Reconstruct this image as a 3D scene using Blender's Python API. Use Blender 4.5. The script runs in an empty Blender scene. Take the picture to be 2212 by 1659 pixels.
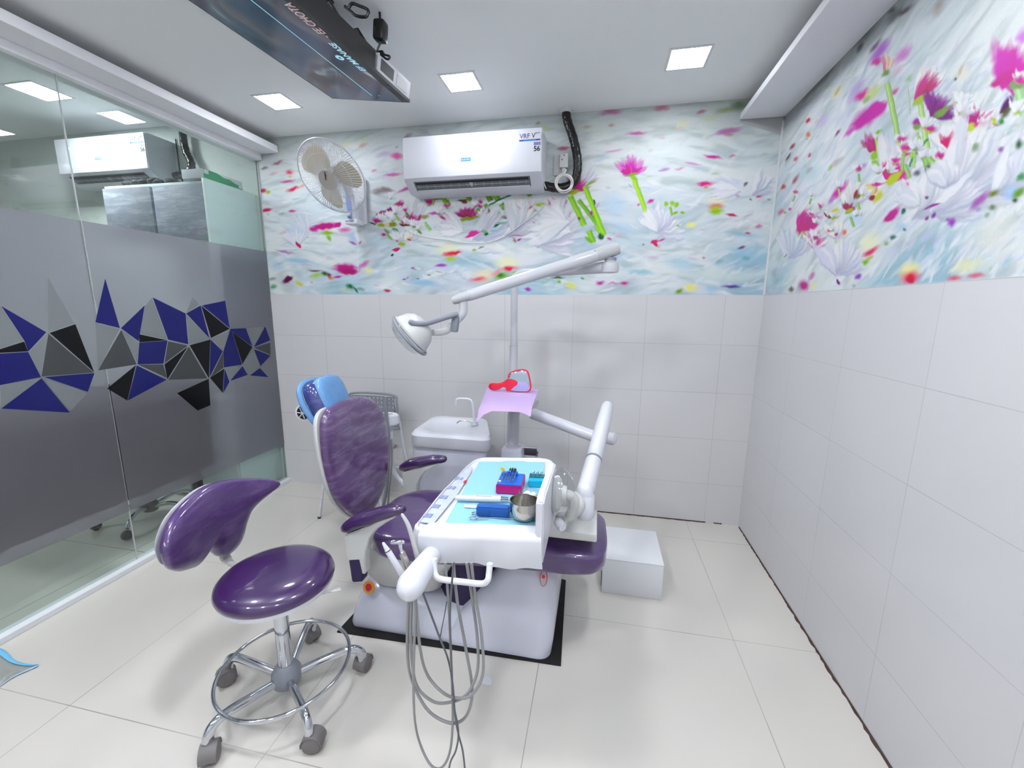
import bpy, bmesh, math, random
import numpy as np
from mathutils import Vector, Matrix

# ------------------------------------------------------------------ camera
scn = bpy.context.scene
COL = scn.collection
FPX = 912.18                                   # focal length in px of the 2212 px wide frame
RX = Vector((0.97967825, 0.20045682, 0.00689923))
UX = Vector((-0.04285398, 0.17558647, 0.98353085))
FX = Vector((-0.19594405, 0.96383943, -0.18060862))
CP = Vector((-0.9407, -2.7755, 1.3907))
cam_d = bpy.data.cameras.new('camera')
cam = bpy.data.objects.new('camera', cam_d)
COL.objects.link(cam)
cam_d.sensor_fit = 'HORIZONTAL'
cam_d.sensor_width = 36.0
cam_d.lens = FPX * 36.0 / 2212.0
cam_d.clip_start = 0.02
B_ = -FX
cam.matrix_world = Matrix(((RX.x, UX.x, B_.x, CP.x), (RX.y, UX.y, B_.y, CP.y), (RX.z, UX.z, B_.z, CP.z), (0, 0, 0, 1)))
scn.camera = cam

# ------------------------------------------------------------------ world, exposure
scn.view_settings.view_transform = 'Standard'
scn.view_settings.look = 'None'
scn.view_settings.gamma = 1.0
scn.view_settings.use_curve_mapping = False
scn.view_settings.exposure = 1.74
W = bpy.data.worlds.new('world')
scn.world = W
W.use_nodes = True
W.node_tree.nodes['Background'].inputs[0].default_value = (0.9, 0.95, 1.0, 1)
W.node_tree.nodes['Background'].inputs[1].default_value = 0.25
PANEL_STRENGTH = 19.0                          # glow of the ceiling light panels

# room: right wall x=0, back wall y=0, floor z=0
GX = -3.339        # glass partition
ZC = 2.528         # ceiling
ZD = 1.467         # top of the tiled dado
YF = -4.4          # wall behind the camera
TW, TH = 0.45, 0.30


def at(u, v, x=None, y=None, z=None):
    """point of the room seen at (u, v), on the plane x=, y= or z="""
    d = FX + RX * ((u - 1106) / FPX) - UX * ((v - 829.5) / FPX)
    if x is not None: t = (x - CP.x) / d.x
    elif y is not None: t = (y - CP.y) / d.y
    else: t = (z - CP.z) / d.z
    return CP + d * t


# ------------------------------------------------------------------ materials
def lin(c):
    return tuple(((v / 255) / 12.92 if v / 255 <= 0.04045 else ((v / 255 + 0.055) / 1.055) ** 2.4) for v in c)


def newmat(name):
    m = bpy.data.materials.new(name)
    m.use_nodes = True
    nt = m.node_tree
    return m, nt, nt.nodes['Principled BSDF']


def nd(nt, t, **k):
    n = nt.nodes.new(t)
    for a, b in k.items():
        if a.startswith('i_'):
            n.inputs[int(a[2:])].default_value = b
        else:
            setattr(n, a, b)
    return n


def mat(name, rgb, rough=0.5, metal=0.0, var=0.05, scale=12.0, bump=0.0, bscale=60.0, coat=0.0, alpha=None, emit=None, estr=0.0, spec=0.5, streak=0.0, streak_rgb=(200, 190, 210), sheen=0.0):
    m, nt, P = newmat(name)
    c = lin(rgb)
    tc = nd(nt, 'ShaderNodeTexCoord')
    nz = nd(nt, 'ShaderNodeTexNoise')
    nz.inputs['Scale'].default_value = scale
    nz.inputs['Detail'].default_value = 4
    nt.links.new(tc.outputs['Object'], nz.inputs['Vector'])
    mx = nd(nt, 'ShaderNodeMix', data_type='RGBA')
    mx.inputs[6].default_value = tuple(v * (1 - var) for v in c) + (1,)
    mx.inputs[7].default_value = tuple(min(1, v * (1 + var)) for v in c) + (1,)
    nt.links.new(nz.outputs['Fac'], mx.inputs[0])
    out = mx.outputs[2]
    if streak > 0:
        wv = nd(nt, 'ShaderNodeTexNoise')
        wv.inputs['Scale'].default_value = 5.0
        wv.inputs['Detail'].default_value = 12
        wv.inputs['Roughness'].default_value = 0.7
        wv.inputs['Distortion'].default_value = 0.5
        mp = nd(nt, 'ShaderNodeMapping')
        mp.inputs['Scale'].default_value = (1.0, 1.2, 6.0)
        mp.inputs['Rotation'].default_value = (0.7, 0.3, 0.4)
        nt.links.new(tc.outputs['Object'], mp.inputs['Vector'])
        nt.links.new(mp.outputs[0], wv.inputs['Vector'])
        rp = nd(nt, 'ShaderNodeValToRGB')
        rp.color_ramp.elements[0].position = 0.47
        rp.color_ramp.elements[0].color = (0, 0, 0, 1)
        rp.color_ramp.elements[1].position = 0.72
        rp.color_ramp.elements[1].color = (streak,) * 3 + (1,)
        nt.links.new(wv.outputs['Fac'], rp.inputs[0])
        m2 = nd(nt, 'ShaderNodeMix', data_type='RGBA')
        m2.inputs[7].default_value = lin(streak_rgb) + (1,)
        nt.links.new(rp.outputs[0], m2.inputs[0])
        nt.links.new(out, m2.inputs[6])
        out = m2.outputs[2]
    nt.links.new(out, P.inputs['Base Color'])
    P.inputs['Roughness'].default_value = rough
    P.inputs['Metallic'].default_value = metal
    P.inputs['Specular IOR Level'].default_value = spec
    if coat:
        P.inputs['Coat Weight'].default_value = coat
        P.inputs['Coat Roughness'].default_value = 0.06
    if alpha is not None:
        P.inputs['Alpha'].default_value = alpha
    if emit:
        P.inputs['Emission Color'].default_value = lin(emit) + (1,)
        P.inputs['Emission Strength'].default_value = estr
    if bump:
        b = nd(nt, 'ShaderNodeBump')
        b.inputs['Strength'].default_value = bump
        b.inputs['Distance'].default_value = 0.004
        n2 = nd(nt, 'ShaderNodeTexNoise')
        n2.inputs['Scale'].default_value = bscale
        n2.inputs['Detail'].default_value = 3
        nt.links.new(tc.outputs['Object'], n2.inputs['Vector'])
        nt.links.new(n2.outputs['Fac'], b.inputs['Height'])
        nt.links.new(b.outputs[0], P.inputs['Normal'])
        if coat:
            nt.links.new(b.outputs[0], P.inputs['Coat Normal'])
    return m


def tile_mat(name, base, joint, ax_u, off_u, su, ax_v, off_v, sv, width, rough, joint_str=0.8, var=0.03):
    """large tiles: thin joints at every su / sv metres of the world position"""
    m, nt, P = newmat(name)
    g = nd(nt, 'ShaderNodeNewGeometry')
    sp = nd(nt, 'ShaderNodeSeparateXYZ')
    nt.links.new(g.outputs['Position'], sp.inputs[0])
    facs = []
    cells = []
    for ax, off, s in ((ax_u, off_u, su), (ax_v, off_v, sv)):
        a = nd(nt, 'ShaderNodeMath', operation='ADD'); a.inputs[1].default_value = off
        nt.links.new(sp.outputs[ax], a.inputs[0])
        d = nd(nt, 'ShaderNodeMath', operation='DIVIDE'); d.inputs[1].default_value = s
        nt.links.new(a.outputs[0], d.inputs[0])
        fl = nd(nt, 'ShaderNodeMath', operation='FLOOR'); nt.links.new(d.outputs[0], fl.inputs[0]); cells.append(fl)
        rd = nd(nt, 'ShaderNodeMath', operation='ROUND'); nt.links.new(d.outputs[0], rd.inputs[0])
        sb = nd(nt, 'ShaderNodeMath', operation='SUBTRACT')
        nt.links.new(d.outputs[0], sb.inputs[0]); nt.links.new(rd.outputs[0], sb.inputs[1])
        ab = nd(nt, 'ShaderNodeMath', operation='ABSOLUTE'); nt.links.new(sb.outputs[0], ab.inputs[0])
        lt = nd(nt, 'ShaderNodeMath', operation='LESS_THAN'); lt.inputs[1].default_value = width / s * 0.5
        nt.links.new(ab.outputs[0], lt.inputs[0])
        facs.append(lt)
    mxx = nd(nt, 'ShaderNodeMath', operation='MAXIMUM')
    nt.links.new(facs[0].outputs[0], mxx.inputs[0]); nt.links.new(facs[1].outputs[0], mxx.inputs[1])
    nz = nd(nt, 'ShaderNodeTexNoise'); nz.inputs['Scale'].default_value = 2.3; nz.inputs['Detail'].default_value = 3
    nt.links.new(g.outputs['Position'], nz.inputs['Vector'])
    mr = nd(nt, 'ShaderNodeMapRange'); mr.inputs[1].default_value = 0.35; mr.inputs[2].default_value = 0.65
    mr.inputs[3].default_value = joint_str * 0.45; mr.inputs[4].default_value = joint_str
    nt.links.new(nz.outputs['Fac'], mr.inputs[0])
    ml = nd(nt, 'ShaderNodeMath', operation='MULTIPLY')
    nt.links.new(mxx.outputs[0], ml.inputs[0]); nt.links.new(mr.outputs[0], ml.inputs[1])
    # every tile a hair different
    cb = nd(nt, 'ShaderNodeCombineXYZ')
    nt.links.new(cells[0].outputs[0], cb.inputs[0]); nt.links.new(cells[1].outputs[0], cb.inputs[1])
    wn = nd(nt, 'ShaderNodeTexWhiteNoise'); nt.links.new(cb.outputs[0], wn.inputs['Vector'])
    c = lin(base)
    bmx = nd(nt, 'ShaderNodeMix', data_type='RGBA')
    bmx.inputs[6].default_value = tuple(v * (1 - var) for v in c) + (1,)
    bmx.inputs[7].default_value = tuple(v for v in c) + (1,)
    nt.links.new(wn.outputs['Value'], bmx.inputs[0])
    fm = nd(nt, 'ShaderNodeMix', data_type='RGBA')
    fm.inputs[7].default_value = lin(joint) + (1,)
    nt.links.new(bmx.outputs[2], fm.inputs[6])
    nt.links.new(ml.outputs[0], fm.inputs[0])
    nt.links.new(fm.outputs[2], P.inputs['Base Color'])
    P.inputs['Roughness'].default_value = rough
    return m


def attr_mat(name, rough=0.5):
    """printed wallpaper: colours of its own print, plus a faint paper grain"""
    m, nt, P = newmat(name)
    a = nd(nt, 'ShaderNodeVertexColor', layer_name='print')
    tc = nd(nt, 'ShaderNodeTexCoord')
    nz = nd(nt, 'ShaderNodeTexNoise'); nz.inputs['Scale'].default_value = 180
    nt.links.new(tc.outputs['Object'], nz.inputs['Vector'])
    mr = nd(nt, 'ShaderNodeMapRange'); mr.inputs[3].default_value = 0.77; mr.inputs[4].default_value = 0.87
    nt.links.new(nz.outputs['Fac'], mr.inputs[0])
    mx = nd(nt, 'ShaderNodeMix', data_type='RGBA', blend_type='MULTIPLY'); mx.inputs[0].default_value = 1
    nt.links.new(a.outputs[0], mx.inputs[6]); nt.links.new(mr.outputs[0], mx.inputs[7])
    nt.links.new(mx.outputs[2], P.inputs['Base Color'])
    P.inputs['Roughness'].default_value = rough
    P.inputs['Specular IOR Level'].default_value = 0.3
    return m


def schlick(nt, r0):
    """reflectance of a thin pane seen from either side"""
    lw = nd(nt, 'ShaderNodeLayerWeight'); lw.inputs[0].default_value = 0.5
    pw = nd(nt, 'ShaderNodeMath', operation='POWER'); pw.inputs[1].default_value = 5.0
    nt.links.new(lw.outputs['Facing'], pw.inputs[0])
    mu = nd(nt, 'ShaderNodeMath', operation='MULTIPLY_ADD', use_clamp=True); mu.inputs[1].default_value = 0.85 * (1 - r0); mu.inputs[2].default_value = r0
    nt.links.new(pw.outputs[0], mu.inputs[0])
    g = nd(nt, 'ShaderNodeNewGeometry')
    iv = nd(nt, 'ShaderNodeMath', operation='SUBTRACT'); iv.inputs[0].default_value = 1.0
    nt.links.new(g.outputs['Backfacing'], iv.inputs[1])
    m2 = nd(nt, 'ShaderNodeMath', operation='MULTIPLY')
    nt.links.new(mu.outputs[0], m2.inputs[0]); nt.links.new(iv.outputs[0], m2.inputs[1])
    return m2


def glass_mat(name, tint=(0.8, 0.86, 0.84), rough=0.0, ior=1.5, extra=0.0):
    m, nt, P = newmat(name)
    nt.nodes.remove(P)
    o = nt.nodes['Material Output']
    tr = nd(nt, 'ShaderNodeBsdfTransparent'); tr.inputs[0].default_value = tuple(tint) + (1,)
    gl = nd(nt, 'ShaderNodeBsdfGlossy'); gl.inputs['Roughness'].default_value = rough
    gl.inputs[0].default_value = (1, 1, 1, 1)
    ad = schlick(nt, 0.07 + extra)
    mx = nd(nt, 'ShaderNodeMixShader')
    nt.links.new(ad.outputs[0], mx.inputs[0]); nt.links.new(tr.outputs[0], mx.inputs[1]); nt.links.new(gl.outputs[0], mx.inputs[2])
    nt.links.new(mx.outputs[0], o.inputs['Surface'])
    return m


def film_mat(name, rgb, diff, clear, rough=0.25):
    """frosted adhesive film: scatters what is behind it, with a body colour of its own"""
    m, nt, P = newmat(name)
    nt.nodes.remove(P)
    o = nt.nodes['Material Output']
    c = lin(rgb)
    tc = nd(nt, 'ShaderNodeTexCoord')
    nz = nd(nt, 'ShaderNodeTexNoise'); nz.inputs['Scale'].default_value = 400
    nt.links.new(tc.outputs['Object'], nz.inputs['Vector'])
    mc = nd(nt, 'ShaderNodeMix', data_type='RGBA')
    mc.inputs[6].default_value = tuple(v * 0.85 for v in c) + (1,)
    mc.inputs[7].default_value = tuple(min(1, v * 1.15) for v in c) + (1,)
    nt.links.new(nz.outputs['Fac'], mc.inputs[0])
    df = nd(nt, 'ShaderNodeBsdfDiffuse'); nt.links.new(mc.outputs[2], df.inputs[0])
    tl = nd(nt, 'ShaderNodeBsdfTranslucent'); nt.links.new(mc.outputs[2], tl.inputs[0])
    rf = nd(nt, 'ShaderNodeBsdfRefraction'); rf.inputs['Roughness'].default_value = rough; rf.inputs['IOR'].default_value = 1.18
    rf.inputs[0].default_value = tuple(0.25 + 0.75 * v for v in c) + (1,) if diff < 0.5 else tuple(c) + (1,)
    a = nd(nt, 'ShaderNodeMixShader'); a.inputs[0].default_value = 0.7
    nt.links.new(df.outputs[0], a.inputs[1]); nt.links.new(tl.outputs[0], a.inputs[2])
    tp = nd(nt, 'ShaderNodeBsdfTransparent'); tp.inputs[0].default_value = tuple(0.25 + 0.75 * v for v in c) + (1,)
    b = nd(nt, 'ShaderNodeMixShader'); b.inputs[0].default_value = clear
    nt.links.new(rf.outputs[0], b.inputs[1]); nt.links.new(tp.outputs[0], b.inputs[2])
    mx = nd(nt, 'ShaderNodeMixShader'); mx.inputs[0].default_value = diff
    nt.links.new(b.outputs[0], mx.inputs[1]); nt.links.new(a.outputs[0], mx.inputs[2])
    gl = nd(nt, 'ShaderNodeBsdfGlossy'); gl.inputs['Roughness'].default_value = 0.12
    fr = schlick(nt, 0.03)
    m2 = nd(nt, 'ShaderNodeMixShader')
    nt.links.new(fr.outputs[0], m2.inputs[0]); nt.links.new(mx.outputs[0], m2.inputs[1]); nt.links.new(gl.outputs[0], m2.inputs[2])
    nt.links.new(m2.outputs[0], o.inputs['Surface'])
    return m


M = dict(
    paint=mat('white_paint', (214, 214, 216), 0.6, var=0.015, scale=3),
    ceil=mat('ceiling_paint', (232, 234, 234), 0.7, var=0.015, scale=3),
    ledge=mat('ledge_paint', (226, 226, 230), 0.5, var=0.015, scale=3),
    greywall=mat('neighbour_wall_paint', (196, 202, 198), 0.7, var=0.03, scale=2),
    white=mat('white_plastic', (206, 207, 216), 0.28, var=0.02),
    enamel=mat('white_enamel', (200, 202, 216), 0.22, var=0.02, coat=0.3),
    offwhite=mat('off_white_plastic', (188, 189, 188), 0.35, var=0.03),
    greyarm=mat('grey_white_lacquer', (186, 187, 194), 0.28, var=0.02, coat=0.3),
    grey=mat('grey_plastic', (128, 132, 142), 0.4, var=0.04),
    caster=mat('caster_grey', (112, 108, 108), 0.55, var=0.05),
    lgrey=mat('light_grey_plastic', (176, 178, 182), 0.4, var=0.04),
    dgrey=mat('dark_grey_plastic', (62, 60, 64), 0.3, var=0.05),
    black=mat('black_plastic', (14, 14, 16), 0.35, var=0.1),
    rubber=mat('black_rubber', (9, 9, 10), 0.8, var=0.2, bump=0.3, bscale=120),
    tape=mat('black_tape_wrap', (5, 5, 6), 0.22, var=0.2, bump=1.0, bscale=55, coat=0.25, spec=0.35),
    chrome=mat('chrome', (205, 208, 214), 0.08, metal=1.0, var=0.02),
    steel=mat('brushed_steel', (190, 186, 180), 0.16, metal=1.0, var=0.05, scale=40),
    purple=mat('purple_vinyl', (52, 20, 78), 0.3, var=0.12, scale=5, coat=1.0, bump=0.15, bscale=9),
    purple_wrap=mat('purple_vinyl_under_wrap', (68, 40, 98), 0.3, var=0.25, scale=5, coat=0.9, bump=0.6, bscale=12, streak=0.35, streak_rgb=(130, 108, 150)),
    purple_pale=mat('purple_vinyl_milky_sheen', (84, 56, 104), 0.32, var=0.3, scale=4, coat=0.8, bump=0.6, bscale=11, streak=0.7, streak_rgb=(146, 128, 160)),  # pale streaks put the haze and sheen of the wrap into the colour
    navy=mat('dark_purple_cloth', (38, 26, 70), 0.6, var=0.1),
    bluecap=mat('blue_nonwoven', (92, 142, 194), 0.65, var=0.14, scale=30, bump=0.6, bscale=90, coat=0.35),
    liner=mat('cyan_paper_liner', (136, 190, 212), 0.75, var=0.04, scale=60, bump=0.4, bscale=220),
    lilac=mat('lilac_napkin', (192, 166, 214), 0.75, var=0.04, bump=0.15),
    red=mat('red_plastic', (226, 14, 54), 0.2, var=0.05, coat=0.6),
    mirror=mat('mirror_glass', (205, 220, 240), 0.03, metal=1.0, var=0.01),
    magenta=mat('magenta_plastic', (176, 0, 108), 0.3, var=0.05),
    bluebox=mat('blue_plastic', (16, 92, 196), 0.3, var=0.08),
    royal=mat('royal_blue_rubber', (18, 84, 164), 0.4, var=0.08),
    teal=mat('teal_plastic', (0, 164, 204), 0.3, var=0.05),
    tealdark=mat('dark_teal_plastic', (20, 110, 120), 0.4, var=0.15),
    yellow=mat('yellow_plastic', (236, 206, 44), 0.4, var=0.05),
    maroon=mat('maroon_plastic', (86, 14, 40), 0.4, var=0.1),
    cotton=mat('cotton', (236, 234, 232), 0.95, var=0.03, bump=0.8, bscale=80),
    cord=mat('white_cord', (214, 212, 210), 0.45, var=0.03),
    hose=mat('grey_hose', (138, 138, 140), 0.35, var=0.06),
    hosedark=mat('dark_grey_hose', (84, 88, 96), 0.35, var=0.06),
    louvre=mat('louvre_grey', (96, 100, 106), 0.4, var=0.1),
    marble=mat('grey_marble_laminate', (150, 154, 168), 0.6, var=0.12, scale=7, streak=0.8, streak_rgb=(206, 210, 220)),
    cabwhite=mat('cabinet_white', (216, 226, 228), 0.4, var=0.03),
    green=mat('green_card', (0, 150, 96), 0.5, var=0.04),
    paper=mat('paper', (214, 208, 192), 0.8, var=0.06),
    whitepaper=mat('white_paper', (206, 207, 214), 0.8, var=0.02),
    bladebeige=mat('beige_fan_blade', (204, 194, 172), 0.4, var=0.05),
    hubbeige=mat('greige_fan_hub', (176, 170, 164), 0.4, var=0.03),
    fanblue=mat('fan_blue', (122, 150, 222), 0.3, var=0.05),
    navyprint=mat('navy_print', (30, 60, 130), 0.5, var=0.02),
    blackprint=mat('black_print', (26, 26, 44), 0.5, var=0.02),
    blueprint=mat('blue_print', (34, 120, 200), 0.4, var=0.02),
    cyanprint=mat('cyan_glow', (40, 60, 70), 0.4, emit=(150, 205, 225), estr=0.30),
    beigeglow=mat('beige_glow', (60, 50, 50), 0.4, emit=(196, 170, 170), estr=0.22),
    whiteprint=mat('white_print', (212, 214, 218), 0.5, var=0.02),
    orangelabel=mat('orange_label', (224, 150, 60), 0.3, var=0.1),
    redlabel=mat('red_label', (190, 40, 50), 0.35, var=0.1),
    grime=mat('grime', (74, 54, 50), 0.9, var=0.4, scale=40),
    darkwood=mat('dark_laminate', (24, 28, 30), 0.5, var=0.1),
    darkfab=mat('dark_fabric', (24, 28, 32), 0.8, var=0.1),
    bluewrap=mat('blue_purple_vinyl_wrap', (44, 54, 118), 0.25, var=0.25, scale=6, coat=1.0, bump=0.4, bscale=12, streak=0.3, streak_rgb=(120, 140, 200)),
    glass=glass_mat('partition_glass', (0.84, 0.885, 0.87)),
    clear=glass_mat('clear_plastic', (0.90, 0.915, 0.92), 0.08, 1.45, 0.06),
    film=film_mat('frosted_film', (214, 212, 220), 0.32, 0.05, 0.42),
    pblue=film_mat('film_blue', (58, 62, 168), 0.8, 0.3, 0.25),
    pblack=film_mat('film_black', (30, 34, 38), 0.85, 0.3, 0.25),
    plight=film_mat('film_light_grey', (206, 210, 212), 0.6, 0.3, 0.25),
    pmid=film_mat('film_mid_grey', (140, 144, 146), 0.55, 0.3, 0.25),
    floor=tile_mat('floor_tiles', (203, 199, 193), (96, 88, 82), 0, 0.322, 0.795, 1, 0.235, 0.81, 0.0032, 0.13, 0.62, 0.015),
    floor2=tile_mat('neighbour_floor_tiles', (206, 204, 196), (96, 88, 82), 0, 0.322, 0.795, 1, 0.235, 0.81, 0.0035, 0.15, 0.85, 0.015),
    wtb=tile_mat('wall_tiles_back', (203, 202, 204), (136, 132, 132), 0, 0.2074, TW, 2, -1.469 + 1.5, TH, 0.0026, 0.16, 0.6, 0.02),
    wtr=tile_mat('wall_tiles_right', (202, 201, 204), (136, 132, 132), 1, 0.4478, TW, 2, -1.465 + 1.5, TH, 0.0022, 0.16, 0.5, 0.02),
    mural=attr_mat('flower_wallpaper', 0.45),
)
pm, pnt, pP = newmat('panel_glow')
pP.inputs['Emission Color'].default_value = (0.93, 0.96, 1.0, 1)
pP.inputs['Emission Strength'].default_value = PANEL_STRENGTH
pP.inputs['Base Color'].default_value = (0.9, 0.9, 0.9, 1)
M['panel'] = pm
pm2 = pm.copy(); pm2.name = 'panel_glow_room'; pm2.node_tree.nodes['Principled BSDF'].inputs['Emission Strength'].default_value = PANEL_STRENGTH * 3.0
M['panel_strong'] = pm2

# television picture: procedural clouds of navy, slate and brown
tvm, nt, P = newmat('television_picture')
tc = nd(nt, 'ShaderNodeTexCoord')
mp = nd(nt, 'ShaderNodeMapping'); mp.inputs['Scale'].default_value = (4.5, 2.2, 4.0); mp.inputs['Rotation'].default_value = (0, 0, 0.6)
nz = nd(nt, 'ShaderNodeTexNoise'); nz.inputs['Scale'].default_value = 1.6; nz.inputs['Detail'].default_value = 6; nz.inputs['Distortion'].default_value = 1.2
nt.links.new(tc.outputs['Object'], mp.inputs[0]); nt.links.new(mp.outputs[0], nz.inputs['Vector'])
rp = nd(nt, 'ShaderNodeValToRGB')
cr = rp.color_ramp
cr.elements[0].position = 0.32; cr.elements[0].color = lin((10, 18, 36)) + (1,)
cr.elements[1].position = 0.72; cr.elements[1].color = lin((150, 160, 170)) + (1,)
for p_, c_ in ((0.42, (26, 46, 74)), (0.49, (44, 50, 68)), (0.55, (70, 58, 66)), (0.60, (66, 80, 92))):
    e = cr.elements.new(p_); e.color = lin(c_) + (1,)
nt.links.new(nz.outputs['Fac'], rp.inputs[0])
nt.links.new(rp.outputs[0], P.inputs['Emission Color'])
P.inputs['Emission Strength'].default_value = 0.26
P.inputs['Base Color'].default_value = (0.01, 0.01, 0.015, 1)
P.inputs['Roughness'].default_value = 0.15
M['tv'] = tvm


# ------------------------------------------------------------------ mesh building
def frames(path):
    pts = [Vector(p) for p in path]
    n = len(pts)
    tg = []
    for i in range(n):
        a = pts[max(0, i - 1)]; b = pts[min(n - 1, i + 1)]
        t = (b - a)
        tg.append(t.normalized() if t.length > 1e-9 else Vector((0, 0, 1)))
    ref = Vector((0, 0, 1)) if abs(tg[0].z) < 0.9 else Vector((1, 0, 0))
    u = tg[0].cross(ref).normalized()
    fr = []
    for i in range(n):
        u = (u - tg[i] * u.dot(tg[i]))
        u = u.normalized() if u.length > 1e-9 else tg[i].orthogonal().normalized()
        fr.append((pts[i], u, tg[i].cross(u).normalized()))
    return fr


def smooth_path(pts, n=8, closed=False):
    P = [Vector(p) for p in pts]
    out = []
    m = len(P)
    rng = range(m if closed else m - 1)
    for i in rng:
        if closed:
            p0, p1, p2, p3 = P[(i - 1) % m], P[i], P[(i + 1) % m], P[(i + 2) % m]
        else:
            p0, p1, p2, p3 = P[max(i - 1, 0)], P[i], P[i + 1], P[min(i + 2, m - 1)]
        for k in range(n):
            t = k / n
            out.append(0.5 * ((2 * p1) + (-p0 + p2) * t + (2 * p0 - 5 * p1 + 4 * p2 - p3) * t * t + (-p0 + 3 * p1 - 3 * p2 + p3) * t ** 3))
    if not closed:
        out.append(P[-1].copy())
    return out


def lerp_list(vals, n):
    """resample a list of radii to n entries"""
    if not isinstance(vals, (list, tuple)):
        return [vals] * n
    r = []
    m = len(vals) - 1
    for i in range(n):
        t = i / (n - 1) * m
        k = min(int(t), m - 1)
        r.append(vals[k] + (vals[k + 1] - vals[k]) * (t - k))
    return r


class MB:
    def __init__(s):
        s.bm = bmesh.new()

    def rings(s, rings, cap0=True, cap1=True, closed=True):
        bm = s.bm
        vr = [[bm.verts.new(p) for p in r] for r in rings]
        n = len(vr[0])
        for a, b in zip(vr[:-1], vr[1:]):
            for k in range(n if closed else n - 1):
                try: bm.faces.new((a[k], a[(k + 1) % n], b[(k + 1) % n], b[k]))
                except ValueError: pass
        if cap0:
            try: bm.faces.new(vr[0][::-1])
            except ValueError: pass
        if cap1:
            try: bm.faces.new(vr[-1])
            except ValueError: pass
        return s

    def box(s, c, size, bev=0.0, rot=None, seg=2):
        b = bmesh.new()
        bmesh.ops.create_cube(b, size=1)
        bmesh.ops.scale(b, vec=size, verts=b.verts)
        if bev > 0:
            bmesh.ops.bevel(b, geom=list(b.edges), offset=bev, segments=seg, affect='EDGES', profile=0.5)
        if rot is not None:
            bmesh.ops.transform(b, matrix=rot.to_4x4(), verts=b.verts)
        bmesh.ops.translate(b, vec=Vector(c), verts=b.verts)
        s.merge(b)
        return s

    def merge(s, b):
        me = bpy.data.meshes.new('t')
        b.to_mesh(me); b.free()
        s.bm.from_mesh(me)
        bpy.data.meshes.remove(me)

    def box2(s, lo, hi, bev=0.0, seg=2):
        lo = Vector(lo); hi = Vector(hi)
        return s.box((lo + hi) / 2, hi - lo, bev, None, seg)

    def tube(s, path, r, seg=14, asp=1.0, up=None, cap=True, round_ends=False):
        pts = [Vector(p) for p in path]
        rr = lerp_list(r, len(pts))
        if round_ends:
            # add shrinking end rings
            t0 = (pts[0] - pts[1]).normalized(); t1 = (pts[-1] - pts[-2]).normalized()
            pre = []; prer = []
            for a in (80, 60, 35):
                ra = math.radians(a)
                pre.append(pts[0] + t0 * rr[0] * math.sin(ra)); prer.append(rr[0] * math.cos(ra))
            post = []; postr = []
            for a in (35, 60, 80):
                ra = math.radians(a)
                post.append(pts[-1] + t1 * rr[-1] * math.sin(ra)); postr.append(rr[-1] * math.cos(ra))
            pts = pre + pts + post; rr = prer + rr + postr
        fr = frames(pts)
        rg = []
        for (p, u, w), q in zip(fr, rr):
            if up is not None:
                tdir = u.cross(w)
                upv = Vector(up)
                uu = upv.cross(tdir)
                if uu.length > 1e-6:
                    u = uu.normalized(); w = tdir.cross(u).normalized()
            rg.append([p + u * (math.cos(2 * math.pi * k / seg) * q) + w * (math.sin(2 * math.pi * k / seg) * q * asp) for k in range(seg)])
        return s.rings(rg, cap, cap)

    def cyl(s, a, b, r, r2=None, seg=24):
        return s.tube([a, b], [r, r2 if r2 is not None else r], seg)

    def lathe(s, prof, o=(0, 0, 0), axis=(0, 0, 1), seg=32, cap=True):
        """prof: (radius, height) along the axis"""
        o = Vector(o); ax = Vector(axis).normalized()
        u = ax.orthogonal().normalized(); w = ax.cross(u)
        rg = [[o + ax * h + (u * math.cos(2 * math.pi * k / seg) + w * math.sin(2 * math.pi * k / seg)) * max(r, 1e-5) for k in range(seg)] for r, h in prof]
        return s.rings(rg, cap, cap)

    def ell(s, c, r, seg=20, rot=None):
        b = bmesh.new()
        bmesh.ops.create_uvsphere(b, u_segments=seg, v_segments=max(8, seg // 2), radius=1)
        r = (r, r, r) if not isinstance(r, (tuple, list)) else r
        bmesh.ops.scale(b, vec=r, verts=b.verts)
        if rot is not None: bmesh.ops.transform(b, matrix=rot.to_4x4(), verts=b.verts)
        bmesh.ops.translate(b, vec=Vector(c), verts=b.verts)
        s.merge(b)
        return s

    def torus(s, c, R, r, axis=(0, 0, 1), seg=64, seg2=10):
        c = Vector(c); ax = Vector(axis).normalized(); u = ax.orthogonal().normalized(); w = ax.cross(u)
        rg = []
        for i in range(seg + 1):
            a = 2 * math.pi * i / seg
            d = u * math.cos(a) + w * math.sin(a)
            rg.append([c + d * (R + r * math.cos(2 * math.pi * k / seg2)) + ax * (r * math.sin(2 * math.pi * k / seg2)) for k in range(seg2)])
        s.rings(rg, False, False)
        bmesh.ops.remove_doubles(s.bm, verts=s.bm.verts, dist=1e-6)
        return s

    def prism(s, poly, O, U, V, d0, d1, bev=0.0):
        """2D outline in the frame (O, U, V), thick from d0 to d1 along U x V"""
        O = Vector(O); U = Vector(U).normalized(); V = Vector(V).normalized(); N = U.cross(V)
        b = bmesh.new()
        lo = [b.verts.new(O + U * x + V * y + N * d0) for x, y in poly]
        hi = [b.verts.new(O + U * x + V * y + N * d1) for x, y in poly]
        n = len(poly)
        for k in range(n):
            b.faces.new((lo[k], lo[(k + 1) % n], hi[(k + 1) % n], hi[k]))
        b.faces.new(lo[::-1]); b.faces.new(hi)
        bmesh.ops.recalc_face_normals(b, faces=b.faces)
        if bev > 0:
            bmesh.ops.bevel(b, geom=list(b.edges), offset=bev, segments=2, affect='EDGES', clamp_overlap=True)
        s.merge(b)
        return s

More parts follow.
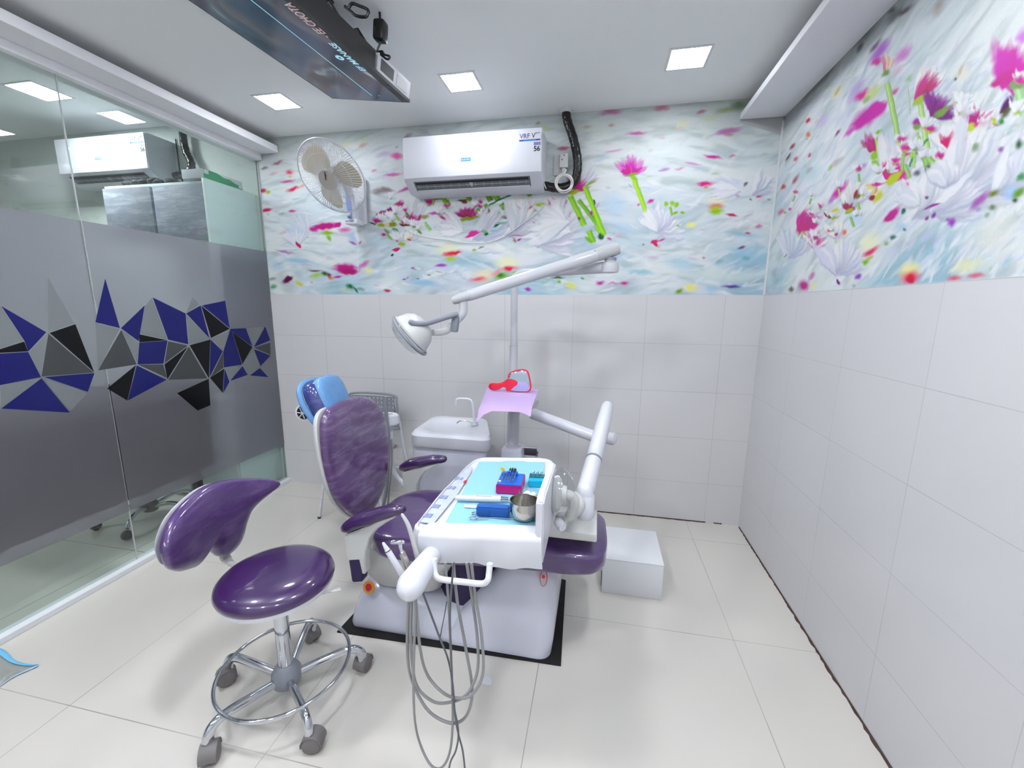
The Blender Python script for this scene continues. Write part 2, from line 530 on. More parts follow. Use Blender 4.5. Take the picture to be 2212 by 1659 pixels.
    def pillow(s, outline, O, U, V, top, bot, p=2.4, n=6, bend=None, nr=9, cen=None, flat=0.0, smooth=True):
        """padded cushion: closed outline (u, v) rounded over to +-thickness along U x V"""
        O = Vector(O); U = Vector(U).normalized(); V = Vector(V).normalized(); N = U.cross(V).normalized()
        ol = smooth_path([(x, y, 0) for x, y in outline], n, True) if smooth else [Vector((x, y, 0)) for x, y in outline]
        c = Vector((cen[0], cen[1], 0)) if cen else sum(ol, Vector()) / len(ol)
        bend = bend or (lambda a, b: 0.0)
        ss = [math.sin(math.pi / 2 * (k + 0.35) / nr) for k in range(nr)]
        rg = []

        def ring(q, h):
            out = []
            for w in ol:
                v = c + (w - c) * q
                out.append(O + U * v.x + V * v.y + N * (h + bend(v.x, v.y)))
            return out
        for q in ss: rg.append(ring(q, top * (flat + (1 - flat) * (1 - q ** p) ** (1 / p)) if q < 1 else 0))
        rg.append(ring(1.0, top * flat * 0.5))
        for q in ss[::-1]: rg.append(ring(q, -bot * (1 - q ** p) ** (1 / p)))
        s.rings(rg, True, True)
        return s

    def build(s, name, m, parent=None, smooth=True, angle=40, loc=None):
        bm = s.bm
        bmesh.ops.recalc_face_normals(bm, faces=bm.faces)
        me = bpy.data.meshes.new(name)
        if parent is not None:
            base = WL[parent.name]
        elif loc is not None:
            base = Vector(loc)
        else:
            xs = [v.co.x for v in bm.verts]; ys = [v.co.y for v in bm.verts]; zs = [v.co.z for v in bm.verts]
            base = Vector(((min(xs) + max(xs)) / 2, (min(ys) + max(ys)) / 2, min(zs)))
        bmesh.ops.translate(bm, vec=-base, verts=bm.verts)
        bm.to_mesh(me); bm.free()
        me.materials.append(m)
        if smooth:
            me.shade_smooth()
            me.set_sharp_from_angle(angle=math.radians(angle))
        o = bpy.data.objects.new(name, me)
        COL.objects.link(o)
        if parent is not None: o.parent = parent
        else: o.location = base
        WL[o.name] = base.copy()
        return o


WL = {}


def tag(o, label=None, cat=None, group=None, kind=None):
    if label: o['label'] = label
    if cat: o['category'] = cat
    if group: o['group'] = group
    if kind: o['kind'] = kind
    return o


def thing(name, label, cat, loc, group=None):
    o = bpy.data.objects.new(name, None)
    o.empty_display_size = 0.05
    COL.objects.link(o)
    o.location = loc
    WL[o.name] = Vector(loc)
    return tag(o, label, cat, group)


def copy_tree(o, parent=None, shift=None):
    c = o.copy(); COL.objects.link(c)
    c.parent = parent
    WL[c.name] = WL[o.name].copy()
    if parent is None and shift is not None:
        c.location = Vector(o.location) + Vector(shift)
        WL[c.name] = Vector(c.location)
    for ch in [x for x in bpy.data.objects if x.parent == o]:
        if ch != c: copy_tree(ch, c)
    return c


def text_mb(s, O, U, V, width, height, depth=0.0006, bold=0.0):
    """lettering fitted to width x height, standing on O along U, up along V"""
    cu = bpy.data.curves.new('txt', 'FONT')
    cu.body = s; cu.size = 1.0; cu.extrude = 0.5; cu.offset = bold
    ob = bpy.data.objects.new('txt', cu)
    COL.objects.link(ob)
    dg = bpy.context.evaluated_depsgraph_get()
    me = bpy.data.meshes.new_from_object(ob.evaluated_get(dg))
    bpy.data.objects.remove(ob); bpy.data.curves.remove(cu)
    xs = [v.co.x for v in me.vertices]; ys = [v.co.y for v in me.vertices]
    x0, x1, y0, y1 = min(xs), max(xs), min(ys), max(ys)
    O = Vector(O); U = Vector(U).normalized(); V = Vector(V).normalized(); N = U.cross(V)
    for v in me.vertices:
        a = (v.co.x - x0) / (x1 - x0) * width; b = (v.co.y - y0) / (y1 - y0) * height
        v.co = O + U * a + V * b + N * (v.co.z * depth)
    mb = MB(); mb.bm.from_mesh(me); bpy.data.meshes.remove(me)
    return mb

# ================================================================== THE SETTING
def struct(mb, name, m, label=None, parent=None, smooth=False, loc=None):
    o = mb.build(name, m, parent, smooth=smooth, loc=loc)
    if parent is None: tag(o, label, None, None, 'structure')
    return o


NX0 = -6.6      # far wall of the neighbouring room
ZN = 2.66       # its ceiling
struct(MB().box2((GX - 0.03, YF, -0.1), (0.0, 0.0, 0.0)), 'floor', M['floor'], 'glossy cream floor laid with large square tiles')
struct(MB().box2((NX0, YF, -0.1), (GX - 0.03, 0.0, 0.0)), 'floor_neighbour', M['floor2'], 'tiled floor of the neighbouring room behind the glass')

# ceiling slab with a raised middle and a lower ledge left and right
struct(MB().box2((GX - 0.1, YF, ZC), (0.1, 0.1, ZC + 0.1)), 'ceiling', M['ceil'], 'flat light grey painted ceiling')
cb_ = MB()
cb_.box2((-0.222, YF, 2.420), (0.02, 0.0, 2.453), 0.003)
struct(cb_, 'trim_1', M['ledge'], 'white ceiling ledge running along the flowered right wall')
cb_ = MB()
cb_.box2((GX, YF, 2.424), (-3.168, 0.0, 2.47), 0.003)
struct(cb_, 'trim_2', M['ledge'], 'white ceiling ledge running above the glass partition')
cb_ = MB()
cb_.box2((GX - 0.06, YF, 2.385), (GX + 0.035, 0.0, 2.424), 0.002)
cb_.box2((GX - 0.06, YF, 2.424), (GX + 0.0, 0.0, ZC + 0.1))
struct(cb_, 'trim_3', M['ledge'], 'lower step of the white ledge that holds the top of the glass')
struct(MB().box2((NX0, YF, ZN), (GX - 0.06, 0.1, ZN + 0.1)), 'ceiling_neighbour', M['ceil'], 'ceiling of the neighbouring room behind the glass')

# walls
wb = struct(MB().box2((GX - 0.02, 0.014, 0), (0.1, 0.12, ZC + 0.05)), 'wall_back', M['paint'], 'back wall, white tiles below and flower wallpaper above')
struct(MB().box2((NX0, 0.0, 0), (GX - 0.02, 0.12, ZN + 0.05)), 'wall_neighbour_back', M['greywall'], 'plain pale wall of the neighbouring room behind the glass')
struct(MB().box2((NX0 - 0.1, YF, 0), (NX0, 0.12, ZN + 0.05)), 'wall_neighbour_left', M['greywall'], 'far side wall of the neighbouring room')
wr = struct(MB().box2((0.014, YF, 0), (0.12, 0.1, ZC + 0.05)), 'wall_right', M['paint'], 'right wall, white tiles below and flower wallpaper above')
struct(MB().box2((NX0, YF - 0.1, 0), (0.12, YF, ZN + 0.05)), 'wall_front', M['paint'], 'plain white wall behind the camera')

struct(MB().box2((GX, 0.0, 0), (0.0, 0.014, ZD), 0.0), 'tiled_dado', M['wtb'], parent=wb)
struct(MB().box2((0.0, YF, 0), (0.014, 0.0, ZD), 0.0), 'tiled_dado', M['wtr'], parent=wr)
# grey bare strip of wall under the ledge in the corner (the paper is cut on a slant there)
# ------------------------------------------------------------------ the printed flower wallpaper
rng = np.random.RandomState(7)


def vnoise(x, y, seed):
    """smooth value noise, -1..1"""
    xi = np.floor(x).astype(np.int64); yi = np.floor(y).astype(np.int64)
    fx = x - xi; fy = y - yi
    fx = fx * fx * (3 - 2 * fx); fy = fy * fy * (3 - 2 * fy)

    def h(a, b):
        n = (a * 374761393 + b * 668265263 + seed * 974634777) & 0x7fffffff
        n = ((n ^ (n >> 13)) * 1274126177) & 0x7fffffff
        return ((n ^ (n >> 16)) & 0xffff) / 32767.5 - 1
    return (h(xi, yi) * (1 - fx) * (1 - fy) + h(xi + 1, yi) * fx * (1 - fy) + h(xi, yi + 1) * (1 - fx) * fy + h(xi + 1, yi + 1) * fx * fy)


class Print:
    """a sheet of wallpaper in metres: s along the wall, z up"""

    def __init__(self, s, z, plane):
        self.sa = s; self.za = z
        self.S, self.Z = np.meshgrid(s, z, indexing='ij')
        self.C = np.zeros(self.S.shape + (3,))
        self.plane = plane
        self.WS = vnoise(self.S * 38, self.Z * 38, 71) * .0045 + vnoise(self.S * 110, self.Z * 110, 72) * .0012
        self.WZ = vnoise(self.S * 38, self.Z * 38, 73) * .0045 + vnoise(self.S * 110, self.Z * 110, 74) * .0012

    def w(self, u, v):
        p = at(u, v, **self.plane)
        return np.array([p.x if 'y' in self.plane else p.y, p.z])

    def lay(self, a, rgb, box):
        i0, i1, j0, j1 = box
        c = np.array(lin(rgb))
        R = self.C[i0:i1, j0:j1]
        R += (c - R) * a[..., None]

    def frame(self, c, e, q):
        """affine frame: centre, long half axis end, half width (all seen positions)"""
        c = np.array(c, float); e = np.array(e, float)
        d = e - c; L = np.hypot(*d); nrm = np.array([-d[1], d[0]]) / max(L, 1e-6)
        C0 = self.w(*c); A = self.w(*(c + d)) - C0; B = self.w(*(c + nrm * q)) - C0
        return C0, A, B

    def leaf(self, a, b, q, rgb, soft=0.15, op=1.0, kind='l', fade=0.0):
        """a petal, leaf, blur or stem from a to b, half width q"""
        a = np.array(a, float); b = np.array(b, float)
        c = (a + b) / 2
        if kind == 'l': q = q * 1.3; b = c + (b - c) * 1.08
        if kind == 'e': q = q * 1.1
        C0, A, B = self.frame(c, b, q)
        ext = np.abs(A) * (1.2 + soft) + np.abs(B) * (1.2 + soft * 1.5)
        i0 = np.searchsorted(self.sa, C0[0] - ext[0]); i1 = np.searchsorted(self.sa, C0[0] + ext[0])
        j0 = np.searchsorted(self.za, C0[1] - ext[1]); j1 = np.searchsorted(self.za, C0[1] + ext[1])
        if i1 <= i0 or j1 <= j0: return
        wk = 0.4 if kind == 's' else 1.0
        S = self.S[i0:i1, j0:j1] - C0[0] + self.WS[i0:i1, j0:j1] * wk; Z = self.Z[i0:i1, j0:j1] - C0[1] + self.WZ[i0:i1, j0:j1] * wk
        if kind != 's': soft = min(1.0, soft * 1.7 + .12)
        det = A[0] * B[1] - A[1] * B[0]
        if abs(det) < 1e-12: return
        x = (S * B[1] - Z * B[0]) / det; y = (A[0] * Z - A[1] * S) / det
        if kind == 'e': r = np.sqrt(x * x + y * y)
        elif kind == 's': r = np.maximum(np.abs(x), np.abs(y))
        else:
            wd = np.clip(1 - np.abs(x) ** 1.7, 0.001, 1)
            r = np.where(np.abs(x) < 1, np.abs(y) / wd, 9)
            r = np.maximum(r, np.abs(x))
        t = np.clip((1.12 - r) / max(soft, 0.02), 0, 1)
        t = t * t * (3 - 2 * t) * op
        if fade: t = t * np.clip((1 - fade * (x + 1) / 2), 0, 1)
        self.lay(t, rgb, (i0, i1, j0, j1))
        if kind == 's':       # rounded stalk: paler printed side, darker printed edge
            self.lay(t * np.clip(1 - np.abs(y - .25) * 2.2, 0, 1) * .55, tuple(min(255, v + 46) for v in rgb), (i0, i1, j0, j1))
            self.lay(t * np.clip((-y - .55) * 3, 0, 1) * .6, tuple(int(v * .72) for v in rgb), (i0, i1, j0, j1))

    def fan(self, o, dirdeg, spread, L, q, n, rgb, rgb2=None, soft=0.2, op=1.0, seed=0, jit=0.25, base=0.0):
        """a burst of petals from o; directions in seen degrees, up = 90"""
        r = random.Random(seed)
        for k in range(n):
            ang = math.radians(dirdeg + spread * ((k + 0.5) / n - 0.5) * 2 + r.uniform(-1, 1) * spread * jit / n * 3)
            l = L * r.uniform(0.7, 1.1)
            dx, dy = math.cos(ang), -math.sin(ang)
            a = (o[0] + dx * base, o[1] + dy * base)
            b = (o[0] + dx * l, o[1] + dy * l)
            c = rgb if (rgb2 is None or r.random() < 0.6) else rgb2
            qq = q * r.uniform(0.7, 1.2)
            if min(c) > 200:      # pale petals: a grey-blue edge below each so that they part
                self.leaf((a[0] + 1, a[1] + qq * .55), (b[0] + 1, b[1] + qq * .55), qq * 1.15, r.choice([(176, 186, 204), (186, 182, 206), (190, 194, 200)]), soft, op * .65)
                self.leaf(a, b, qq, c, soft, op)
            else:
                self.leaf(a, b, qq, c, soft, op, 'l', .5)

    def base(self, shear, seed, stretch=(2.2, 7.0)):
        S, Z = self.S, self.Z
        a = S * math.cos(shear) + Z * math.sin(shear); b = -S * math.sin(shear) + Z * math.cos(shear)
        wx = vnoise(a * 2.0, b * 3.0, seed) * 0.12; wz = vnoise(a * 2.3 + 9, b * 3.2, seed + 1) * 0.10
        a = a + wx; b = b + wz
        n1 = vnoise(a * stretch[0], b * stretch[1], seed + 2) + 0.5 * vnoise(a * 5, b * 15, seed + 3)
        n2 = vnoise(a * 9, b * 38, seed + 4) * 0.7 + vnoise(a * 16, b * 80, seed + 5) * 0.4
        n3 = vnoise(a * 1.6 + 40, b * 4.5, seed + 6)
        white = np.array(lin((224, 229, 229))); blue = np.array(lin((150, 188, 206))); lilac = np.array(lin((204, 204, 222))); shade = np.array(lin((166, 180, 182)))
        low = np.clip(1.2 - (Z - ZD) / 0.80, 0.12, 1)
        f = np.clip(n1 * 0.9 + 0.28, 0, 1)[..., None] * low[..., None]
        C = white * (1 - f * 0.75) + blue * f * 0.75
        g = np.clip(n3 * 0.9, 0, 1)[..., None] * 0.35
        C = C * (1 - g) + lilac * g
        k = np.clip(n2 * 1.5 - 0.05, 0, 1)[..., None] * 0.5
        C = C * (1 - k) + shade * k
        k = np.clip(-n2 * 0.9 - 0.15, 0, 1)[..., None] * 0.5
        self.C[:] = C * (1 - k) + np.array(lin((238, 239, 242))) * k

    def mesh(self, name, m, parent, pos):
        ns, nz = self.S.shape
        me = bpy.data.meshes.new(name)
        lum = (self.C * np.array([.3, .55, .15])).sum(-1, keepdims=True)
        self.C = np.clip(lum + (self.C - lum) * 1.12, 0.004, 0.95)
        m0 = .70
        self.C = np.clip(m0 + (self.C - m0) * 1.15, 0.004, 0.95)
        co = np.zeros((ns * nz, 3)); base = np.array(WL[parent.name])
        if 'y' in self.plane:
            co[:, 0] = self.S.ravel(); co[:, 1] = pos
        else:
            co[:, 1] = self.S.ravel(); co[:, 0] = pos
        co[:, 2] = self.Z.ravel()
        co -= base
        idx = np.arange(ns * nz).reshape(ns, nz)
        q = np.stack([idx[:-1, :-1], idx[1:, :-1], idx[1:, 1:], idx[:-1, 1:]], -1).reshape(-1, 4)
        me.vertices.add(ns * nz); me.vertices.foreach_set('co', co.ravel())
        me.loops.add(q.size); me.loops.foreach_set('vertex_index', q.ravel().astype(np.int32))
        me.polygons.add(len(q)); me.polygons.foreach_set('loop_start', (np.arange(len(q)) * 4).astype(np.int32))
        try: me.polygons.foreach_set('loop_total', np.full(len(q), 4, np.int32))
        except Exception: pass
        me.update(calc_edges=True)
        at_ = me.color_attributes.new('print', 'FLOAT_COLOR', 'POINT')
        cc = np.ones((ns * nz, 4), np.float32); cc[:, :3] = self.C.reshape(-1, 3)
        at_.data.foreach_set('color', cc.ravel())
        me.materials.append(m)
        o = bpy.data.objects.new(name, me); COL.objects.link(o); o.parent = parent
        WL[o.name] = WL[parent.name].copy()
        return o


MAG = (190, 20, 140); MAG2 = (214, 70, 160); PUR = (140, 40, 130); PINK = (214, 120, 180); LIL = (176, 140, 206)
GRN = (150, 190, 60); GRN2 = (110, 150, 60); DGRN = (60, 100, 70); YG = (176, 190, 50); YEL = (236, 230, 160); ROSE = (220, 90, 120); DK = (70, 40, 70)
WHT = (240, 240, 242); WH2 = (226, 228, 236)

pb = Print(np.linspace(GX, 0.0, 840), np.linspace(ZD, ZC, 268), dict(y=0.0))
pb.base(0.06, 11)
L = pb.leaf
# --- soft white petals and pale shapes behind
rr = random.Random(5)
for k in range(260):
    u = rr.uniform(570, 1680); v = rr.uniform(400, 630)
    an = rr.uniform(-0.5, 0.5); l = rr.uniform(25, 70)
    L((u, v), (u + l * math.cos(an), v - l * math.sin(an)), rr.uniform(2.5, 7), rr.choice([WHT, WH2, (214, 220, 234), (236, 236, 240)]), 0.6, rr.uniform(0.25, 0.6))
for k in range(420):
    u = rr.uniform(565, 1690); v = rr.uniform(250, 632)
    an = rr.uniform(-0.35, 0.45) + (0.5 if u > 1400 else 0); l = rr.uniform(18, 60)
    low = (v - 250) / 380
    c = rr.choice([WHT, (240, 240, 243), (196, 206, 222), (206, 210, 220), (186, 204, 222), (212, 208, 228)]) if rr.random() < .35 + .65 * low else rr.choice([WHT, (222, 226, 228), (228, 230, 224)])
    L((u, v), (u + l * math.cos(an), v - l * math.sin(an)), rr.uniform(1.5, 6), c, 0.5, rr.uniform(0.25, 0.6))
for k in range(70):
    u = rr.uniform(575, 1680); v = rr.uniform(270, 625); l = rr.uniform(8, 34); an = rr.uniform(-.25, .35)
    L((u, v), (u + l * math.cos(an), v - l * math.sin(an)), rr.uniform(1.5, 4.5), rr.choice([(206, 150, 196), (196, 170, 216), (214, 120, 170), (170, 196, 150), (222, 214, 170), (150, 190, 190)]), .8, rr.uniform(.25, .55))
# upper left
L((585, 357), (612, 346), 4, (170, 60, 120), .6, .9); L((560, 366), (582, 361), 4, (110, 70, 80), .7, .8)
L((612, 372), (636, 372), 6, ROSE, .8, .95, 'e'); L((618, 381), (632, 381), 4, YG, .8, .6, 'e')
L((556, 412), (578, 411), 5, (190, 40, 100), .5, .95); L((570, 416), (586, 414), 5, YG, .6, .9, 'e')
L((614, 414), (650, 402), 5, (214, 70, 110), .6, .95); L((645, 404), (660, 398), 3, (230, 150, 100), .7, .7)
L((560, 456), (590, 451), 5, (206, 50, 110), .5, .95); L((618, 456), (642, 455), 3.5, (196, 90, 160), .6, .9)
L((598, 462), (618, 459), 2, (120, 160, 130), .7, .6); L((573, 464), (582, 463), 2.5, GRN, .8, .5)
L((625, 430), (650, 428), 3, (130, 190, 180), .9, .5)
L((720, 316), (770, 308), 9, (226, 226, 200), 1, .8, 'e'); L((770, 318), (796, 308), 4, (214, 170, 140), .8, .8); L((768, 302), (800, 300), 4, YEL, 1, .7, 'e')
L((852, 318), (860, 315), 3, (90, 140, 120), .8, .8, 'e')
L((838, 335), (875, 338), 8, MAG2, .7, .85); L((806, 338), (850, 328), 7, LIL, .9, .5)
L((800, 372), (816, 366), 3, PINK, .7, .8); L((820, 379), (875, 374), 4, (212, 110, 180), .7, .9)
L((795, 415), (850, 409), 9, (150, 136, 138), .8, .9); L((820, 405), (855, 413), 5, (150, 130, 134), .6, .8)
L((640, 328), (668, 322), 6, (206, 120, 160), .9, .6)
L((865, 305), (893, 285), 5, (150, 110, 150), .9, .7)
# left middle: big magenta flower over light green
L((662, 493), (738, 484), 8, MAG, .45, 1); L((720, 492), (738, 480), 5, MAG, .4, 1); L((660, 492), (690, 500), 5, MAG, .7, .8)
L((726, 498), (762, 494), 7, PINK, .6, .9); L((688, 503), (726, 502), 6, GRN, .6, 1, 'e'); L((704, 506), (716, 522), 5, GRN, .6, 1)
pb.fan((664, 510), 150, 60, 60, 4, 12, WH2, (210, 220, 236), .4, .7, 3); pb.fan((640, 535), 110, 60, 45, 2.2, 10, (236, 238, 242), (190, 200, 220), .4, .7, 4)
L((636, 520), (648, 536), 3, (190, 30, 110), .4, 1); L((645, 526), (648, 536), 3, (214, 40, 130), .4, 1)
L((755, 498), (770, 530), 12, (176, 196, 226), .6, .8); L((765, 500), (790, 530), 9, (240, 240, 242), .5, .9); L((750, 520), (772, 530), 3, (170, 70, 140), .5, .8); L((772, 528), (782, 520), 3, (190, 90, 150), .5, .8)
# lower left
L((575, 570), (620, 578), 14, (170, 200, 224), .9, .6, 'e')
L((606, 612), (634, 596), 7, (110, 20, 90), .5, 1); L((612, 605), (632, 598), 5, (120, 20, 100), .5, .9)
L((578, 622), (600, 616), 7, (60, 150, 90), .9, .8, 'e'); L((575, 605), (598, 601), 4, (120, 150, 140), .9, .7)
L((634, 606), (658, 618), 6, (206, 206, 90), .8, .9, 'e'); L((662, 598), (700, 592), 7, (176, 210, 110), .8, .9, 'e'); L((690, 590), (712, 592), 7, (80, 110, 40), .7, .95, 'e'); L((660, 585), (700, 584), 2.5, (140, 50, 90), .7, .8)
L((706, 600), (724, 603), 5, (230, 150, 90), .8, .9, 'e'); L((716, 600), (742, 595), 3, (190, 60, 160), .5, .9); L((705, 590), (715, 600), 5, (150, 20, 90), .6, .8)
L((712, 578), (780, 582), 12, MAG, .5, 1); L((730, 585), (778, 588), 7, (170, 10, 120), .5, 1); L((770, 580), (800, 562), 6, (200, 110, 170), .7, .8)
L((782, 584), (808, 584), 9, YEL, 1, .8, 'e')
L((744, 616), (768, 622), 7, (60, 120, 60), .6, .95, 'e'); L((762, 618), (774, 634), 2.5, (40, 80, 50), .5, .9); L((766, 622), (790, 626), 4, (120, 160, 120), .8, .7)
L((826, 626), (846, 630), 4, (196, 50, 100), .7, .9)
# garden row left of centre
pb.fan((885, 482), 95, 48, 56, 5, 15, (226, 226, 226), (206, 206, 210), .35, .9, 8)
pb.fan((885, 484), 100, 75, 30, 3, 16, MAG, (150, 20, 100), .35, .9, 9, base=4); L((886, 488), (908, 484), 5, YG, .3, 1); L((858, 484), (890, 488), 3, (110, 20, 70), .4, 1)
L((806, 470), (836, 452), 4.5, (150, 20, 110), .4, .95); L((824, 462), (872, 442), 6.5, (140, 20, 110), .4, 1); L((855, 446), (873, 437), 3, PUR, .4, 1)
L((815, 486), (832, 486), 5, YG, .3, 1, 'e'); L((834, 486), (858, 484), 6.5, (150, 160, 50), .3, 1, 'e'); L((832, 478), (840, 492), 4, (226, 210, 180), .4, .9); L((795, 478), (812, 486), 1.5, DK, .3, 1)
L((828, 492), (846, 512), 3.5, (130, 170, 120), .4, .9); L((846, 492), (862, 500), 3, (110, 150, 110), .4, .9); L((834, 504), (848, 520), 4, (150, 190, 110), .4, .9)
L((820, 508), (836, 506), 5, (196, 40, 130), .5, .95, 'e'); L((850, 516), (864, 516), 4, (200, 30, 120), .3, 1); L((854, 512), (858, 524), 2.5, (190, 20, 100), .3, 1)
pb.fan((858, 518), 90, 60, 22, 4, 6, WHT, None, .3, 1, 31); L((858, 528), (876, 526), 4.5, YG, .3, 1); L((844, 542), (866, 537), 3.5, (190, 20, 120), .3, 1)
pb.fan((886, 515), 95, 80, 20, 5, 7, (240, 240, 236), None, .3, 1, 12); L((879, 512), (892, 517), 5, (230, 210, 130), .6, .9, 'e'); L((877, 516), (890, 520), 2.5, (190, 40, 90), .4, .9)
L((842, 552), (852, 551), 3, (60, 70, 40), .4, 1, 'e')
L((902, 480), (910, 462), 4, MAG, .4, 1); L((905, 470), (930, 466), 6, (150, 150, 90), .4, .9, 'e'); L((916, 480), (930, 498), 3.5, (150, 200, 130), .3, .9, 's')
L((900, 494), (912, 506), 3.5, (90, 150, 90), .4, .9)
L((922, 462), (960, 458), 4, (190, 90, 180), .4, .9); L((935, 458), (990, 464), 3, PUR, .4, .9)
pb.fan((965, 478), 80, 70, 26, 4, 9, (226, 220, 200), (170, 20, 110), .35, .95, 14); L((952, 480), (982, 474), 4, (140, 10, 70), .4, 1); L((950, 478), (975, 490), 3, (160, 160, 80), .4, .9)
pb.fan((1012, 472), 95, 62, 50, 5, 14, (220, 220, 222), None, .4, .8, 15)
pb.fan((1008, 470), 90, 74, 30, 3, 18, MAG, (160, 10, 110), .3, 1, 16, base=3); L((975, 462), (1040, 470), 4.5, (150, 10, 110), .4, 1)
L((978, 482), (1002, 476), 6, YG, .3, 1, 'e'); L((990, 475), (1034, 468), 4.5, (150, 160, 50), .3, 1)
# under the air conditioner: stems and buds
L((920, 418), (955, 422), 5, (110, 20, 60), .3, 1); L((930, 426), (962, 428), 6, (110, 140, 40), .4, 1, 'e')
for a, b, q in (((952, 418), (964, 440), 5), ((965, 432), (972, 442), 3), ((1000, 414), (1018, 434), 4.5), ((1062, 412), (1076, 432), 6), ((1082, 440), (1106, 470), 6), ((1072, 456), (1084, 474), 5), ((1048, 440), (1060, 470), 4), ((1028, 452), (1046, 468), 4.5), ((1136, 410), (1146, 424), 4), ((1050, 412), (1060, 434), 6)):
    L(a, b, q, rr.choice([(140, 180, 60), (120, 160, 60), (110, 150, 70)]), .25, 1, 's')
L((984, 434), (1012, 432), 2.5, (90, 110, 50), .4, 1); L((1035, 415), (1064, 418), 6, (90, 110, 40), .5, 1, 'e'); L((1088, 415), (1114, 416), 5, (50, 60, 30), .5, 1); L((996, 437), (1010, 436), 3, (150, 20, 70), .4, 1)
for k in range(10):
    t = k / 10
    L((1044 + 60 * t - 20 * t * (1 - t), 462 - 40 * t ** .6), (1050 + 62 * t, 456 - 40 * t ** .6), 2.2, (50, 120, 90), .4, .95)
L((1060, 470), (1084, 470), 6, (110, 90, 120), .8, .8, 'e'); L((1082, 466), (1098, 474), 5, (60, 40, 80), .7, .9, 'e')
pb.fan((1130, 455), 95, 55, 42, 6, 9, (226, 224, 220), None, .4, .9, 18)
pb.fan((1136, 456), 95, 80, 22, 3.2, 11, (214, 30, 110), MAG, .3, 1, 19); L((1124, 460), (1158, 456), 5.5, YG, .3, 1); L((1106, 450), (1125, 460), 1.6, DGRN, .3, 1); L((1128, 464), (1140, 474), 4, (140, 180, 80), .4, 1)
L((1152, 444), (1180, 440), 6, YG, .4, 1, 'e'); pb.fan((1196, 446), 95, 70, 24, 3.5, 10, MAG, (214, 60, 140), .3, 1, 20); L((1180, 452), (1208, 448), 5, YG, .3, 1); L((1150, 452), (1175, 458), 3, DGRN, .4, .9)
L((1208, 440), (1228, 432), 7, (150, 50, 130), .4, 1, 'e'); L((1208, 446), (1224, 450), 6, (70, 120, 60), .4, 1, 'e')
for k in range(34):          # more small blooms and leaves in the band left of the pipe
    u = rr.uniform(800, 1235); v = rr.uniform(428, 500) - (18 if 950 < u < 1100 else 0); sz = rr.uniform(9, 18)
    if rr.random() < .25: L((u, v + 2), (u + rr.uniform(-4, 10), v + sz * rr.uniform(1.0, 2.0)), 2.4, rr.choice([(120, 166, 70), (90, 140, 70), (150, 190, 100)]), .3, .9, 's')
    if rr.random() < .6: pb.fan((u, v), rr.uniform(70, 120), 60, sz, sz * .22, 8, rr.choice([MAG, (150, 30, 100), (180, 50, 130)]), (210, 90, 160), .8, .8, 400 + k)
    else: pb.fan((u, v), rr.uniform(60, 120), 60, sz * 1.5, sz * .2, 9, WHT, None, .35, .9, 400 + k)
    L((u - sz * .4, v + 1), (u + sz * .4, v), sz * .18, rr.choice([YG, (120, 140, 60), GRN2]), .8, .75)
for a, b, q, c in (((850, 418), (905, 398), 5, (190, 60, 150)), ((600, 395), (640, 388), 4, (200, 70, 150)), ((1470, 350), (1520, 356), 3, (206, 130, 200)), ((1300, 330), (1350, 322), 3, (216, 150, 200)), ((590, 540), (640, 548), 3, (190, 120, 190)), ((1290, 560), (1350, 552), 4, (170, 190, 220)), ((1560, 500), (1640, 510), 6, (160, 196, 216)), ((1350, 585), (1420, 590), 6, (160, 200, 214)), ((870, 605), (960, 615), 8, (160, 196, 222)), ((600, 560), (680, 566), 7, (160, 196, 222))):
    L(a, b, q, c, .8, .8)
# white chrysanthemum sweeping through the centre
for (o, d, s, l, q, n, sd) in (((1020, 515), 35, 30, 90, 7, 16, 21), ((1000, 500), 150, 40, 60, 5, 10, 22), ((1090, 505), 20, 30, 80, 6, 12, 23), ((1110, 500), 60, 50, 70, 7, 18, 24), ((1170, 505), 30, 35, 95, 8, 20, 25), ((1150, 520), 0, 25, 90, 6, 12, 26)):
    pb.fan(o, d, s, l, q, n, WHT, (222, 224, 230), .3, .85, sd)
L((1000, 514), (1040, 500), 3.5, (214, 30, 150), .35, 1); L((1010, 508), (1034, 498), 5, (214, 60, 160), .4, 1); L((1036, 502), (1052, 498), 2.5, PINK, .5, .9)
L((1042, 498), (1056, 508), 4, (120, 190, 130), .3, 1); L((1046, 508), (1056, 504), 3, (40, 110, 70), .3, 1); L((1064, 492), (1080, 484), 2.5, DGRN, .3, 1); L((1068, 484), (1100, 480), 3, (120, 180, 160), .4, .8); L((1058, 500), (1078, 498), 2, (80, 150, 110), .4, .9)
L((1058, 505), (1080, 490), 7, (176, 210, 234), .6, .7)
for a, b in (((1090, 511), (1140, 507)), ((1150, 476), (1158, 486)), ((1140, 500), (1160, 484)), ((1180, 490), (1190, 500)), ((1104, 520), (1118, 518))):
    L(a, b, 1.6, (190, 90, 150), .5, .8)
L((1116, 520), (1126, 514), 3, (176, 60, 140), .5, .9); L((1154, 528), (1166, 536), 4, (214, 110, 170), .6, .9, 'e')
L((1030, 537), (1048, 532), 2.5, DGRN, .4, .7); L((1018, 541), (1030, 539), 3, (150, 190, 110), .4, .9); L((1005, 548), (1090, 545), 2.5, (186, 196, 214), .6, .9); L((900, 525), (965, 537), 2.5, (170, 184, 206), .6, .8)
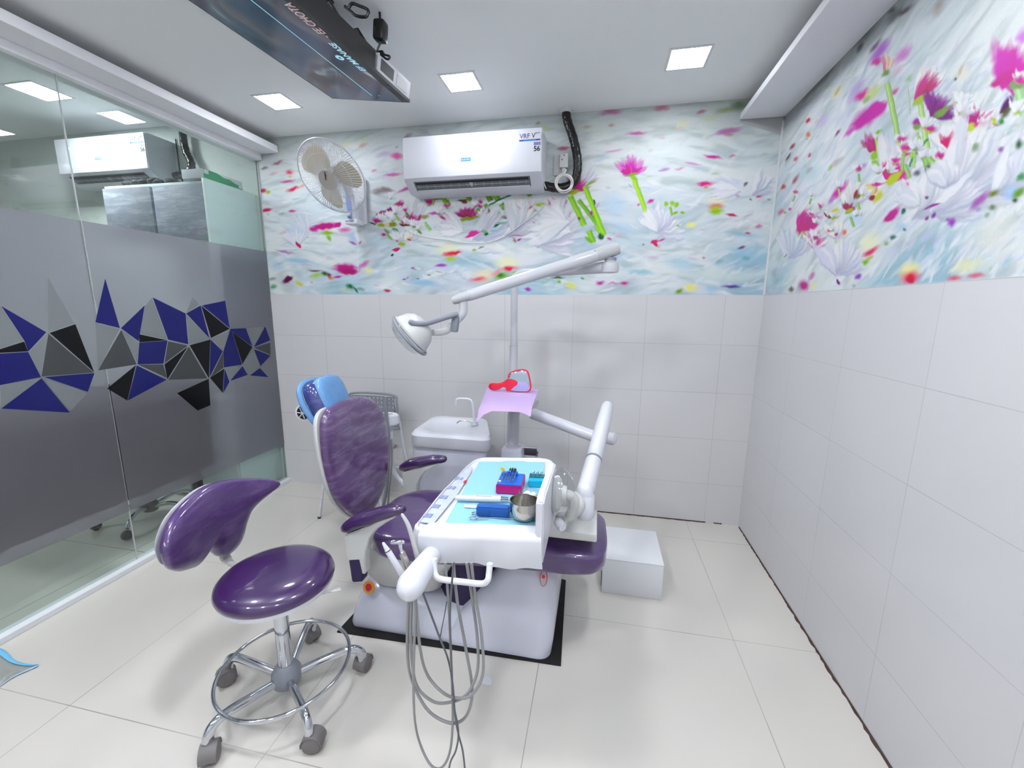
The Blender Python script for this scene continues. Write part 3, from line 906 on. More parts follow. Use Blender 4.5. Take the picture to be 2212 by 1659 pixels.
# warm blurs in the lower centre
L((930, 540), (1000, 536), 14, (236, 234, 200), 1, .8, 'e'); L((948, 552), (1000, 543), 6, (226, 80, 100), .8, .95); L((970, 547), (998, 544), 3, (200, 40, 60), .8, .8)
L((956, 560), (990, 558), 7, (180, 200, 60), .7, .95, 'e')
L((1060, 570), (1130, 566), 18, (238, 236, 196), 1, .85, 'e'); L((1010, 600), (1080, 592), 18, (240, 226, 190), 1, .8, 'e'); L((1005, 606), (1060, 600), 7, (230, 110, 130), .9, .9, 'e'); L((1055, 596), (1090, 580), 6, (236, 150, 160), .9, .8, 'e')
L((1075, 580), (1125, 578), 6, (230, 110, 140), .9, .9, 'e'); L((1088, 582), (1108, 581), 5, (226, 30, 90), .8, .95, 'e')
L((1060, 602), (1106, 590), 10, (130, 170, 60), .7, .95, 'e'); L((1070, 596), (1092, 592), 6, (80, 140, 50), .8, .9, 'e'); L((1100, 592), (1130, 588), 6, (170, 190, 80), .8, .8, 'e')
L((885, 577), (902, 583), 2.5, (150, 30, 140), .4, 1); L((935, 575), (968, 572), 4, (170, 90, 190), .5, .95); L((866, 604), (884, 600), 2.2, (150, 60, 160), .4, .95); L((898, 600), (908, 602), 1.6, (110, 120, 130), .5, .9); L((920, 592), (934, 595), 2.2, (130, 110, 120), .5, .9); L((938, 586), (958, 590), 2, (170, 170, 190), .5, .8)
for k in range(26):
    u = rr.uniform(800, 1010); v = rr.uniform(548, 625); an = rr.uniform(-.7, .5)
    L((u, v), (u + 26 * math.cos(an), v - 26 * math.sin(an)), 2.2, rr.choice([(196, 204, 226), WHT, (206, 206, 228)]), .5, .7)
# right of the pipe: the two bright green stems, the tall pink daisy
pb.fan((1240, 415), 65, 30, 70, 6, 14, (236, 236, 238), None, .35, .9, 41)
pb.fan((1242, 413), 62, 62, 40, 4, 14, (206, 60, 150), MAG, .3, 1, 42); L((1226, 418), (1254, 411), 5.5, YG, .3, 1, 'e'); L((1264, 402), (1290, 388), 3.5, (150, 180, 90), .4, .9)
L((1232, 424), (1262, 486), 6, (150, 200, 70), .2, 1, 's'); L((1250, 432), (1290, 484), 4.5, (130, 180, 60), .2, 1, 's'); L((1264, 405), (1304, 505), 5.5, (160, 210, 80), .2, 1, 's')
L((1272, 498), (1282, 524), 6, (150, 200, 80), .2, 1, 's'); L((1288, 486), (1298, 504), 5, (150, 200, 80), .2, 1, 's'); L((1290, 508), (1306, 514), 8, (40, 110, 60), .3, 1, 'e'); L((1262, 510), (1280, 524), 4, (140, 190, 80), .3, 1); L((1282, 430), (1286, 445), 2.5, DGRN, .3, 1)
L((1274, 466), (1280, 452), 4, (200, 60, 160), .4, 1); L((1288, 452), (1296, 436), 3, (200, 150, 206), .5, .8); L((1246, 470), (1256, 476), 4, (130, 110, 60), .4, .9)
L((1290, 420), (1360, 470), 34, (186, 212, 236), 1, .6, 'e'); L((1300, 480), (1380, 500), 18, (186, 212, 236), 1, .5, 'e')
L((1264, 405), (1304, 505), 5.5, (160, 210, 80), .2, .9, 's')
pb.fan((1230, 500), 160, 40, 95, 8, 20, WHT, (228, 230, 234), .3, .9, 43); pb.fan((1225, 480), 190, 30, 80, 7, 12, WHT, (228, 230, 234), .3, .9, 44)
pb.fan((1365, 378), 92, 68, 44, 6, 12, (214, 90, 190), (226, 150, 210), .25, 1, 45); pb.fan((1362, 376), 105, 90, 26, 4, 9, (200, 40, 150), (226, 120, 200), .25, 1, 46)
L((1352, 380), (1382, 372), 4, (150, 180, 90), .3, 1, 'e'); L((1368, 382), (1398, 464), 5, (170, 214, 80), .2, 1, 's'); L((1362, 378), (1378, 392), 5, (160, 200, 80), .3, 1, 'e')
L((1356, 396), (1368, 404), 2, (170, 190, 190), .4, .9); L((1398, 440), (1416, 428), 4, (206, 60, 170), .5, .95); L((1376, 444), (1384, 440), 3, (190, 60, 150), .5, .8); L((1412, 464), (1428, 448), 2, (150, 190, 190), .4, .9)
pb.fan((1420, 500), 60, 90, 60, 6, 22, WHT, (222, 226, 236), .3, .85, 47)
for u, v in ((1440, 440), (1452, 439), (1462, 442)): L((u - 6, v), (u + 6, v), 5.5, (160, 200, 70), .3, 1, 'e')
L((1448, 446), (1452, 466), 2.5, (150, 190, 80), .3, 1, 's'); L((1452, 462), (1466, 458), 3, (150, 190, 80), .3, 1, 'e'); L((1468, 460), (1482, 458), 3, (150, 190, 80), .3, 1, 'e')
L((1404, 524), (1424, 518), 5, (206, 20, 120), .3, 1, 'e'); L((1410, 516), (1420, 534), 4, (206, 20, 120), .3, 1); L((1420, 522), (1440, 514), 2.5, (200, 90, 150), .4, .9); L((1310, 512), (1322, 518), 3, (200, 90, 150), .5, .9); L((1388, 528), (1394, 530), 2.5, (130, 90, 150), .5, .9, 'e')
# right part of the back wall
L((1290, 243), (1350, 240), 7, (190, 80, 150), .8, .85); L((1408, 236), (1450, 230), 8, (206, 80, 140), .7, .9); L((1500, 246), (1530, 238), 5, (190, 60, 110), .7, .9)
L((1535, 242), (1600, 232), 9, (150, 160, 40), .8, .95, 'e'); L((1570, 232), (1625, 222), 14, (70, 110, 20), .8, .95, 'e'); L((1510, 262), (1560, 246), 8, (210, 220, 170), 1, .7, 'e')
L((1455, 268), (1495, 264), 9, (236, 230, 200), 1, .85, 'e'); L((1455, 277), (1485, 276), 2.5, (230, 190, 170), .8, .8)
L((1348, 290), (1402, 286), 4.5, (206, 80, 170), .6, .95); L((1534, 292), (1612, 274), 8, (186, 80, 170), .5, .95); L((1560, 292), (1590, 290), 4, (190, 110, 110), .7, .7)
L((1515, 334), (1566, 342), 4.5, (200, 60, 150), .6, .9); L((1572, 338), (1594, 335), 3, (206, 120, 160), .7, .8); L((1420, 369), (1450, 362), 4, (180, 130, 206), .7, .8); L((1455, 366), (1482, 362), 3.5, (214, 150, 190), .8, .8); L((1420, 300), (1440, 298), 3, (226, 150, 190), .8, .5)
L((1500, 398), (1548, 396), 6, (214, 50, 140), .5, .95); L((1518, 406), (1534, 404), 3, (200, 140, 60), .7, .8); L((1545, 396), (1610, 392), 9, (200, 210, 236), .9, .7)
L((1520, 434), (1580, 430), 14, (238, 234, 200), 1, .8, 'e'); L((1524, 446), (1570, 446), 8, (220, 110, 120), .7, .9, 'e'); L((1526, 456), (1568, 456), 8, (160, 200, 50), .6, 1, 'e'); L((1532, 448), (1560, 448), 5, (190, 200, 90), .7, .9, 'e')
L((1564, 462), (1598, 466), 3.5, (206, 30, 110), .5, 1); L((1606, 404), (1616, 390), 4, (130, 90, 120), .5, .9); L((1634, 428), (1650, 416), 5, (196, 40, 120), .4, 1); L((1618, 428), (1626, 432), 2, (90, 80, 110), .5, .9); L((1655, 430), (1668, 432), 2, (140, 150, 170), .5, .8)
pb.fan((1625, 420), 40, 35, 60, 5, 12, WHT, (214, 220, 232), .3, .85, 50); pb.fan((1600, 410), 170, 30, 70, 5, 12, (238, 238, 240), (210, 216, 230), .35, .7, 51)
L((1586, 420), (1602, 424), 4, (190, 150, 180), .8, .7); L((1475, 488), (1510, 484), 8, (240, 236, 160), 1, .9, 'e'); L((1458, 488), (1470, 487), 2.5, GRN, .5, .9)
L((1630, 492), (1650, 486), 6, (200, 110, 170), .8, .8); L((1608, 504), (1624, 502), 3.5, (206, 60, 120), .7, .9, 'e'); L((1590, 538), (1614, 530), 3.5, (110, 30, 70), .5, .95); L((1515, 555), (1526, 556), 2.5, (190, 110, 140), .7, .8)
L((1560, 545), (1670, 560), 22, (166, 200, 220), 1, .7, 'e'); L((1420, 560), (1520, 575), 18, (184, 212, 226), 1, .7, 'e'); L((1540, 572), (1570, 560), 6, (130, 180, 190), 1, .7, 'e'); L((1600, 560), (1625, 556), 6, (120, 176, 176), 1, .6, 'e')
L((1455, 634), (1480, 624), 7, (130, 160, 30), .7, .95, 'e'); L((1475, 622), (1510, 620), 10, (240, 234, 130), .9, .9, 'e'); L((1520, 622), (1555, 625), 12, (170, 206, 222), 1, .8, 'e'); L((1554, 617), (1606, 620), 5, (110, 70, 150), .8, .9)
L((1216, 610), (1250, 622), 10, (226, 230, 130), .8, .9, 'e'); L((1200, 606), (1215, 612), 5, (110, 190, 70), .8, .9, 'e'); L((1186, 599), (1224, 600), 4, (90, 100, 20), .5, .9, 'e'); L((1252, 600), (1264, 602), 4, (60, 150, 110), .8, .9, 'e')
L((1284, 611), (1308, 611), 6, (190, 70, 160), .8, .95, 'e'); L((1308, 612), (1345, 612), 3, (206, 130, 180), .9, .8, 'e'); L((1336, 612), (1360, 611), 6, (206, 60, 150), .8, .95, 'e'); L((1130, 622), (1150, 628), 5, (170, 60, 180), .7, .9)
L((1155, 268), (1170, 265), 4, (190, 150, 70), .8, .9, 'e'); L((1168, 276), (1190, 276), 6, (210, 210, 120), 1, .8, 'e'); L((1256, 276), (1280, 272), 4, (170, 120, 100), .8, .8); L((1310, 272), (1330, 270), 4, (200, 140, 110), .8, .8); L((1198, 320), (1236, 318), 5, (206, 90, 140), .7, .9)
L((1420, 590), (1680, 600), 12, (214, 228, 220), 1, .5, 'e')
L((1200, 260), (1330, 290), 14, (206, 214, 196), 1, .45, 'e')
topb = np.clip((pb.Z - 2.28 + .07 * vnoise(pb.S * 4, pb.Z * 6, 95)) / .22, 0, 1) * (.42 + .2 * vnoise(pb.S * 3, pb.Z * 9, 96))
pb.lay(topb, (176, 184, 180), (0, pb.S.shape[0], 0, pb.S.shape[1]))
# bare grey wall in the corner under the ledge
tri = np.clip((pb.Z - (2.405 + (pb.S + 0.22) * -0.36)) * 200, 0, 1) * (pb.S > -0.222) * (pb.Z < 2.43)
pb.lay(tri, (186, 188, 188), (0, pb.S.shape[0], 0, pb.S.shape[1]))
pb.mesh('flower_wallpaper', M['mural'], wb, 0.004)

sr = np.concatenate([np.linspace(YF, -2.0, 200)[:-1], np.linspace(-2.0, 0.0, 640)])
pr = Print(sr, np.linspace(ZD, 2.43, 300), dict(x=0.0))
pr.base(-0.45, 31, (2.2, 6.0))
L = pr.leaf
rr = random.Random(9)
for k in range(520):
    u = rr.uniform(1670, 2212); v = rr.uniform(150, 620)
    an = math.radians(rr.uniform(35, 65)); l = rr.uniform(30, 80)
    L((u, v), (u + l * math.cos(an), v - l * math.sin(an)), rr.uniform(3, 7), rr.choice([WHT, WH2, (216, 220, 232), (236, 238, 240), (206, 216, 230)]), .5, rr.uniform(.3, .7))
for k in range(420):
    u = rr.uniform(1665, 2212); v = rr.uniform(120, 625)
    an = math.radians(rr.uniform(30, 70)); l = rr.uniform(25, 75)
    L((u, v), (u + l * math.cos(an), v - l * math.sin(an)), rr.uniform(1.5, 5), rr.choice([WHT, WHT, (192, 200, 216), (200, 204, 212), (184, 206, 218), (206, 200, 224)]), .5, rr.uniform(.3, .7))
for k in range(60):
    u = rr.uniform(1690, 2200); v = rr.uniform(150, 600); l = rr.uniform(12, 40); an = math.radians(rr.uniform(35, 65))
    L((u, v), (u + l * math.cos(an), v - l * math.sin(an)), rr.uniform(2, 5), rr.choice([(206, 150, 196), (190, 170, 216), (170, 196, 160), (160, 196, 196), (176, 186, 200)]), .8, rr.uniform(.25, .5))
# dark blurred band along the top
for (a, b, q, c, o) in (((1700, 250), (1830, 110), 9, (110, 112, 112), .8), ((1830, 112), (1900, 40), 14, (130, 134, 134), .8), ((1845, 118), (1866, 88), 7, (70, 70, 90), .9), ((1900, 60), (1960, 5), 14, (126, 130, 126), .7), ((1870, 120), (1905, 80), 6, (90, 74, 90), .8), ((1930, 40), (1975, 5), 7, (110, 80, 92), .8), ((1910, 35), (1935, 10), 7, (90, 90, 104), .8), ((2010, 40), (2040, -10), 12, (160, 140, 130), .6), ((1705, 232), (1760, 175), 8, (150, 156, 152), .8)):
    L(a, b, q, c, .9, o, 'e')
# violet and magenta blurs
L((1868, 146), (1925, 78), 12, (176, 110, 200), .7, .9); L((1878, 142), (1905, 125), 9, MAG2, .6, .95); L((1925, 145), (1968, 92), 12, (206, 130, 200), .8, .85); L((1920, 165), (1950, 140), 10, (214, 180, 200), .9, .6, 'e')
L((1820, 236), (1870, 160), 10, (180, 150, 214), .8, .6); L((1838, 222), (1878, 190), 10, MAG2, .6, .9); L((1860, 222), (1905, 178), 12, (206, 220, 150), .8, .85); L((1858, 224), (1880, 205), 6, (150, 180, 90), .7, .7)
L((1818, 294), (1916, 214), 17, (200, 60, 170), .45, 1); L((1870, 258), (1914, 215), 15, (206, 60, 175), .4, 1); L((1816, 298), (1850, 272), 6, (206, 110, 190), .6, .9); L((1920, 208), (1942, 186), 5, (206, 100, 160), .6, .9)
L((1738, 268), (1748, 254), 5, (206, 60, 110), .6, .95); L((1760, 280), (1790, 240), 9, (200, 180, 220), .9, .7); L((1740, 298), (1748, 284), 6, (220, 130, 100), .8, .9); L((1738, 303), (1744, 298), 4, GRN, .8, .7, 'e')
L((1790, 218), (1822, 180), 10, (236, 234, 196), .9, .8); L((1798, 210), (1816, 184), 4, (190, 160, 130), .8, .7); L((1800, 298), (1816, 274), 3, (150, 70, 130), .6, .9)
L((1702, 326), (1718, 306), 4, (150, 60, 90), .5, .9); L((1694, 350), (1708, 328), 3, (100, 60, 80), .5, .9); L((1712, 350), (1722, 336), 5, (210, 90, 130), .6, .9); L((1742, 344), (1750, 330), 3.5, (206, 60, 140), .6, .9); L((1738, 376), (1754, 360), 6, (200, 90, 110), .6, .9); L((1708, 400), (1726, 372), 5, (170, 60, 90), .6, .9)
L((1684, 412), (1696, 398), 5, (200, 80, 80), .6, .9); L((1678, 466), (1692, 450), 6, (214, 110, 150), .6, .9); L((1700, 455), (1708, 448), 3.5, (190, 90, 150), .6, .9); L((1688, 460), (1700, 458), 3, GRN2, .6, .7); L((1785, 365), (1822, 338), 6, (190, 170, 176), .8, .7); L((1784, 372), (1796, 355), 4, (150, 190, 90), .8, .7)
L((1700, 385), (1790, 360), 22, (186, 216, 222), 1, .6, 'e'); L((1820, 430), (1860, 500), 18, (190, 216, 234), 1, .6, 'e')
# tall buds
L((1913, 175), (1943, 325), 6, (176, 206, 140), .2, 1, 's'); pr.fan((1908, 158), 75, 22, 42, 6, 7, (236, 226, 190), (206, 120, 160), .3, 1, 61); L((1902, 168), (1920, 148), 8, (130, 160, 110), .4, 1, 'e')
L((1956, 184), (1962, 250), 3, (190, 206, 190), .3, .9, 's'); L((1950, 184), (1970, 160), 7, (170, 200, 160), .5, .95, 'e')
L((1984, 222), (2000, 320), 6, (186, 214, 150), .2, 1, 's'); pr.fan((1975, 222), 60, 24, 92, 9, 12, (238, 238, 236), (240, 226, 220), .3, .95, 62); pr.fan((1972, 222), 55, 20, 84, 5, 8, (200, 40, 140), (190, 10, 110), .3, 1, 63); L((1966, 230), (2003, 200), 8, (176, 200, 110), .3, 1)
pr.fan((2008, 250), 55, 60, 60, 6, 16, (150, 50, 150), (120, 30, 130), .3, 1, 64); L((2010, 254), (2052, 226), 9, (140, 170, 110), .4, 1); L((2000, 240), (2040, 225), 6, PUR, .5, .8)
L((1968, 276), (1986, 256), 10, (170, 90, 160), .4, 1, 'e'); L((1966, 282), (1986, 270), 7, (140, 170, 100), .4, 1, 'e'); L((1978, 286), (1984, 306), 3, (170, 200, 140), .3, 1, 's')
L((2058, 175), (2094, 138), 16, (230, 228, 214), .6, .95, 'e'); L((2064, 170), (2080, 135), 5, (200, 180, 170), .6, .8); L((2054, 178), (2064, 170), 3, (110, 80, 60), .5, .9); L((2060, 190), (2076, 230), 6, (150, 190, 160), .4, .9)
# big flower cut by the frame
pr.fan((2160, 195), 45, 55, 115, 12, 22, (206, 60, 180), (200, 20, 160), .4, 1, 65); L((2130, 190), (2200, 150), 14, (196, 20, 150), .5, 1); L((2165, 196), (2225, 165), 12, (140, 170, 120), .4, 1); L((2190, 95), (2225, 60), 16, (206, 130, 214), .8, .9); L((2196, 190), (2212, 250), 14, (170, 206, 160), .3, 1, 's'); L((2130, 190), (2160, 175), 6, MAG, .5, .9)
L((2150, 258), (2186, 200), 9, (110, 40, 130), .4, 1); L((2150, 262), (2184, 222), 9, (110, 110, 90), .4, .9); L((2150, 270), (2166, 256), 8, (90, 150, 80), .4, 1, 'e')
# white daisy with magenta heart
pr.fan((2095, 285), 80, 60, 70, 9, 16, (238, 238, 238), None, .3, .95, 66); pr.fan((2100, 282), 70, 60, 60, 4.5, 14, MAG, (150, 10, 100), .3, 1, 67); L((2110, 275), (2150, 262), 9, (190, 206, 80), .3, 1, 'e'); L((2080, 285), (2110, 265), 10, (200, 214, 110), .3, 1, 'e'); L((2098, 305), (2112, 290), 6, (80, 90, 60), .5, 1, 'e')
pr.fan((2045, 322), 85, 55, 60, 9, 14, (238, 238, 238), None, .3, .95, 68); pr.fan((2048, 322), 75, 60, 46, 6, 12, (214, 30, 120), (200, 10, 120), .3, 1, 69); L((2036, 334), (2078, 308), 10, (190, 206, 80), .3, 1); L((2042, 340), (2056, 360), 8, (170, 206, 100), .3, 1); L((2022, 324), (2042, 338), 3, DGRN, .3, 1)
# centre: row of blooms
pr.fan((1885, 328), 75, 70, 44, 6, 9, (200, 40, 150), (176, 10, 110), .3, 1, 70); L((1878, 344), (1896, 326), 9, (160, 196, 80), .3, 1, 'e'); L((1890, 300), (1898, 350), 4, (170, 206, 110), .3, 1, 's'); L((1888, 292), (1902, 280), 6, (150, 190, 100), .4, 1, 'e'); L((1880, 345), (1896, 360), 6, (160, 200, 90), .3, 1)
L((1908, 340), (1938, 324), 3, (110, 130, 90), .3, 1); L((1924, 336), (1936, 330), 4, (190, 20, 100), .4, 1); L((1934, 300), (1944, 328), 8, (190, 210, 120), .5, .9)
pr.fan((1912, 385), 62, 40, 92, 10, 16, (236, 236, 238), (224, 224, 228), .3, .9, 71); pr.fan((1910, 390), 52, 48, 58, 6, 16, (206, 20, 140), (214, 40, 150), .3, 1, 72); L((1905, 402), (1948, 370), 9, (190, 206, 80), .3, 1); L((1860, 404), (1912, 396), 4.5, (200, 70, 160), .4, .95)
pr.fan((1880, 420), 85, 70, 26, 7, 8, (230, 220, 160), (190, 30, 110), .3, 1, 73); L((1872, 430), (1890, 424), 6, (150, 10, 70), .4, 1); L((1884, 440), (1906, 412), 8, (206, 206, 110), .4, 1, 'e')
pr.fan((1828, 450), 72, 40, 70, 7, 16, (240, 240, 238), (232, 232, 226), .3, .95, 74); pr.fan((1826, 454), 60, 70, 24, 3.5, 12, (160, 10, 90), MAG, .3, 1, 75); L((1822, 462), (1842, 448), 5, YG, .3, 1); L((1842, 430), (1852, 405), 4, (170, 30, 90), .4, 1); L((1846, 430), (1858, 414), 6, (120, 130, 60), .4, 1, 'e')
L((1786, 468), (1812, 450), 10, (206, 206, 90), .4, 1, 'e'); L((1785, 472), (1796, 462), 5, (110, 90, 40), .4, .9); L((1794, 476), (1812, 462), 4, YG, .3, 1); L((1776, 458), (1786, 470), 2, (150, 40, 90), .3, 1)
L((1787, 440), (1832, 385), 9, (206, 60, 170), .5, .95); L((1785, 442), (1800, 425), 5, (190, 130, 206), .6, .8); L((1850, 370), (1872, 350), 6, (190, 150, 206), .6, .9)
for a, b, q in (((1850, 438), (1856, 466), 3.5), ((1834, 468), (1842, 490), 3), ((1804, 478), (1808, 500), 3), ((1950, 355), (1962, 385), 5), ((1988, 320), (2006, 376), 8), ((1962, 320), (1970, 350), 5), ((2000, 340), (2024, 360), 7)):
    L(a, b, q, rr.choice([(160, 196, 130), (170, 206, 100), (150, 186, 120)]), .25, .95, 's')
for k in range(12):
    t = k / 12
    L((1960 + 40 * t ** 1.4, 362 - 62 * t), (1964 + 46 * t ** 1.4, 354 - 62 * t), 3, (90, 150, 120), .4, .9)
L((1964, 425), (1990, 395), 5, (60, 120, 100), .4, .95); L((1968, 438), (1976, 425), 5, (80, 120, 100), .4, .9); L((1972, 384), (1984, 365), 8, (110, 100, 110), .5, .9, 'e'); L((1996, 378), (2006, 352), 8, (80, 70, 90), .6, .95, 'e')
# lower left of the right wall
pr.fan((1722, 500), 52, 40, 60, 6, 12, MAG, (214, 70, 160), .35, 1, 77); L((1718, 512), (1742, 502), 9, (160, 190, 70), .4, 1, 'e'); L((1724, 520), (1730, 534), 5, (150, 190, 80), .4, 1); L((1716, 506), (1742, 480), 11, (200, 20, 140), .5, 1)
pr.fan((1755, 535), 80, 70, 42, 4, 12, WHT, (206, 90, 150), .3, .9, 78); pr.fan((1800, 515), 75, 55, 40, 6, 10, (240, 238, 230), (214, 60, 130), .3, .95, 79); L((1800, 512), (1808, 502), 4, MAG, .4, 1); L((1816, 510), (1826, 496), 5, (220, 130, 110), .5, .9); L((1800, 528), (1812, 518), 6, (150, 190, 70), .4, 1, 'e')
L((1790, 552), (1806, 538), 5, (206, 20, 130), .4, 1); L((1784, 504), (1794, 492), 6, (206, 70, 120), .6, .9, 'e'); L((1780, 576), (1794, 558), 3, (60, 60, 60), .4, .9)
L((1712, 535), (1724, 532), 4, (80, 120, 110), .5, .8); pr.fan((1700, 560), 75, 45, 70, 4, 20, (232, 236, 240), (206, 216, 228), .35, .85, 80); L((1695, 556), (1699, 540), 2, (130, 70, 110), .5, .8)
L((1720, 626), (1748, 608), 14, (190, 20, 140), .5, 1, 'e'); L((1744, 606), (1760, 585), 6, (206, 120, 170), .7, .8); L((1698, 628), (1716, 622), 7, (110, 90, 80), .6, .9, 'e'); L((1745, 625), (1765, 612), 8, (236, 232, 180), 1, .9, 'e')
pr.fan((1800, 590), 70, 60, 75, 9, 18, WHT, (222, 222, 238), .35, .9, 81); L((1842, 604), (1860, 590), 6, (150, 90, 190), .5, .95); L((1805, 602), (1812, 616), 4, (130, 40, 150), .4, 1); L((1836, 618), (1848, 616), 4, (170, 180, 190), .6, .8)
L((1850, 548), (1900, 500), 26, (238, 238, 206), 1, .85, 'e'); L((1855, 556), (1900, 530), 7, (214, 80, 120), .7, .95); L((1858, 572), (1878, 558), 8, (140, 190, 60), .6, 1, 'e'); L((1866, 562), (1886, 550), 5, (190, 190, 90), .6, .9)
L((1930, 600), (1990, 570), 20, (240, 236, 170), 1, .9, 'e'); L((1934, 606), (1992, 594), 16, (226, 90, 120), .9, .95, 'e'); L((1954, 606), (1974, 600), 9, (200, 20, 90), .8, 1, 'e')
L((2040, 590), (2130, 560), 20, (234, 234, 196), 1, .8, 'e'); L((2038, 602), (2080, 600), 8, (220, 110, 130), .9, .9, 'e'); L((2075, 602), (2130, 590), 7, (214, 120, 140), .9, .9, 'e')
for k in range(34):          # more blooms of the same drift, upper right to lower left
    t = rr.random(); u = 1715 + 470 * t + rr.uniform(-30, 30); v = 500 - 270 * t + rr.uniform(-75, 60); sz = 10 + 20 * t
    if rr.random() < .18:
        L((u, v + 4), (u + rr.uniform(-8, 8), v + sz * rr.uniform(1.2, 2.6)), 2 + 2.5 * t, rr.choice([(160, 196, 110), (140, 180, 110), (176, 206, 130)]), .3, .85, 's')
    pr.fan((u, v), rr.uniform(50, 95), 55, sz * 1.3, sz * .16, 9, rr.choice([WHT, (238, 236, 238)]), None, .35, .9, 200 + k)
    if rr.random() < .4: pr.fan((u, v), rr.uniform(50, 95), 55, sz, sz * .2, 8, rr.choice([MAG, (200, 60, 150), (160, 40, 110)]), MAG2, .8, .8, 300 + k)
    L((u - sz * .35, v + 2), (u + sz * .4, v - 2), sz * .2, rr.choice([YG, (160, 176, 100), (130, 160, 100)]), .8, .75)
# broad white petals in the middle right
for (o, d, s, l, q, n, sd) in (((1965, 470), 50, 22, 110, 12, 14, 91), ((2030, 430), 40, 40, 190, 15, 26, 92), ((1980, 440), 130, 40, 60, 9, 10, 93), ((2040, 400), 100, 50, 60, 10, 16, 94), ((2000, 460), 20, 25, 130, 11, 14, 95), ((2140, 420), 45, 30, 120, 14, 16, 96)):
    pr.fan(o, d, s, l, q, n, WHT, (224, 226, 234), .3, .85, sd)
L((1902, 484), (1945, 444), 9, (196, 40, 160), .5, 1); L((1905, 482), (1930, 460), 7, (190, 20, 140), .5, .9); L((1985, 456), (2035, 436), 3.5, (150, 60, 150), .4, .9); L((1992, 476), (2004, 466), 4, (150, 50, 140), .5, .9); L((2008, 474), (2018, 458), 5, (130, 70, 150), .5, .9); L((1992, 426), (2004, 424), 4, (120, 80, 120), .5, .9)
L((2084, 462), (2140, 408), 10, (170, 110, 180), .6, .9); L((2128, 430), (2156, 408), 9, (130, 140, 80), .5, 1, 'e'); L((2100, 458), (2118, 450), 7, (170, 160, 196), .6, .9, 'e'); L((2044, 494), (2060, 470), 9, (170, 90, 190), .6, .95); L((2040, 470), (2048, 482), 5, (150, 110, 190), .6, .8)
L((2160, 440), (2200, 390), 14, (176, 204, 236), .7, .8); L((2180, 430), (2215, 400), 14, (120, 160, 80), .5, .95, 'e'); L((2182, 440), (2196, 426), 8, (70, 90, 60), .5, .95, 'e'); L((2128, 456), (2150, 446), 7, (110, 130, 100), .7, .9, 'e'); L((2120, 472), (2134, 462), 5, (130, 150, 120), .7, .8); L((2190, 385), (2212, 375), 8, (90, 150, 100), .5, .9)
L((1944, 462), (1954, 450), 4, (80, 120, 110), .4, .95); L((1918, 514), (1936, 508), 6, (80, 120, 110), .5, .95, 'e'); L((1930, 500), (1960, 480), 10, (180, 206, 224), .8, .8); L((1905, 528), (1920, 522), 5, (150, 180, 120), .5, .9, 'e'); L((1950, 490), (1954, 500), 4, (90, 130, 110), .5, .9)
L((2150, 330), (2162, 318), 5, (150, 110, 170), .6, .9); L((2188, 320), (2206, 300), 10, (80, 110, 80), .6, .95, 'e'); L((2095, 330), (2110, 310), 8, (120, 150, 110), .5, .8)
L((1985, 520), (2010, 500), 10, (196, 196, 226), .9, .8, 'e'); L((2010, 530), (2030, 505), 8, (190, 190, 220), .9, .7, 'e'); L((2160, 580), (2190, 555), 8, (176, 206, 216), 1, .8, 'e'); L((2060, 540), (2212, 470), 46, (226, 228, 222), 1, .75, 'e'); L((1885, 560), (1960, 520), 16, (200, 206, 226), 1, .6, 'e')
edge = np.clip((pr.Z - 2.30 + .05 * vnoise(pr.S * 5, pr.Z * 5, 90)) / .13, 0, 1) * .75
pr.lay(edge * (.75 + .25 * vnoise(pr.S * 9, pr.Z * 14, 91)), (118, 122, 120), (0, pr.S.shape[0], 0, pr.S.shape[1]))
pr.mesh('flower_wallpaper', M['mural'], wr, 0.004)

# joint between the two papered walls
struct(MB().box2((-0.006, -0.0015, ZD), (0.0035, 0.003, 2.40)), 'trim_4', M['whiteprint'], 'thin white strip in the corner between the two flowered walls')
# dirty joint between floor and wall
gm = MB(); r_ = random.Random(3)


def grime(p0, p1, n, w0, w1, gaps=()):
    p0 = Vector(p0); p1 = Vector(p1)
    d = (p1 - p0).normalized(); nrm = d.cross(Vector((0, 0, 1)))
    ln = (p1 - p0).length; prev = None
    ww = [r_.uniform(w0, w1) for _ in range(n + 1)]
    for k in range(n):
        a = p0 + d * (ln * k / n); b = p0 + d * (ln * (k + 1) / n)
        mid = k / n
        if any(g0 < mid < g1 for g0, g1 in gaps): continue
        wa, wb_ = ww[k], ww[k + 1]
        gm.rings([[a, a + nrm * wa, a + nrm * wa + Vector((0, 0, .001)), a + Vector((0, 0, .007))], [b, b + nrm * wb_, b + nrm * wb_ + Vector((0, 0, .001)), b + Vector((0, 0, .007))]])


grime((-0.0005, -0.02, 0.0), (-0.0005, -0.9, 0.0), 60, 0.0025, 0.007)
grime((-0.0005, -0.75, 0.0), (-0.0005, -2.5, 0.0), 90, 0.003, 0.010)
grime((-0.93, -0.0005, 0.0), (-0.10, -0.0005, 0.0), 50, 0.0015, 0.006, ((0.86, 0.93),))
struct(gm, 'trim_5', M['grime'], 'dark dirt line where the wall tiles meet the floor')

# curb under the glass
struct(MB().box2((GX - 0.03, YF, 0.0), (GX + 0.035, 0.0, 0.028), 0.003), 'baseboard_left', M['whiteprint'], 'low white sill under the glass partition')

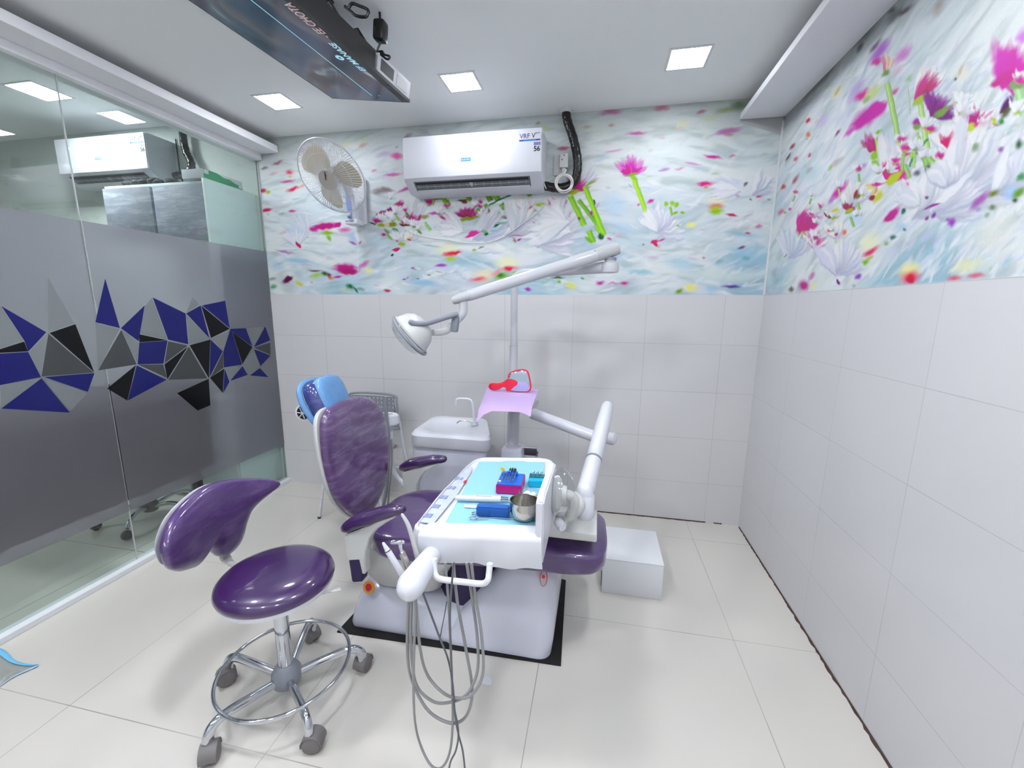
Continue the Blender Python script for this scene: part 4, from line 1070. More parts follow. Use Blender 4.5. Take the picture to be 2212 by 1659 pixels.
# ------------------------------------------------------------------ glass partition
gl = struct(MB().box2((GX - 0.006, -1.137, 0.028), (GX, -0.001, 2.39)), 'window_1', M['glass'], 'fixed glass partition panel nearest the back wall with frosted film')
g2 = struct(MB().box2((GX - 0.006, -2.10, 0.028), (GX, -1.141, 2.39)), 'window_2', M['glass'], 'fixed glass partition panel at the left edge of the view with frosted film')
g3 = struct(MB().box2((GX - 0.006, YF, 0.028), (GX, -2.104, 2.39)), 'window_3', M['glass'], 'glass partition panel beside the camera with frosted film')
for g_, a, b in ((gl, -1.136, -0.001), (g2, -2.10, -1.142), (g3, YF + .01, -2.105)):
    MB().box2((GX + 0.0006, a, 0.31), (GX + 0.0014, b, 1.772)).build('frosted_film', M['film'], g_, smooth=False)
    MB().box2((GX - 0.0065, b - 0.0015, 0.03), (GX + 0.001, b + 0.0015, 2.39)).build('edge_strip', M['lgrey'], g_, smooth=False)
POLY = [('l', (-80, 340, 0, 350, 180, 605, 0, 665, -80, 690)), ('b', (10, 350, 345, 545, 210, 690, 182, 608)), ('k', (-60, 690, 180, 615, 208, 688, -60, 702)), ('b', (-90, 710, 210, 692, 305, 880, 0, 940, -90, 960)), ('l', (355, 130, 555, 480, 360, 545)), ('k', (370, 550, 562, 485, 703, 843)),
        ('l', (358, 556, 215, 692, 308, 872)), ('m', (361, 556, 700, 846, 312, 875)), ('b', (330, 880, 705, 850, 655, 990)), ('l', (0, 945, 300, 886, 5, 1110)), ('b', (310, 890, 520, 1145, 10, 1115)), ('l', (322, 890, 653, 995, 525, 1138)),
        ('b', (785, 145, 895, 515, 712, 470)), ('l', (713, 475, 893, 520, 730, 830)), ('m', (905, 527, 1020, 785, 733, 830)), ('l', (908, 526, 1035, 620, 1024, 778)), ('b', (902, 515, 1080, 345, 1035, 613)), ('l', (1135, 287, 1250, 600, 1042, 553, 1082, 350)), ('k', (1040, 560, 1250, 605, 1040, 620)),
        ('b', (1140, 285, 1385, 405, 1405, 635, 1255, 600)), ('b', (1040, 622, 1250, 607, 1220, 780, 1027, 785)), ('m', (1255, 612, 1402, 645, 1227, 778)), ('k', (1403, 652, 1227, 785, 1250, 895)), ('k', (1015, 790, 800, 965, 950, 1055)), ('b', (1020, 792, 1243, 900, 954, 1055)), ('m', (1030, 787, 1218, 785, 1247, 886)),
        ('l', (1440, 280, 1490, 338, 1392, 398)), ('b', (1390, 405, 1498, 345, 1563, 588)), ('k', (1503, 347, 1713, 520, 1575, 588)), ('b', (1508, 345, 1680, 310, 1715, 515)), ('l', (1390, 415, 1563, 595, 1410, 638)), ('k', (1415, 642, 1570, 600, 1560, 890)), ('m', (1410, 652, 1548, 890, 1257, 900)), ('b', (1572, 602, 1663, 687, 1565, 880)), ('l', (1577, 591, 1713, 532, 1665, 680)),
        ('b', (1720, 520, 1835, 515, 1885, 652, 1733, 540, 1807, 787, 1672, 808, 1667, 690)), ('k', (1736, 543, 1884, 656, 1810, 783)), ('m', (1665, 694, 1669, 810, 1572, 882)), ('k', (1673, 817, 1567, 885, 1663, 998)), ('b', (1677, 817, 1713, 915, 1667, 998)), ('l', (1682, 812, 1803, 792, 1715, 908)), ('b', (1810, 797, 1850, 863, 1719, 908)),
        ('b', (1980, 502, 2018, 605, 1897, 655)), ('m', (1897, 660, 2017, 622, 2020, 712)), ('b', (1897, 672, 2020, 720, 1945, 798)), ('l', (1890, 672, 1938, 800, 1855, 863, 1817, 790)), ('b', (1940, 812, 2003, 880, 1867, 868)), ('l', (1840, 515, 1976, 503, 1890, 648)), ('k', (1322, 1000, 1558, 892, 1570, 1090, 1475, 1130))]
KM = dict(l='plight', b='pblue', k='pblack', m='pmid')
for kd in 'lbkm':
    for g_, lo, hi in ((g2, -9999, 700), (gl, 700, 9999)):
        mb = MB()
        for k_, cc in POLY:
            if k_ != kd: continue
            cx = sum(cc[0::2]) / (len(cc) / 2)
            if not (lo <= cx < hi): continue
            pts = [at(cc[i] * .28933, 560 + cc[i + 1] * .28933, x=GX + .0015) for i in range(0, len(cc), 2)]
            mb.prism([(p.y, p.z) for p in pts], (GX + .0016, 0, 0), (0, 1, 0), (0, 0, 1), 0, .0004)
        if len(mb.bm.verts):
            nm_ = {'l': 'pale_triangle_pattern', 'b': 'blue_triangle_pattern', 'k': 'black_triangle_pattern', 'm': 'grey_triangle_pattern'}[kd]
            mb.build(nm_, M[KM[kd]], g_, smooth=False)

# ------------------------------------------------------------------ ceiling light panels (the room's own lamps)
def light_panel(x, y, z, label, s=0.164, m='panel'):
    t = thing('ceiling_light', label, 'ceiling light', (x, y, z), 'square panel lights in the ceiling')
    fr_ = MB()
    a = s / 2
    for (lo, hi) in (((-a - .012, -a - .012), (a + .012, -a)), ((-a - .012, a), (a + .012, a + .012)), ((-a - .012, -a), (-a, a)), ((a, -a), (a + .012, a))):
        fr_.box2((x + lo[0], y + lo[1], z - .004), (x + hi[0], y + hi[1], z - .0005))
    fr_.build('frame', M['whiteprint'], t, smooth=False)
    MB().box2((x - a, y - a, z - .0035), (x + a, y + a, z - .001)).build('diffuser', M[m], t, smooth=False)
    return t


light_panel(-2.785, -0.447, ZC, 'leftmost of the three square ceiling lights, nearest the wall fan')
light_panel(-1.690, -0.455, ZC, 'square ceiling light in the middle, above the air conditioner')
light_panel(-0.590, -0.463, ZC, 'rightmost square ceiling light, above the bare right side of the room')
for x in (-2.785, -1.69, -0.59):
    for y in (-1.95, -3.45):
        light_panel(x, y, ZC, 'square ceiling light behind the camera out of the view', m='panel_strong')
NL1 = at(85, 197, z=ZN)
light_panel(NL1.x, NL1.y, ZN, 'square ceiling light of the neighbouring room seen through the glass', 0.2, 'panel_strong')
light_panel(-5.4, -2.4, ZN, 'square ceiling light deeper in the neighbouring room', 0.2, 'panel_strong')

# ================================================================== THINGS
X, Y, Z = Vector((1, 0, 0)), Vector((0, 1, 0)), Vector((0, 0, 1))

# ------------------------------------------------------------------ operator stool
SC = Vector((-1.985, -1.66, 0))
st = thing('operator_stool', 'purple round stool with curved backrest, chrome foot ring and five grey castors', 'stool', SC)
MB().lathe([(.018, .045), (.036, .05), (.046, .06), (.05, .085), (.048, .105), (.036, .125), (.026, .135)], SC, seg=28).build('base_hub', M['grey'], st)
MB().cyl(SC + Z * .12, SC + Z * .44, .0235, seg=32).cyl(SC + Z * .40, SC + Z * .455, .03, seg=32).build('column', M['chrome'], st)
MB().torus(SC + Z * .128, .213, .0065, seg=96, seg2=12).build('foot_ring', M['chrome'], st)
for k, deg in enumerate((-109, -37, 35, 107, 179)):
    a = math.radians(deg); d = Vector((math.cos(a), math.sin(a), 0)); s_ = Vector((-d.y, d.x, 0))
    pth = smooth_path([SC + d * .035 + Z * .083, SC + d * .12 + Z * .100, SC + d * .2 + Z * .112, SC + d * .235 + Z * .104, SC + d * .252 + Z * .082, SC + d * .256 + Z * .055], 6)
    lg = MB().tube(pth, [.0125, .013, .013, .0135, .014, .014], 14, asp=1.25).build('base_leg', M['chrome'], st)
    cw = SC + d * .25 + s_ * 0.0
    sw = Vector((math.cos(a + 0.9), math.sin(a + 0.9), 0))       # castors swivel freely
    ax = Vector((-sw.y, sw.x, 0)); c0 = cw + sw * .012 + Z * .031
    cb = MB()
    cb.tube([c0 + sw * -.012 + Z * .032, c0 + sw * -.012 + Z * .012], .009, 12)
    hood = []
    for i in range(9):
        t_ = math.radians(-10 + 200 * i / 8)
        p = c0 + sw * (-math.cos(t_) * .0335) + Z * (math.sin(t_) * .0335)
        hood.append([p + ax * -.024, p + ax * .024, (c0 + (p - c0) * .9) + ax * .024, (c0 + (p - c0) * .9) + ax * -.024])
    cb.rings(hood)
    cs = cb.build('caster', M['caster'], st)
    for sg in (-1, 1):
        MB().lathe([(.006, -.010), (.025, -.010), (.030, -.006), (.031, .002), (.028, .008), (.018, .011), (.004, .012)], c0 + ax * (sg * .0150), ax * sg, 28).build('caster_wheel', M['caster'], cs)
MB().lathe([(.05, .415), (.15, .428), (.176, .440), (.180, .452), (.178, .458)], SC, seg=56).build('seat_pan', M['white'], st)
MB().lathe([(.005, .448), (.17, .450), (.181, .458), (.1845, .470), (.180, .484), (.165, .497), (.135, .507), (.08, .512), (.03, .513), (.001, .513)], SC, seg=72).build('seat_cushion', M['purple'], st)
pl = MB(); a0 = at(655, 1292, z=.43); a1 = at(715, 1277, z=.42)
pl.tube([a0, a1], .0045, 10); pl.tube([a1, a1 + (a1 - a0).normalized() * .03], [.006, .012], 10, asp=.5)
pl.build('height_lever', M['offwhite'], st)
# bracket rising to the backrest
MB().tube(smooth_path([SC + Vector((-.10, .05, .425)), SC + Vector((-.22, .075, .425)), SC + Vector((-.275, .085, .435)), SC + Vector((-.305, .09, .47)), SC + Vector((-.312, .095, .62))], 6), .026, 16, asp=.4, up=(1, .2, 0)).build('backrest_bracket', M['offwhite'], st)
BO = Vector((-2.25, -1.56, .6))
bro = [(-.300, .05), (-.290, .085), (-.235, .128), (-.128, .156), (-.05, .163), (.034, .147), (.134, .112), (.190, .084), (.200, .062), (.170, .045), (.118, .020), (.085, -.005), (.062, -.045), (.045, -.085), (.020, -.118), (-.02, -.130), (-.060, -.110), (-.088, -.060), (-.112, -.038), (-.140, -.050), (-.160, -.080), (-.190, -.072), (-.240, -.045), (-.285, .0)]
bend = lambda u, v: 1.1 * (u + .03) ** 2 - 0.02
MB().pillow(bro, BO, Y, Z, .050, .034, n=5, bend=bend, nr=12, cen=(-.03, .04), p=2.6).build('backrest', M['purple_wrap'], st)
MB().pillow([(c[0] * .95 + .002, c[1] * .93) for c in bro], BO - X * .036, Y, Z, .004, .012, n=5, bend=bend, nr=6, cen=(-.03, .05), p=3).build('backrest_shell', M['white'], st)

# ------------------------------------------------------------------ rubber mat and dental chair
mm = MB().prism([(-1.992, -1.358), (-1.030, -1.332), (-1.052, -.800), (-1.07, -.795), (-1.95, -.81)], (0, 0, 0), X, Y, .0005, .006)
tag(mm.build('rubber_mat', M['rubber'], smooth=False), 'black rubber mat on the floor under the dental chair', 'mat')

CH = Vector((-1.50, -1.07, .006))
ch = thing('dental_chair', 'purple dental patient chair with blue capped headrest and white base', 'dental chair', CH)
bs = MB()
# long low slab rising to a tall pedestal on the right


def rrect(x0, x1, y0, y1, z, r=.04, n=5):
    pts = []
    for cx, cy, a0 in ((x1 - r, y1 - r, 0), (x0 + r, y1 - r, 90), (x0 + r, y0 + r, 180), (x1 - r, y0 + r, 270)):
        for k in range(n + 1):
            a = math.radians(a0 + 90 * k / n)
            pts.append(Vector((cx + r * math.cos(a), cy + r * math.sin(a), z)))
    return pts


bs.rings([rrect(-1.955, -1.085, -1.315, -.84, .0065, .03), rrect(-1.96, -1.08, -1.32, -.835, .02, .04), rrect(-1.955, -1.085, -1.314, -.84, .06, .05), rrect(-1.943, -1.10, -1.300, -.85, .11, .06), rrect(-1.92, -1.12, -1.28, -.87, .165, .07), rrect(-1.90, -1.13, -1.255, -.89, .195, .07), rrect(-1.87, -1.15, -1.22, -.92, .21, .07)])
for v in bs.bm.verts:
    v.co.z = .0065 + (v.co.z - .0065) * (1 - .45 * min(1, max(0, (v.co.x + 1.90) / .38)))
base = bs.build('base', M['enamel'], ch)
tw = MB()
tw.rings([rrect(-1.53, -1.075, -1.325, -.84, .008, .05), rrect(-1.515, -1.068, -1.322, -.84, .06, .06), rrect(-1.475, -1.064, -1.312, -.85, .12, .07), rrect(-1.42, -1.062, -1.298, -.85, .18, .07), rrect(-1.365, -1.065, -1.284, -.86, .24, .07), rrect(-1.325, -1.072, -1.272, -.87, .30, .07), rrect(-1.30, -1.085, -1.262, -.88, .345, .07), rrect(-1.29, -1.10, -1.255, -.89, .375, .07), rrect(-1.285, -1.12, -1.24, -.9, .385, .06)])
tower = tw.build('pedestal', M['enamel'], ch)
MB().tube([Vector((-1.47, -1.10, .12)), Vector((-1.44, -1.10, .40))], [.155, .15], 20, asp=.9).build('lift_bellows', M['navy'], ch)
# split line of the base cover
sl = [at(u, v, y=-1.324) for u, v in ((965, 1300), (960, 1330), (953, 1365), (949, 1384))]
MB().tube(sl, .0018, 6).build('cover_seam', M['black'], ch)
# shell under the seat
sh = MB()
sh.rings([rrect(-1.86, -1.56, -1.28, -.92, .20, .06), rrect(-1.885, -1.53, -1.325, -.88, .27, .07), rrect(-1.90, -1.49, -1.35, -.87, .345, .07), rrect(-1.89, -1.45, -1.352, -.87, .385, .07), rrect(-1.88, -1.42, -1.352, -.87, .41, .07)])
sh.build('seat_shell', M['offwhite'], ch)


def labelplate(c, u, v, a, b, mt, name, parent):
    ol = [(a * math.cos(t), b * math.sin(t)) for t in [2 * math.pi * k / 28 for k in range(28)]]
    return MB().prism(ol, c, u, v, 0.0, .002).build(name, mt, parent, smooth=False)


lp = at(796, 1267, y=-1.285)
labelplate(Vector((lp.x + .004, -1.288, lp.z)), X, Vector((0, .36, 1)), .027, .027, M['orangelabel'], 'badge', ch)
labelplate(Vector((lp.x + .004, -1.2905, lp.z + .0005)), X, Vector((0, .36, 1)), .014, .016, M['redlabel'], 'badge_emblem', ch)
lp = at(1176, 1240, x=-1.075)
lpo = at(1176, 1240, y=-1.262)
labelplate(Vector((lpo.x, -1.287, lpo.z)), Vector((1, .18, 0)), Vector((0, .18, 1)), .015, .033, M['redlabel'], 'oval_badge', ch)
labelplate(Vector((lpo.x, -1.2895, lpo.z)), Vector((1, .18, 0)), Vector((0, .18, 1)), .012, .029, M['lgrey'], 'oval_badge_face', ch)
labelplate(Vector((lpo.x, -1.292, lpo.z + .009)), Vector((1, .18, 0)), Vector((0, .18, 1)), .006, .007, M['redlabel'], 'oval_badge_emblem', ch)

# seat cushion: one long pad from the hips to the feet
so = [(-1.850, -1.22), (-1.868, -1.12), (-1.855, -1.01), (-1.80, -.925), (-1.72, -.885), (-1.60, -.87), (-1.40, -.89), (-1.15, -.92), (-.95, -.95), (-.885, -.985), (-.872, -1.10), (-.872, -1.22), (-.895, -1.30), (-.96, -1.335), (-1.15, -1.345), (-1.40, -1.355), (-1.65, -1.375), (-1.765, -1.375), (-1.825, -1.32)]
seatz = lambda u, v: 0.010 * math.exp(-((u + 1.87) / .10) ** 2) - .012 * math.exp(-((u + 1.55) / .22) ** 2)
MB().pillow(so, (0, 0, .445), X, Y, .055, .06, p=5, n=5, bend=seatz, nr=12, cen=(-1.42, -1.12)).build('seat_cushion', M['purple_wrap'], ch)

# backrest
BL = math.radians(5)
VB = Vector((-math.sin(BL), 0, math.cos(BL)))
BKO = Vector((-1.985, -1.10, .42))
bo = [(-.045, 0.0), (-.13, .075), (-.205, .19), (-.235, .33), (-.235, .46), (-.205, .535), (-.13, .558), (-.02, .562), (.09, .55), (.18, .51), (.245, .43), (.272, .33), (.262, .23), (.215, .12), (.13, .035), (.03, -.012)]
MB().pillow(bo, BKO, Y, VB, .045, .03, p=3.0, n=5, nr=11, cen=(.01, .30), bend=lambda u, v: .35 * (u - .01) ** 2 - .02 * math.exp(-((v - .28) / .16) ** 2)).build('backrest_cushion', M['purple_pale'], ch)
MB().pillow([(a * 1.03, b * .99 + .0) for a, b in bo], BKO - X * .028, Y, VB, .012, .035, p=3.5, n=5, nr=8, cen=(.01, .30), bend=lambda u, v: .35 * (u - .01) ** 2).build('backrest_shell', M['offwhite'], ch)
MB().tube(smooth_path([(-1.99, -1.10, .33), (-2.04, -1.10, .40), (-2.05, -1.10, .52)], 5), .045, 16, asp=.7).build('backrest_hinge', M['offwhite'], ch)
MB().box((-2.135, -1.12, .955), (.02, .06, .13), .006, Matrix.Rotation(-.15, 3, 'Y')).build('headrest_post', M['chrome'], ch)

# headrest: purple pad under a blue disposable cap
HL = math.radians(24)
VH = Vector((-math.sin(HL), 0.02, math.cos(HL)))
UH = Vector((-.12, 1, 0)).normalized()
HO = at(705, 862, y=-1.15)
ho = [(-.100, -.078), (-.116, 0), (-.110, .062), (-.075, .090), (0, .096), (.075, .085), (.108, .05), (.112, -.01), (.10, -.07), (.055, -.092), (-.055, -.095)]
MB().pillow(ho, HO, UH, VH, .050, .040, p=3.2, n=5, nr=9).build('headrest_cushion', M['bluewrap'], ch)
cap_ = MB().pillow([(a * .93 + .008, b * .97 + .004) for a, b in ho], HO + UH.cross(VH) * .020, UH, VH, .038, .004, p=4.5, n=5, nr=8)
# the cap gathers behind the upper rim
cap_.tube(smooth_path([HO + UH * (a * 1.02) + VH * (b * 1.05) - UH.cross(VH) * (.030 + .006 * math.sin(a * 90)) for a, b in ho], 6, True), .012, 8, cap=True)
capo = cap_.build('headrest_cap', M['bluecap'], ch); capo['label'] = 'light blue disposable headrest cap'
NH = UH.cross(VH)
kn = HO - NH * .055 - UH * .075 - VH * .015
MB().cyl(kn - UH * .032, kn + UH * .05, .037, seg=24).build('headrest_joint', M['white'], ch)
kb = MB().lathe([(.028, 0), (.028, .006), (.02, .012), (.004, .012)], kn - UH * .03, -UH, 24)
kb.build('headrest_knob', M['black'], ch)
sp_ = MB()
for k in range(6):
    a = k * math.pi / 3
    sp_.tube([kn - UH * .043, kn - UH * .043 + (VH * math.cos(a) + NH * math.sin(a)) * .024], .0022, 6)
sp_.build('knob_spokes', M['lgrey'], ch)


# armrests
def armrest(y, p0, p1, zoff, back):
    a = at(*p0, y=y); b = at(*p1, y=y)
    d = (b - a)
    mid = a + d * .45 + Z * .006
    pts = smooth_path([a + d * .07, a + d * .25 + Z * .008, mid, a + d * .75 + Z * .002, a + d * .94 - Z * .006], 5)
    pad = MB().tube(pts, [.027, .034, .036, .031, .024], 18, asp=.82, up=(0, 0, 1), round_ends=True)
    pad.build('armrest_pad', M['purple'], ch)
    # curved white bracket below the pad
    q_ = lambda t, h: (a.x + d.x * t, a.z + d.z * t * min(1, t * 2.2) + h)
    poly = [q_(.06, -.02), q_(.3, -.012), q_(.6, -.014), q_(.92, -.016), q_(.90, -.026), q_(.74, -.034), q_(.58, -.048), q_(.47, -.072), (a.x + d.x * .40, a.z - .075), (a.x + d.x * .37, a.z - .12), (a.x + d.x * .37, a.z - .172), (a.x + d.x * .12, a.z - .18), (a.x + d.x * .07, a.z - .10)]
    br = MB().prism(poly, (0, y, 0), X, Z, -.021, .021, .004)
    br.build('armrest_bracket', M['offwhite'], ch)
    if back:
        pp = MB().prism([(a.x + d.x * .10, a.z - .115), (a.x + d.x * .30, a.z - .105), (a.x + d.x * .34, a.z - .165), (a.x + d.x * .32, a.z - .205), (a.x + d.x * .14, a.z - .215)], (0, y - .004, 0), X, Z, -.02, .02, .005)
        pp.build('armrest_sleeve', M['navy'], ch)


armrest(-1.42, (742, 1141), (872, 1094), 0, True)
armrest(-.80, (866, 1010), (962, 988), 0, False)

# ------------------------------------------------------------------ spittoon cabinet with basin
SK = Vector((-1.75, -.43, 0))
sk = thing('spittoon_cabinet', 'white spittoon cabinet with moulded basin and swan neck tap behind the chair', 'spittoon', SK)
ms = MB()
ms.rings([rrect(-1.955, -1.53, -.60, -.26, .0, .03), rrect(-1.965, -1.52, -.61, -.25, .30, .03), rrect(-1.97, -1.51, -.615, -.25, .605, .03)])
for v in ms.bm.verts:
    v.co.x -= max(0, (v.co.x + 1.99) / .5) * max(0, (v.co.y + .63)) / .4 * .13
ms.build('cabinet_body', M['enamel'], sk)
bz = MB()
ot = []
bz.rings([rrect(-1.965, -1.495, -.63, -.235, .600, .05, 8), rrect(-1.975, -1.49, -.64, -.23, .612, .06, 8), rrect(-1.975, -1.488, -.642, -.228, .668, .065, 8), rrect(-1.965, -1.495, -.63, -.235, .682, .07, 8),
          rrect(-1.945, -1.53, -.60, -.26, .684, .09, 8), rrect(-1.93, -1.60, -.575, -.28, .680, .11, 8), rrect(-1.91, -1.63, -.55, -.31, .664, .11, 8), rrect(-1.86, -1.68, -.50, -.36, .652, .06, 8)], cap0=True, cap1=True)
for v in bz.bm.verts:
    v.co.x -= max(0, (v.co.x + 1.99) / .5) * max(0, (v.co.y + .63)) / .4 * .13
bz.build('basin', M['white'], sk)
tp = MB()
t0 = Vector((-1.655, -.40, .684))
tp.cyl(t0, t0 + Z * .024, .022)
k1 = at(1018, 915, y=-.40); k1.z = .70
tp.tube(smooth_path([t0 + Z * .02, t0 + Z * .08 - X * .004, t0 + Z * .135 - X * .012, t0 + Z * .156 - X * .03, t0 + Z * .158 - X * .085, t0 + Z * .150 - X * .108, t0 + Z * .118 - X * .113], 6), .0075, 12)
tp.build('tap', M['white'], sk)
MB().tube(smooth_path([t0 + Z * .012 - X * .015, t0 + Z * .02 - X * .05, t0 + Z * .018 - X * .09, t0 + Z * .004 - X * .11], 5), .004, 8).build('bowl_rinse_spout', M['steel'], sk)
MB().tube([(-1.512, -.585, .53), (-1.49, -.595, .53), (-1.482, -.60, .505)], .005, 8).build('side_lever', M['black'], sk)

# ------------------------------------------------------------------ operating light: post, arms, head
PB = at(1108, 985, y=-.50)
lt = thing('operating_light', 'grey white dental operating light on a jointed arm above the chair', 'dental light', (PB.x, -.50, .93))
pz = at(1109, 600, y=-.50)
up_ = MB().tube([Vector((PB.x, -.50, .915)), Vector((PB.x, -.50, 1.18))], .0225, 20)
up_.tube([Vector((PB.x, -.50, 1.18)), Vector((PB.x, -.50, pz.z - .03))], .0195, 20)
up_.build('post', M['greyarm'], lt)
MB().torus((PB.x, -.50, 1.18), .0215, .002, seg2=6, seg=32).build('post_ring', M['lgrey'], lt)
e0 = Vector((PB.x, -.50, pz.z))
e1 = at(1318, 577, y=-.66)
pth = smooth_path([e0 - Z * .04, e0 - Z * .005 + X * .005, e0 + Z * .016 + (e1 - e0) * .10, e0 + (e1 - e0) * .3 + Z * .012, e1], 6)
MB().tube(pth, [.020, .021, .020, .020, .024], 18, asp=1.15).build('lower_arm', M['greyarm'], lt)
MB().lathe([(.02, -.028), (.040, -.024), (.042, 0), (.038, .018), (.026, .024), (.026, .034)], e1, Z, 28).build('elbow', M['greyarm'], lt)
MB().lathe([(.0275, 0), (.0275, .012)], e1 + Z * .030, Z, 24).build('elbow_ring', M['grey'], lt)
j0 = e1 + Z * .075
j1 = at(1008, 640, y=-.86)
ca = MB()
dd = (j1 - j0).normalized()
ca.tube([j0 + dd * -.035, j0 + dd * .02, j0 + dd * .075], [.030, .035, .031], 16, asp=.95, up=(0, 0, 1))
ca.build('upper_joint_cover', M['lgrey'], lt)
MB().tube([j0 + dd * .06, j0 + dd * .19, j0 + dd * .21, j1 - dd * .01], [.030, .031, .028, .026], 18, asp=1.0).build('spring_arm', M['greyarm'], lt)
for p_ in (j0 + dd * .08 + Z * .018 - Y * .02, j0 + dd * .08 - Z * .018 - Y * .02, j1 - dd * .03 - Y * .021):
    MB().ell(p_, .0045, 8).build('arm_screw', M['black'], lt)
j2 = at(985, 648, y=-.86)
MB().tube([j1 + dd * -.02, j1 + dd * .025, j2 + dd * .012], [.027, .027, .021], 14, asp=.85, up=(0, 0, 1)).build('end_joint', M['lgrey'], lt)
j3 = at(1000, 645, y=-.86); j4 = at(1000, 675, y=-.86); j5 = at(984, 695, y=-.87)
MB().tube(smooth_path([j3, j4, j5, at(975, 705, y=-.87)], 5), [.020, .020, .017, .014], 16).build('head_joint', M['greyarm'], lt)
MB().box(at(983, 700, y=-.88), (.035, .03, .075), .008, Matrix.Rotation(.15, 3, 'Y')).build('handle_block', M['grey'], lt)
# yoke arms
MB().tube(smooth_path([at(985, 679, y=-.90), at(960, 686, y=-.93), at(925, 697, y=-.99), at(900, 699, y=-1.03), at(888, 696, y=-1.045)], 5), [.012, .013, .013, .012, .012], 12, round_ends=True).build('yoke', M['grey'], lt)
MB().tube(smooth_path([at(975, 700, y=-.88), at(968, 712, y=-.88), at(950, 718, y=-.90), at(935, 718, y=-.93)], 5), [.012, .013, .013, .012], 12, asp=1.3).build('yoke', M['offwhite'], lt)
HC = at(888, 722, y=-.97)
NL = Vector((-.72, -.28, -.63)).normalized()
hd = MB().lathe([(.001, -.088), (.035, -.085), (.062, -.072), (.083, -.048), (.094, -.018), (.098, .004), (.092, .008)], HC, NL, 40, cap=False)
hd.build('lamp_dome', M['offwhite'], lt)
MB().lathe([(.001, -.060), (.04, -.052), (.07, -.03), (.088, -.002), (.001, -.0)], HC + NL * .004, NL, 32, cap=False).build('reflector', M['steel'], lt)
MB().lathe([(.099, -.004), (.101, .010), (.096, .026), (.080, .044), (.05, .056), (.001, .060)], HC + NL * .002, NL, 40, cap=False).build('clear_cover', M['clear'], lt)
hr = []
tc_ = (CP - HC); ua = (tc_ - NL * tc_.dot(NL)).normalized(); ub = NL.cross(ua)
for k in range(19):
    a = math.radians(-95 + 170 * k / 18)
    hr.append(HC + NL * (.008 + .012 * math.sin(math.radians(180 * k / 18))) + (ua * math.cos(a) + ub * math.sin(a)) * .108)
MB().tube(hr, .007, 10, round_ends=True).build('handle_rail', M['grey'], lt)
MB().torus(HC, .099, .005, NL, 48, 8).build('rim', M['lgrey'], lt)

# ------------------------------------------------------------------ instrument unit: post, arms and tray
DU = Vector((PB.x, -.50, 0))
du = thing('delivery_unit', 'white dental delivery unit: jointed arm carrying a wrapped instrument tray', 'dental unit', DU)
MB().box2((PB.x - .06, -.56, 0), (PB.x + .06, -.43, .60), .012).build('post_base', M['enamel'], du)
pb1 = MB().tube(smooth_path([(PB.x, -.50, .58), (PB.x, -.50, .70), (PB.x + .004, -.50, .80), (PB.x + .03, -.505, .86), (PB.x + .085, -.52, .868), (PB.x + .13, -.535, .855)], 6), .034, 22)
pb1.cyl((PB.x, -.50, .595), (PB.x, -.50, .615), .042)
pb1.build('support_post', M['greyarm'], du)
q0 = at(1150, 893, y=-.54); q1 = at(1292, 946, y=-.66)
MB().tube([q0, q1], .030, 22).build('first_arm', M['white'], du)
kn1 = at(1322, 948, y=-.70)
MB().lathe([(.012, -.03), (.028, -.025), (.032, -.008), (.030, .012), (.018, .02)], kn1, Vector((.9, -.3, 0)), 24).build('elbow_knob', M['white'], du)
s0 = at(1312, 880, y=-.70); s1 = at(1264, 1065, y=-1.17)
d1 = (s1 - s0)
MB().tube([s0, s0 + d1 * .25, s0 + d1 * .6, s0 + d1 * .66], [.030, .034, .034, .033], 20, asp=1.15, round_ends=True).build('spring_arm', M['white'], du)
MB().tube([s0 + d1 * .655, s0 + d1 * .672], .035, 20, asp=1.15).build('arm_band', M['grey'], du)
MB().tube([s0 + d1 * .67, s0 + d1 * .98], [.034, .036], 20, asp=1.12).build('arm_cuff', M['white'], du)
s2 = at(1262, 1120, y=-1.20)
MB().tube(smooth_path([s1 - Z * -.012, s1 - Z * .02, s2 + Z * .02, s2], 4), [.036, .041, .037, .026], 20, round_ends=True).build('arm_end_cover', M['white'], du)
# screws on the arm
for p_ in (at(1281, 1065, y=-1.18), at(1319, 905, y=-.72)):
    MB().ell(p_, .006, 10).build('arm_screw', M['chrome'], du)
# slab bracket over the foot end of the chair
bk = MB(); bz0 = at(1250, 1128, y=-1.24).z
bk.box2((-1.12, -1.33, bz0 - .026), (-.915, -1.13, bz0 + .006), .006)
bk.build('swivel_bracket', M['offwhite'], du)
# tray body
TZ = .78
tb = MB()
outl = [(p.x, p.y) for p in [at(u_, v_, z=.782) for u_, v_ in ((903, 1147), (960, 1150), (1060, 1154), (1150, 1156), (1172, 1148), (1180, 1110), (1198, 1010), (1180, 990), (1110, 988), (1040, 988), (1012, 1002), (985, 1030), (950, 1065), (905, 1122), (893, 1137))]]


def shr(poly, f, c=(-1.25, -1.48)):
    return [(c[0] + (a - c[0]) * f, c[1] + (b - c[1]) * f) for a, b in poly]


rl = []
for z_, f_ in ((.690, .90), (.700, .96), (.735, 1.0), (.770, 1.0), (.782, .985), (.784, .955), (.778, .94)):
    rl.append([Vector((a, b, z_)) for a, b in [(p.x, p.y) for p in smooth_path([(x_, y_, 0) for x_, y_ in shr(outl, f_)], 4, True)]])
tb.rings(rl)
tb.build('tray_body', M['white'], du)
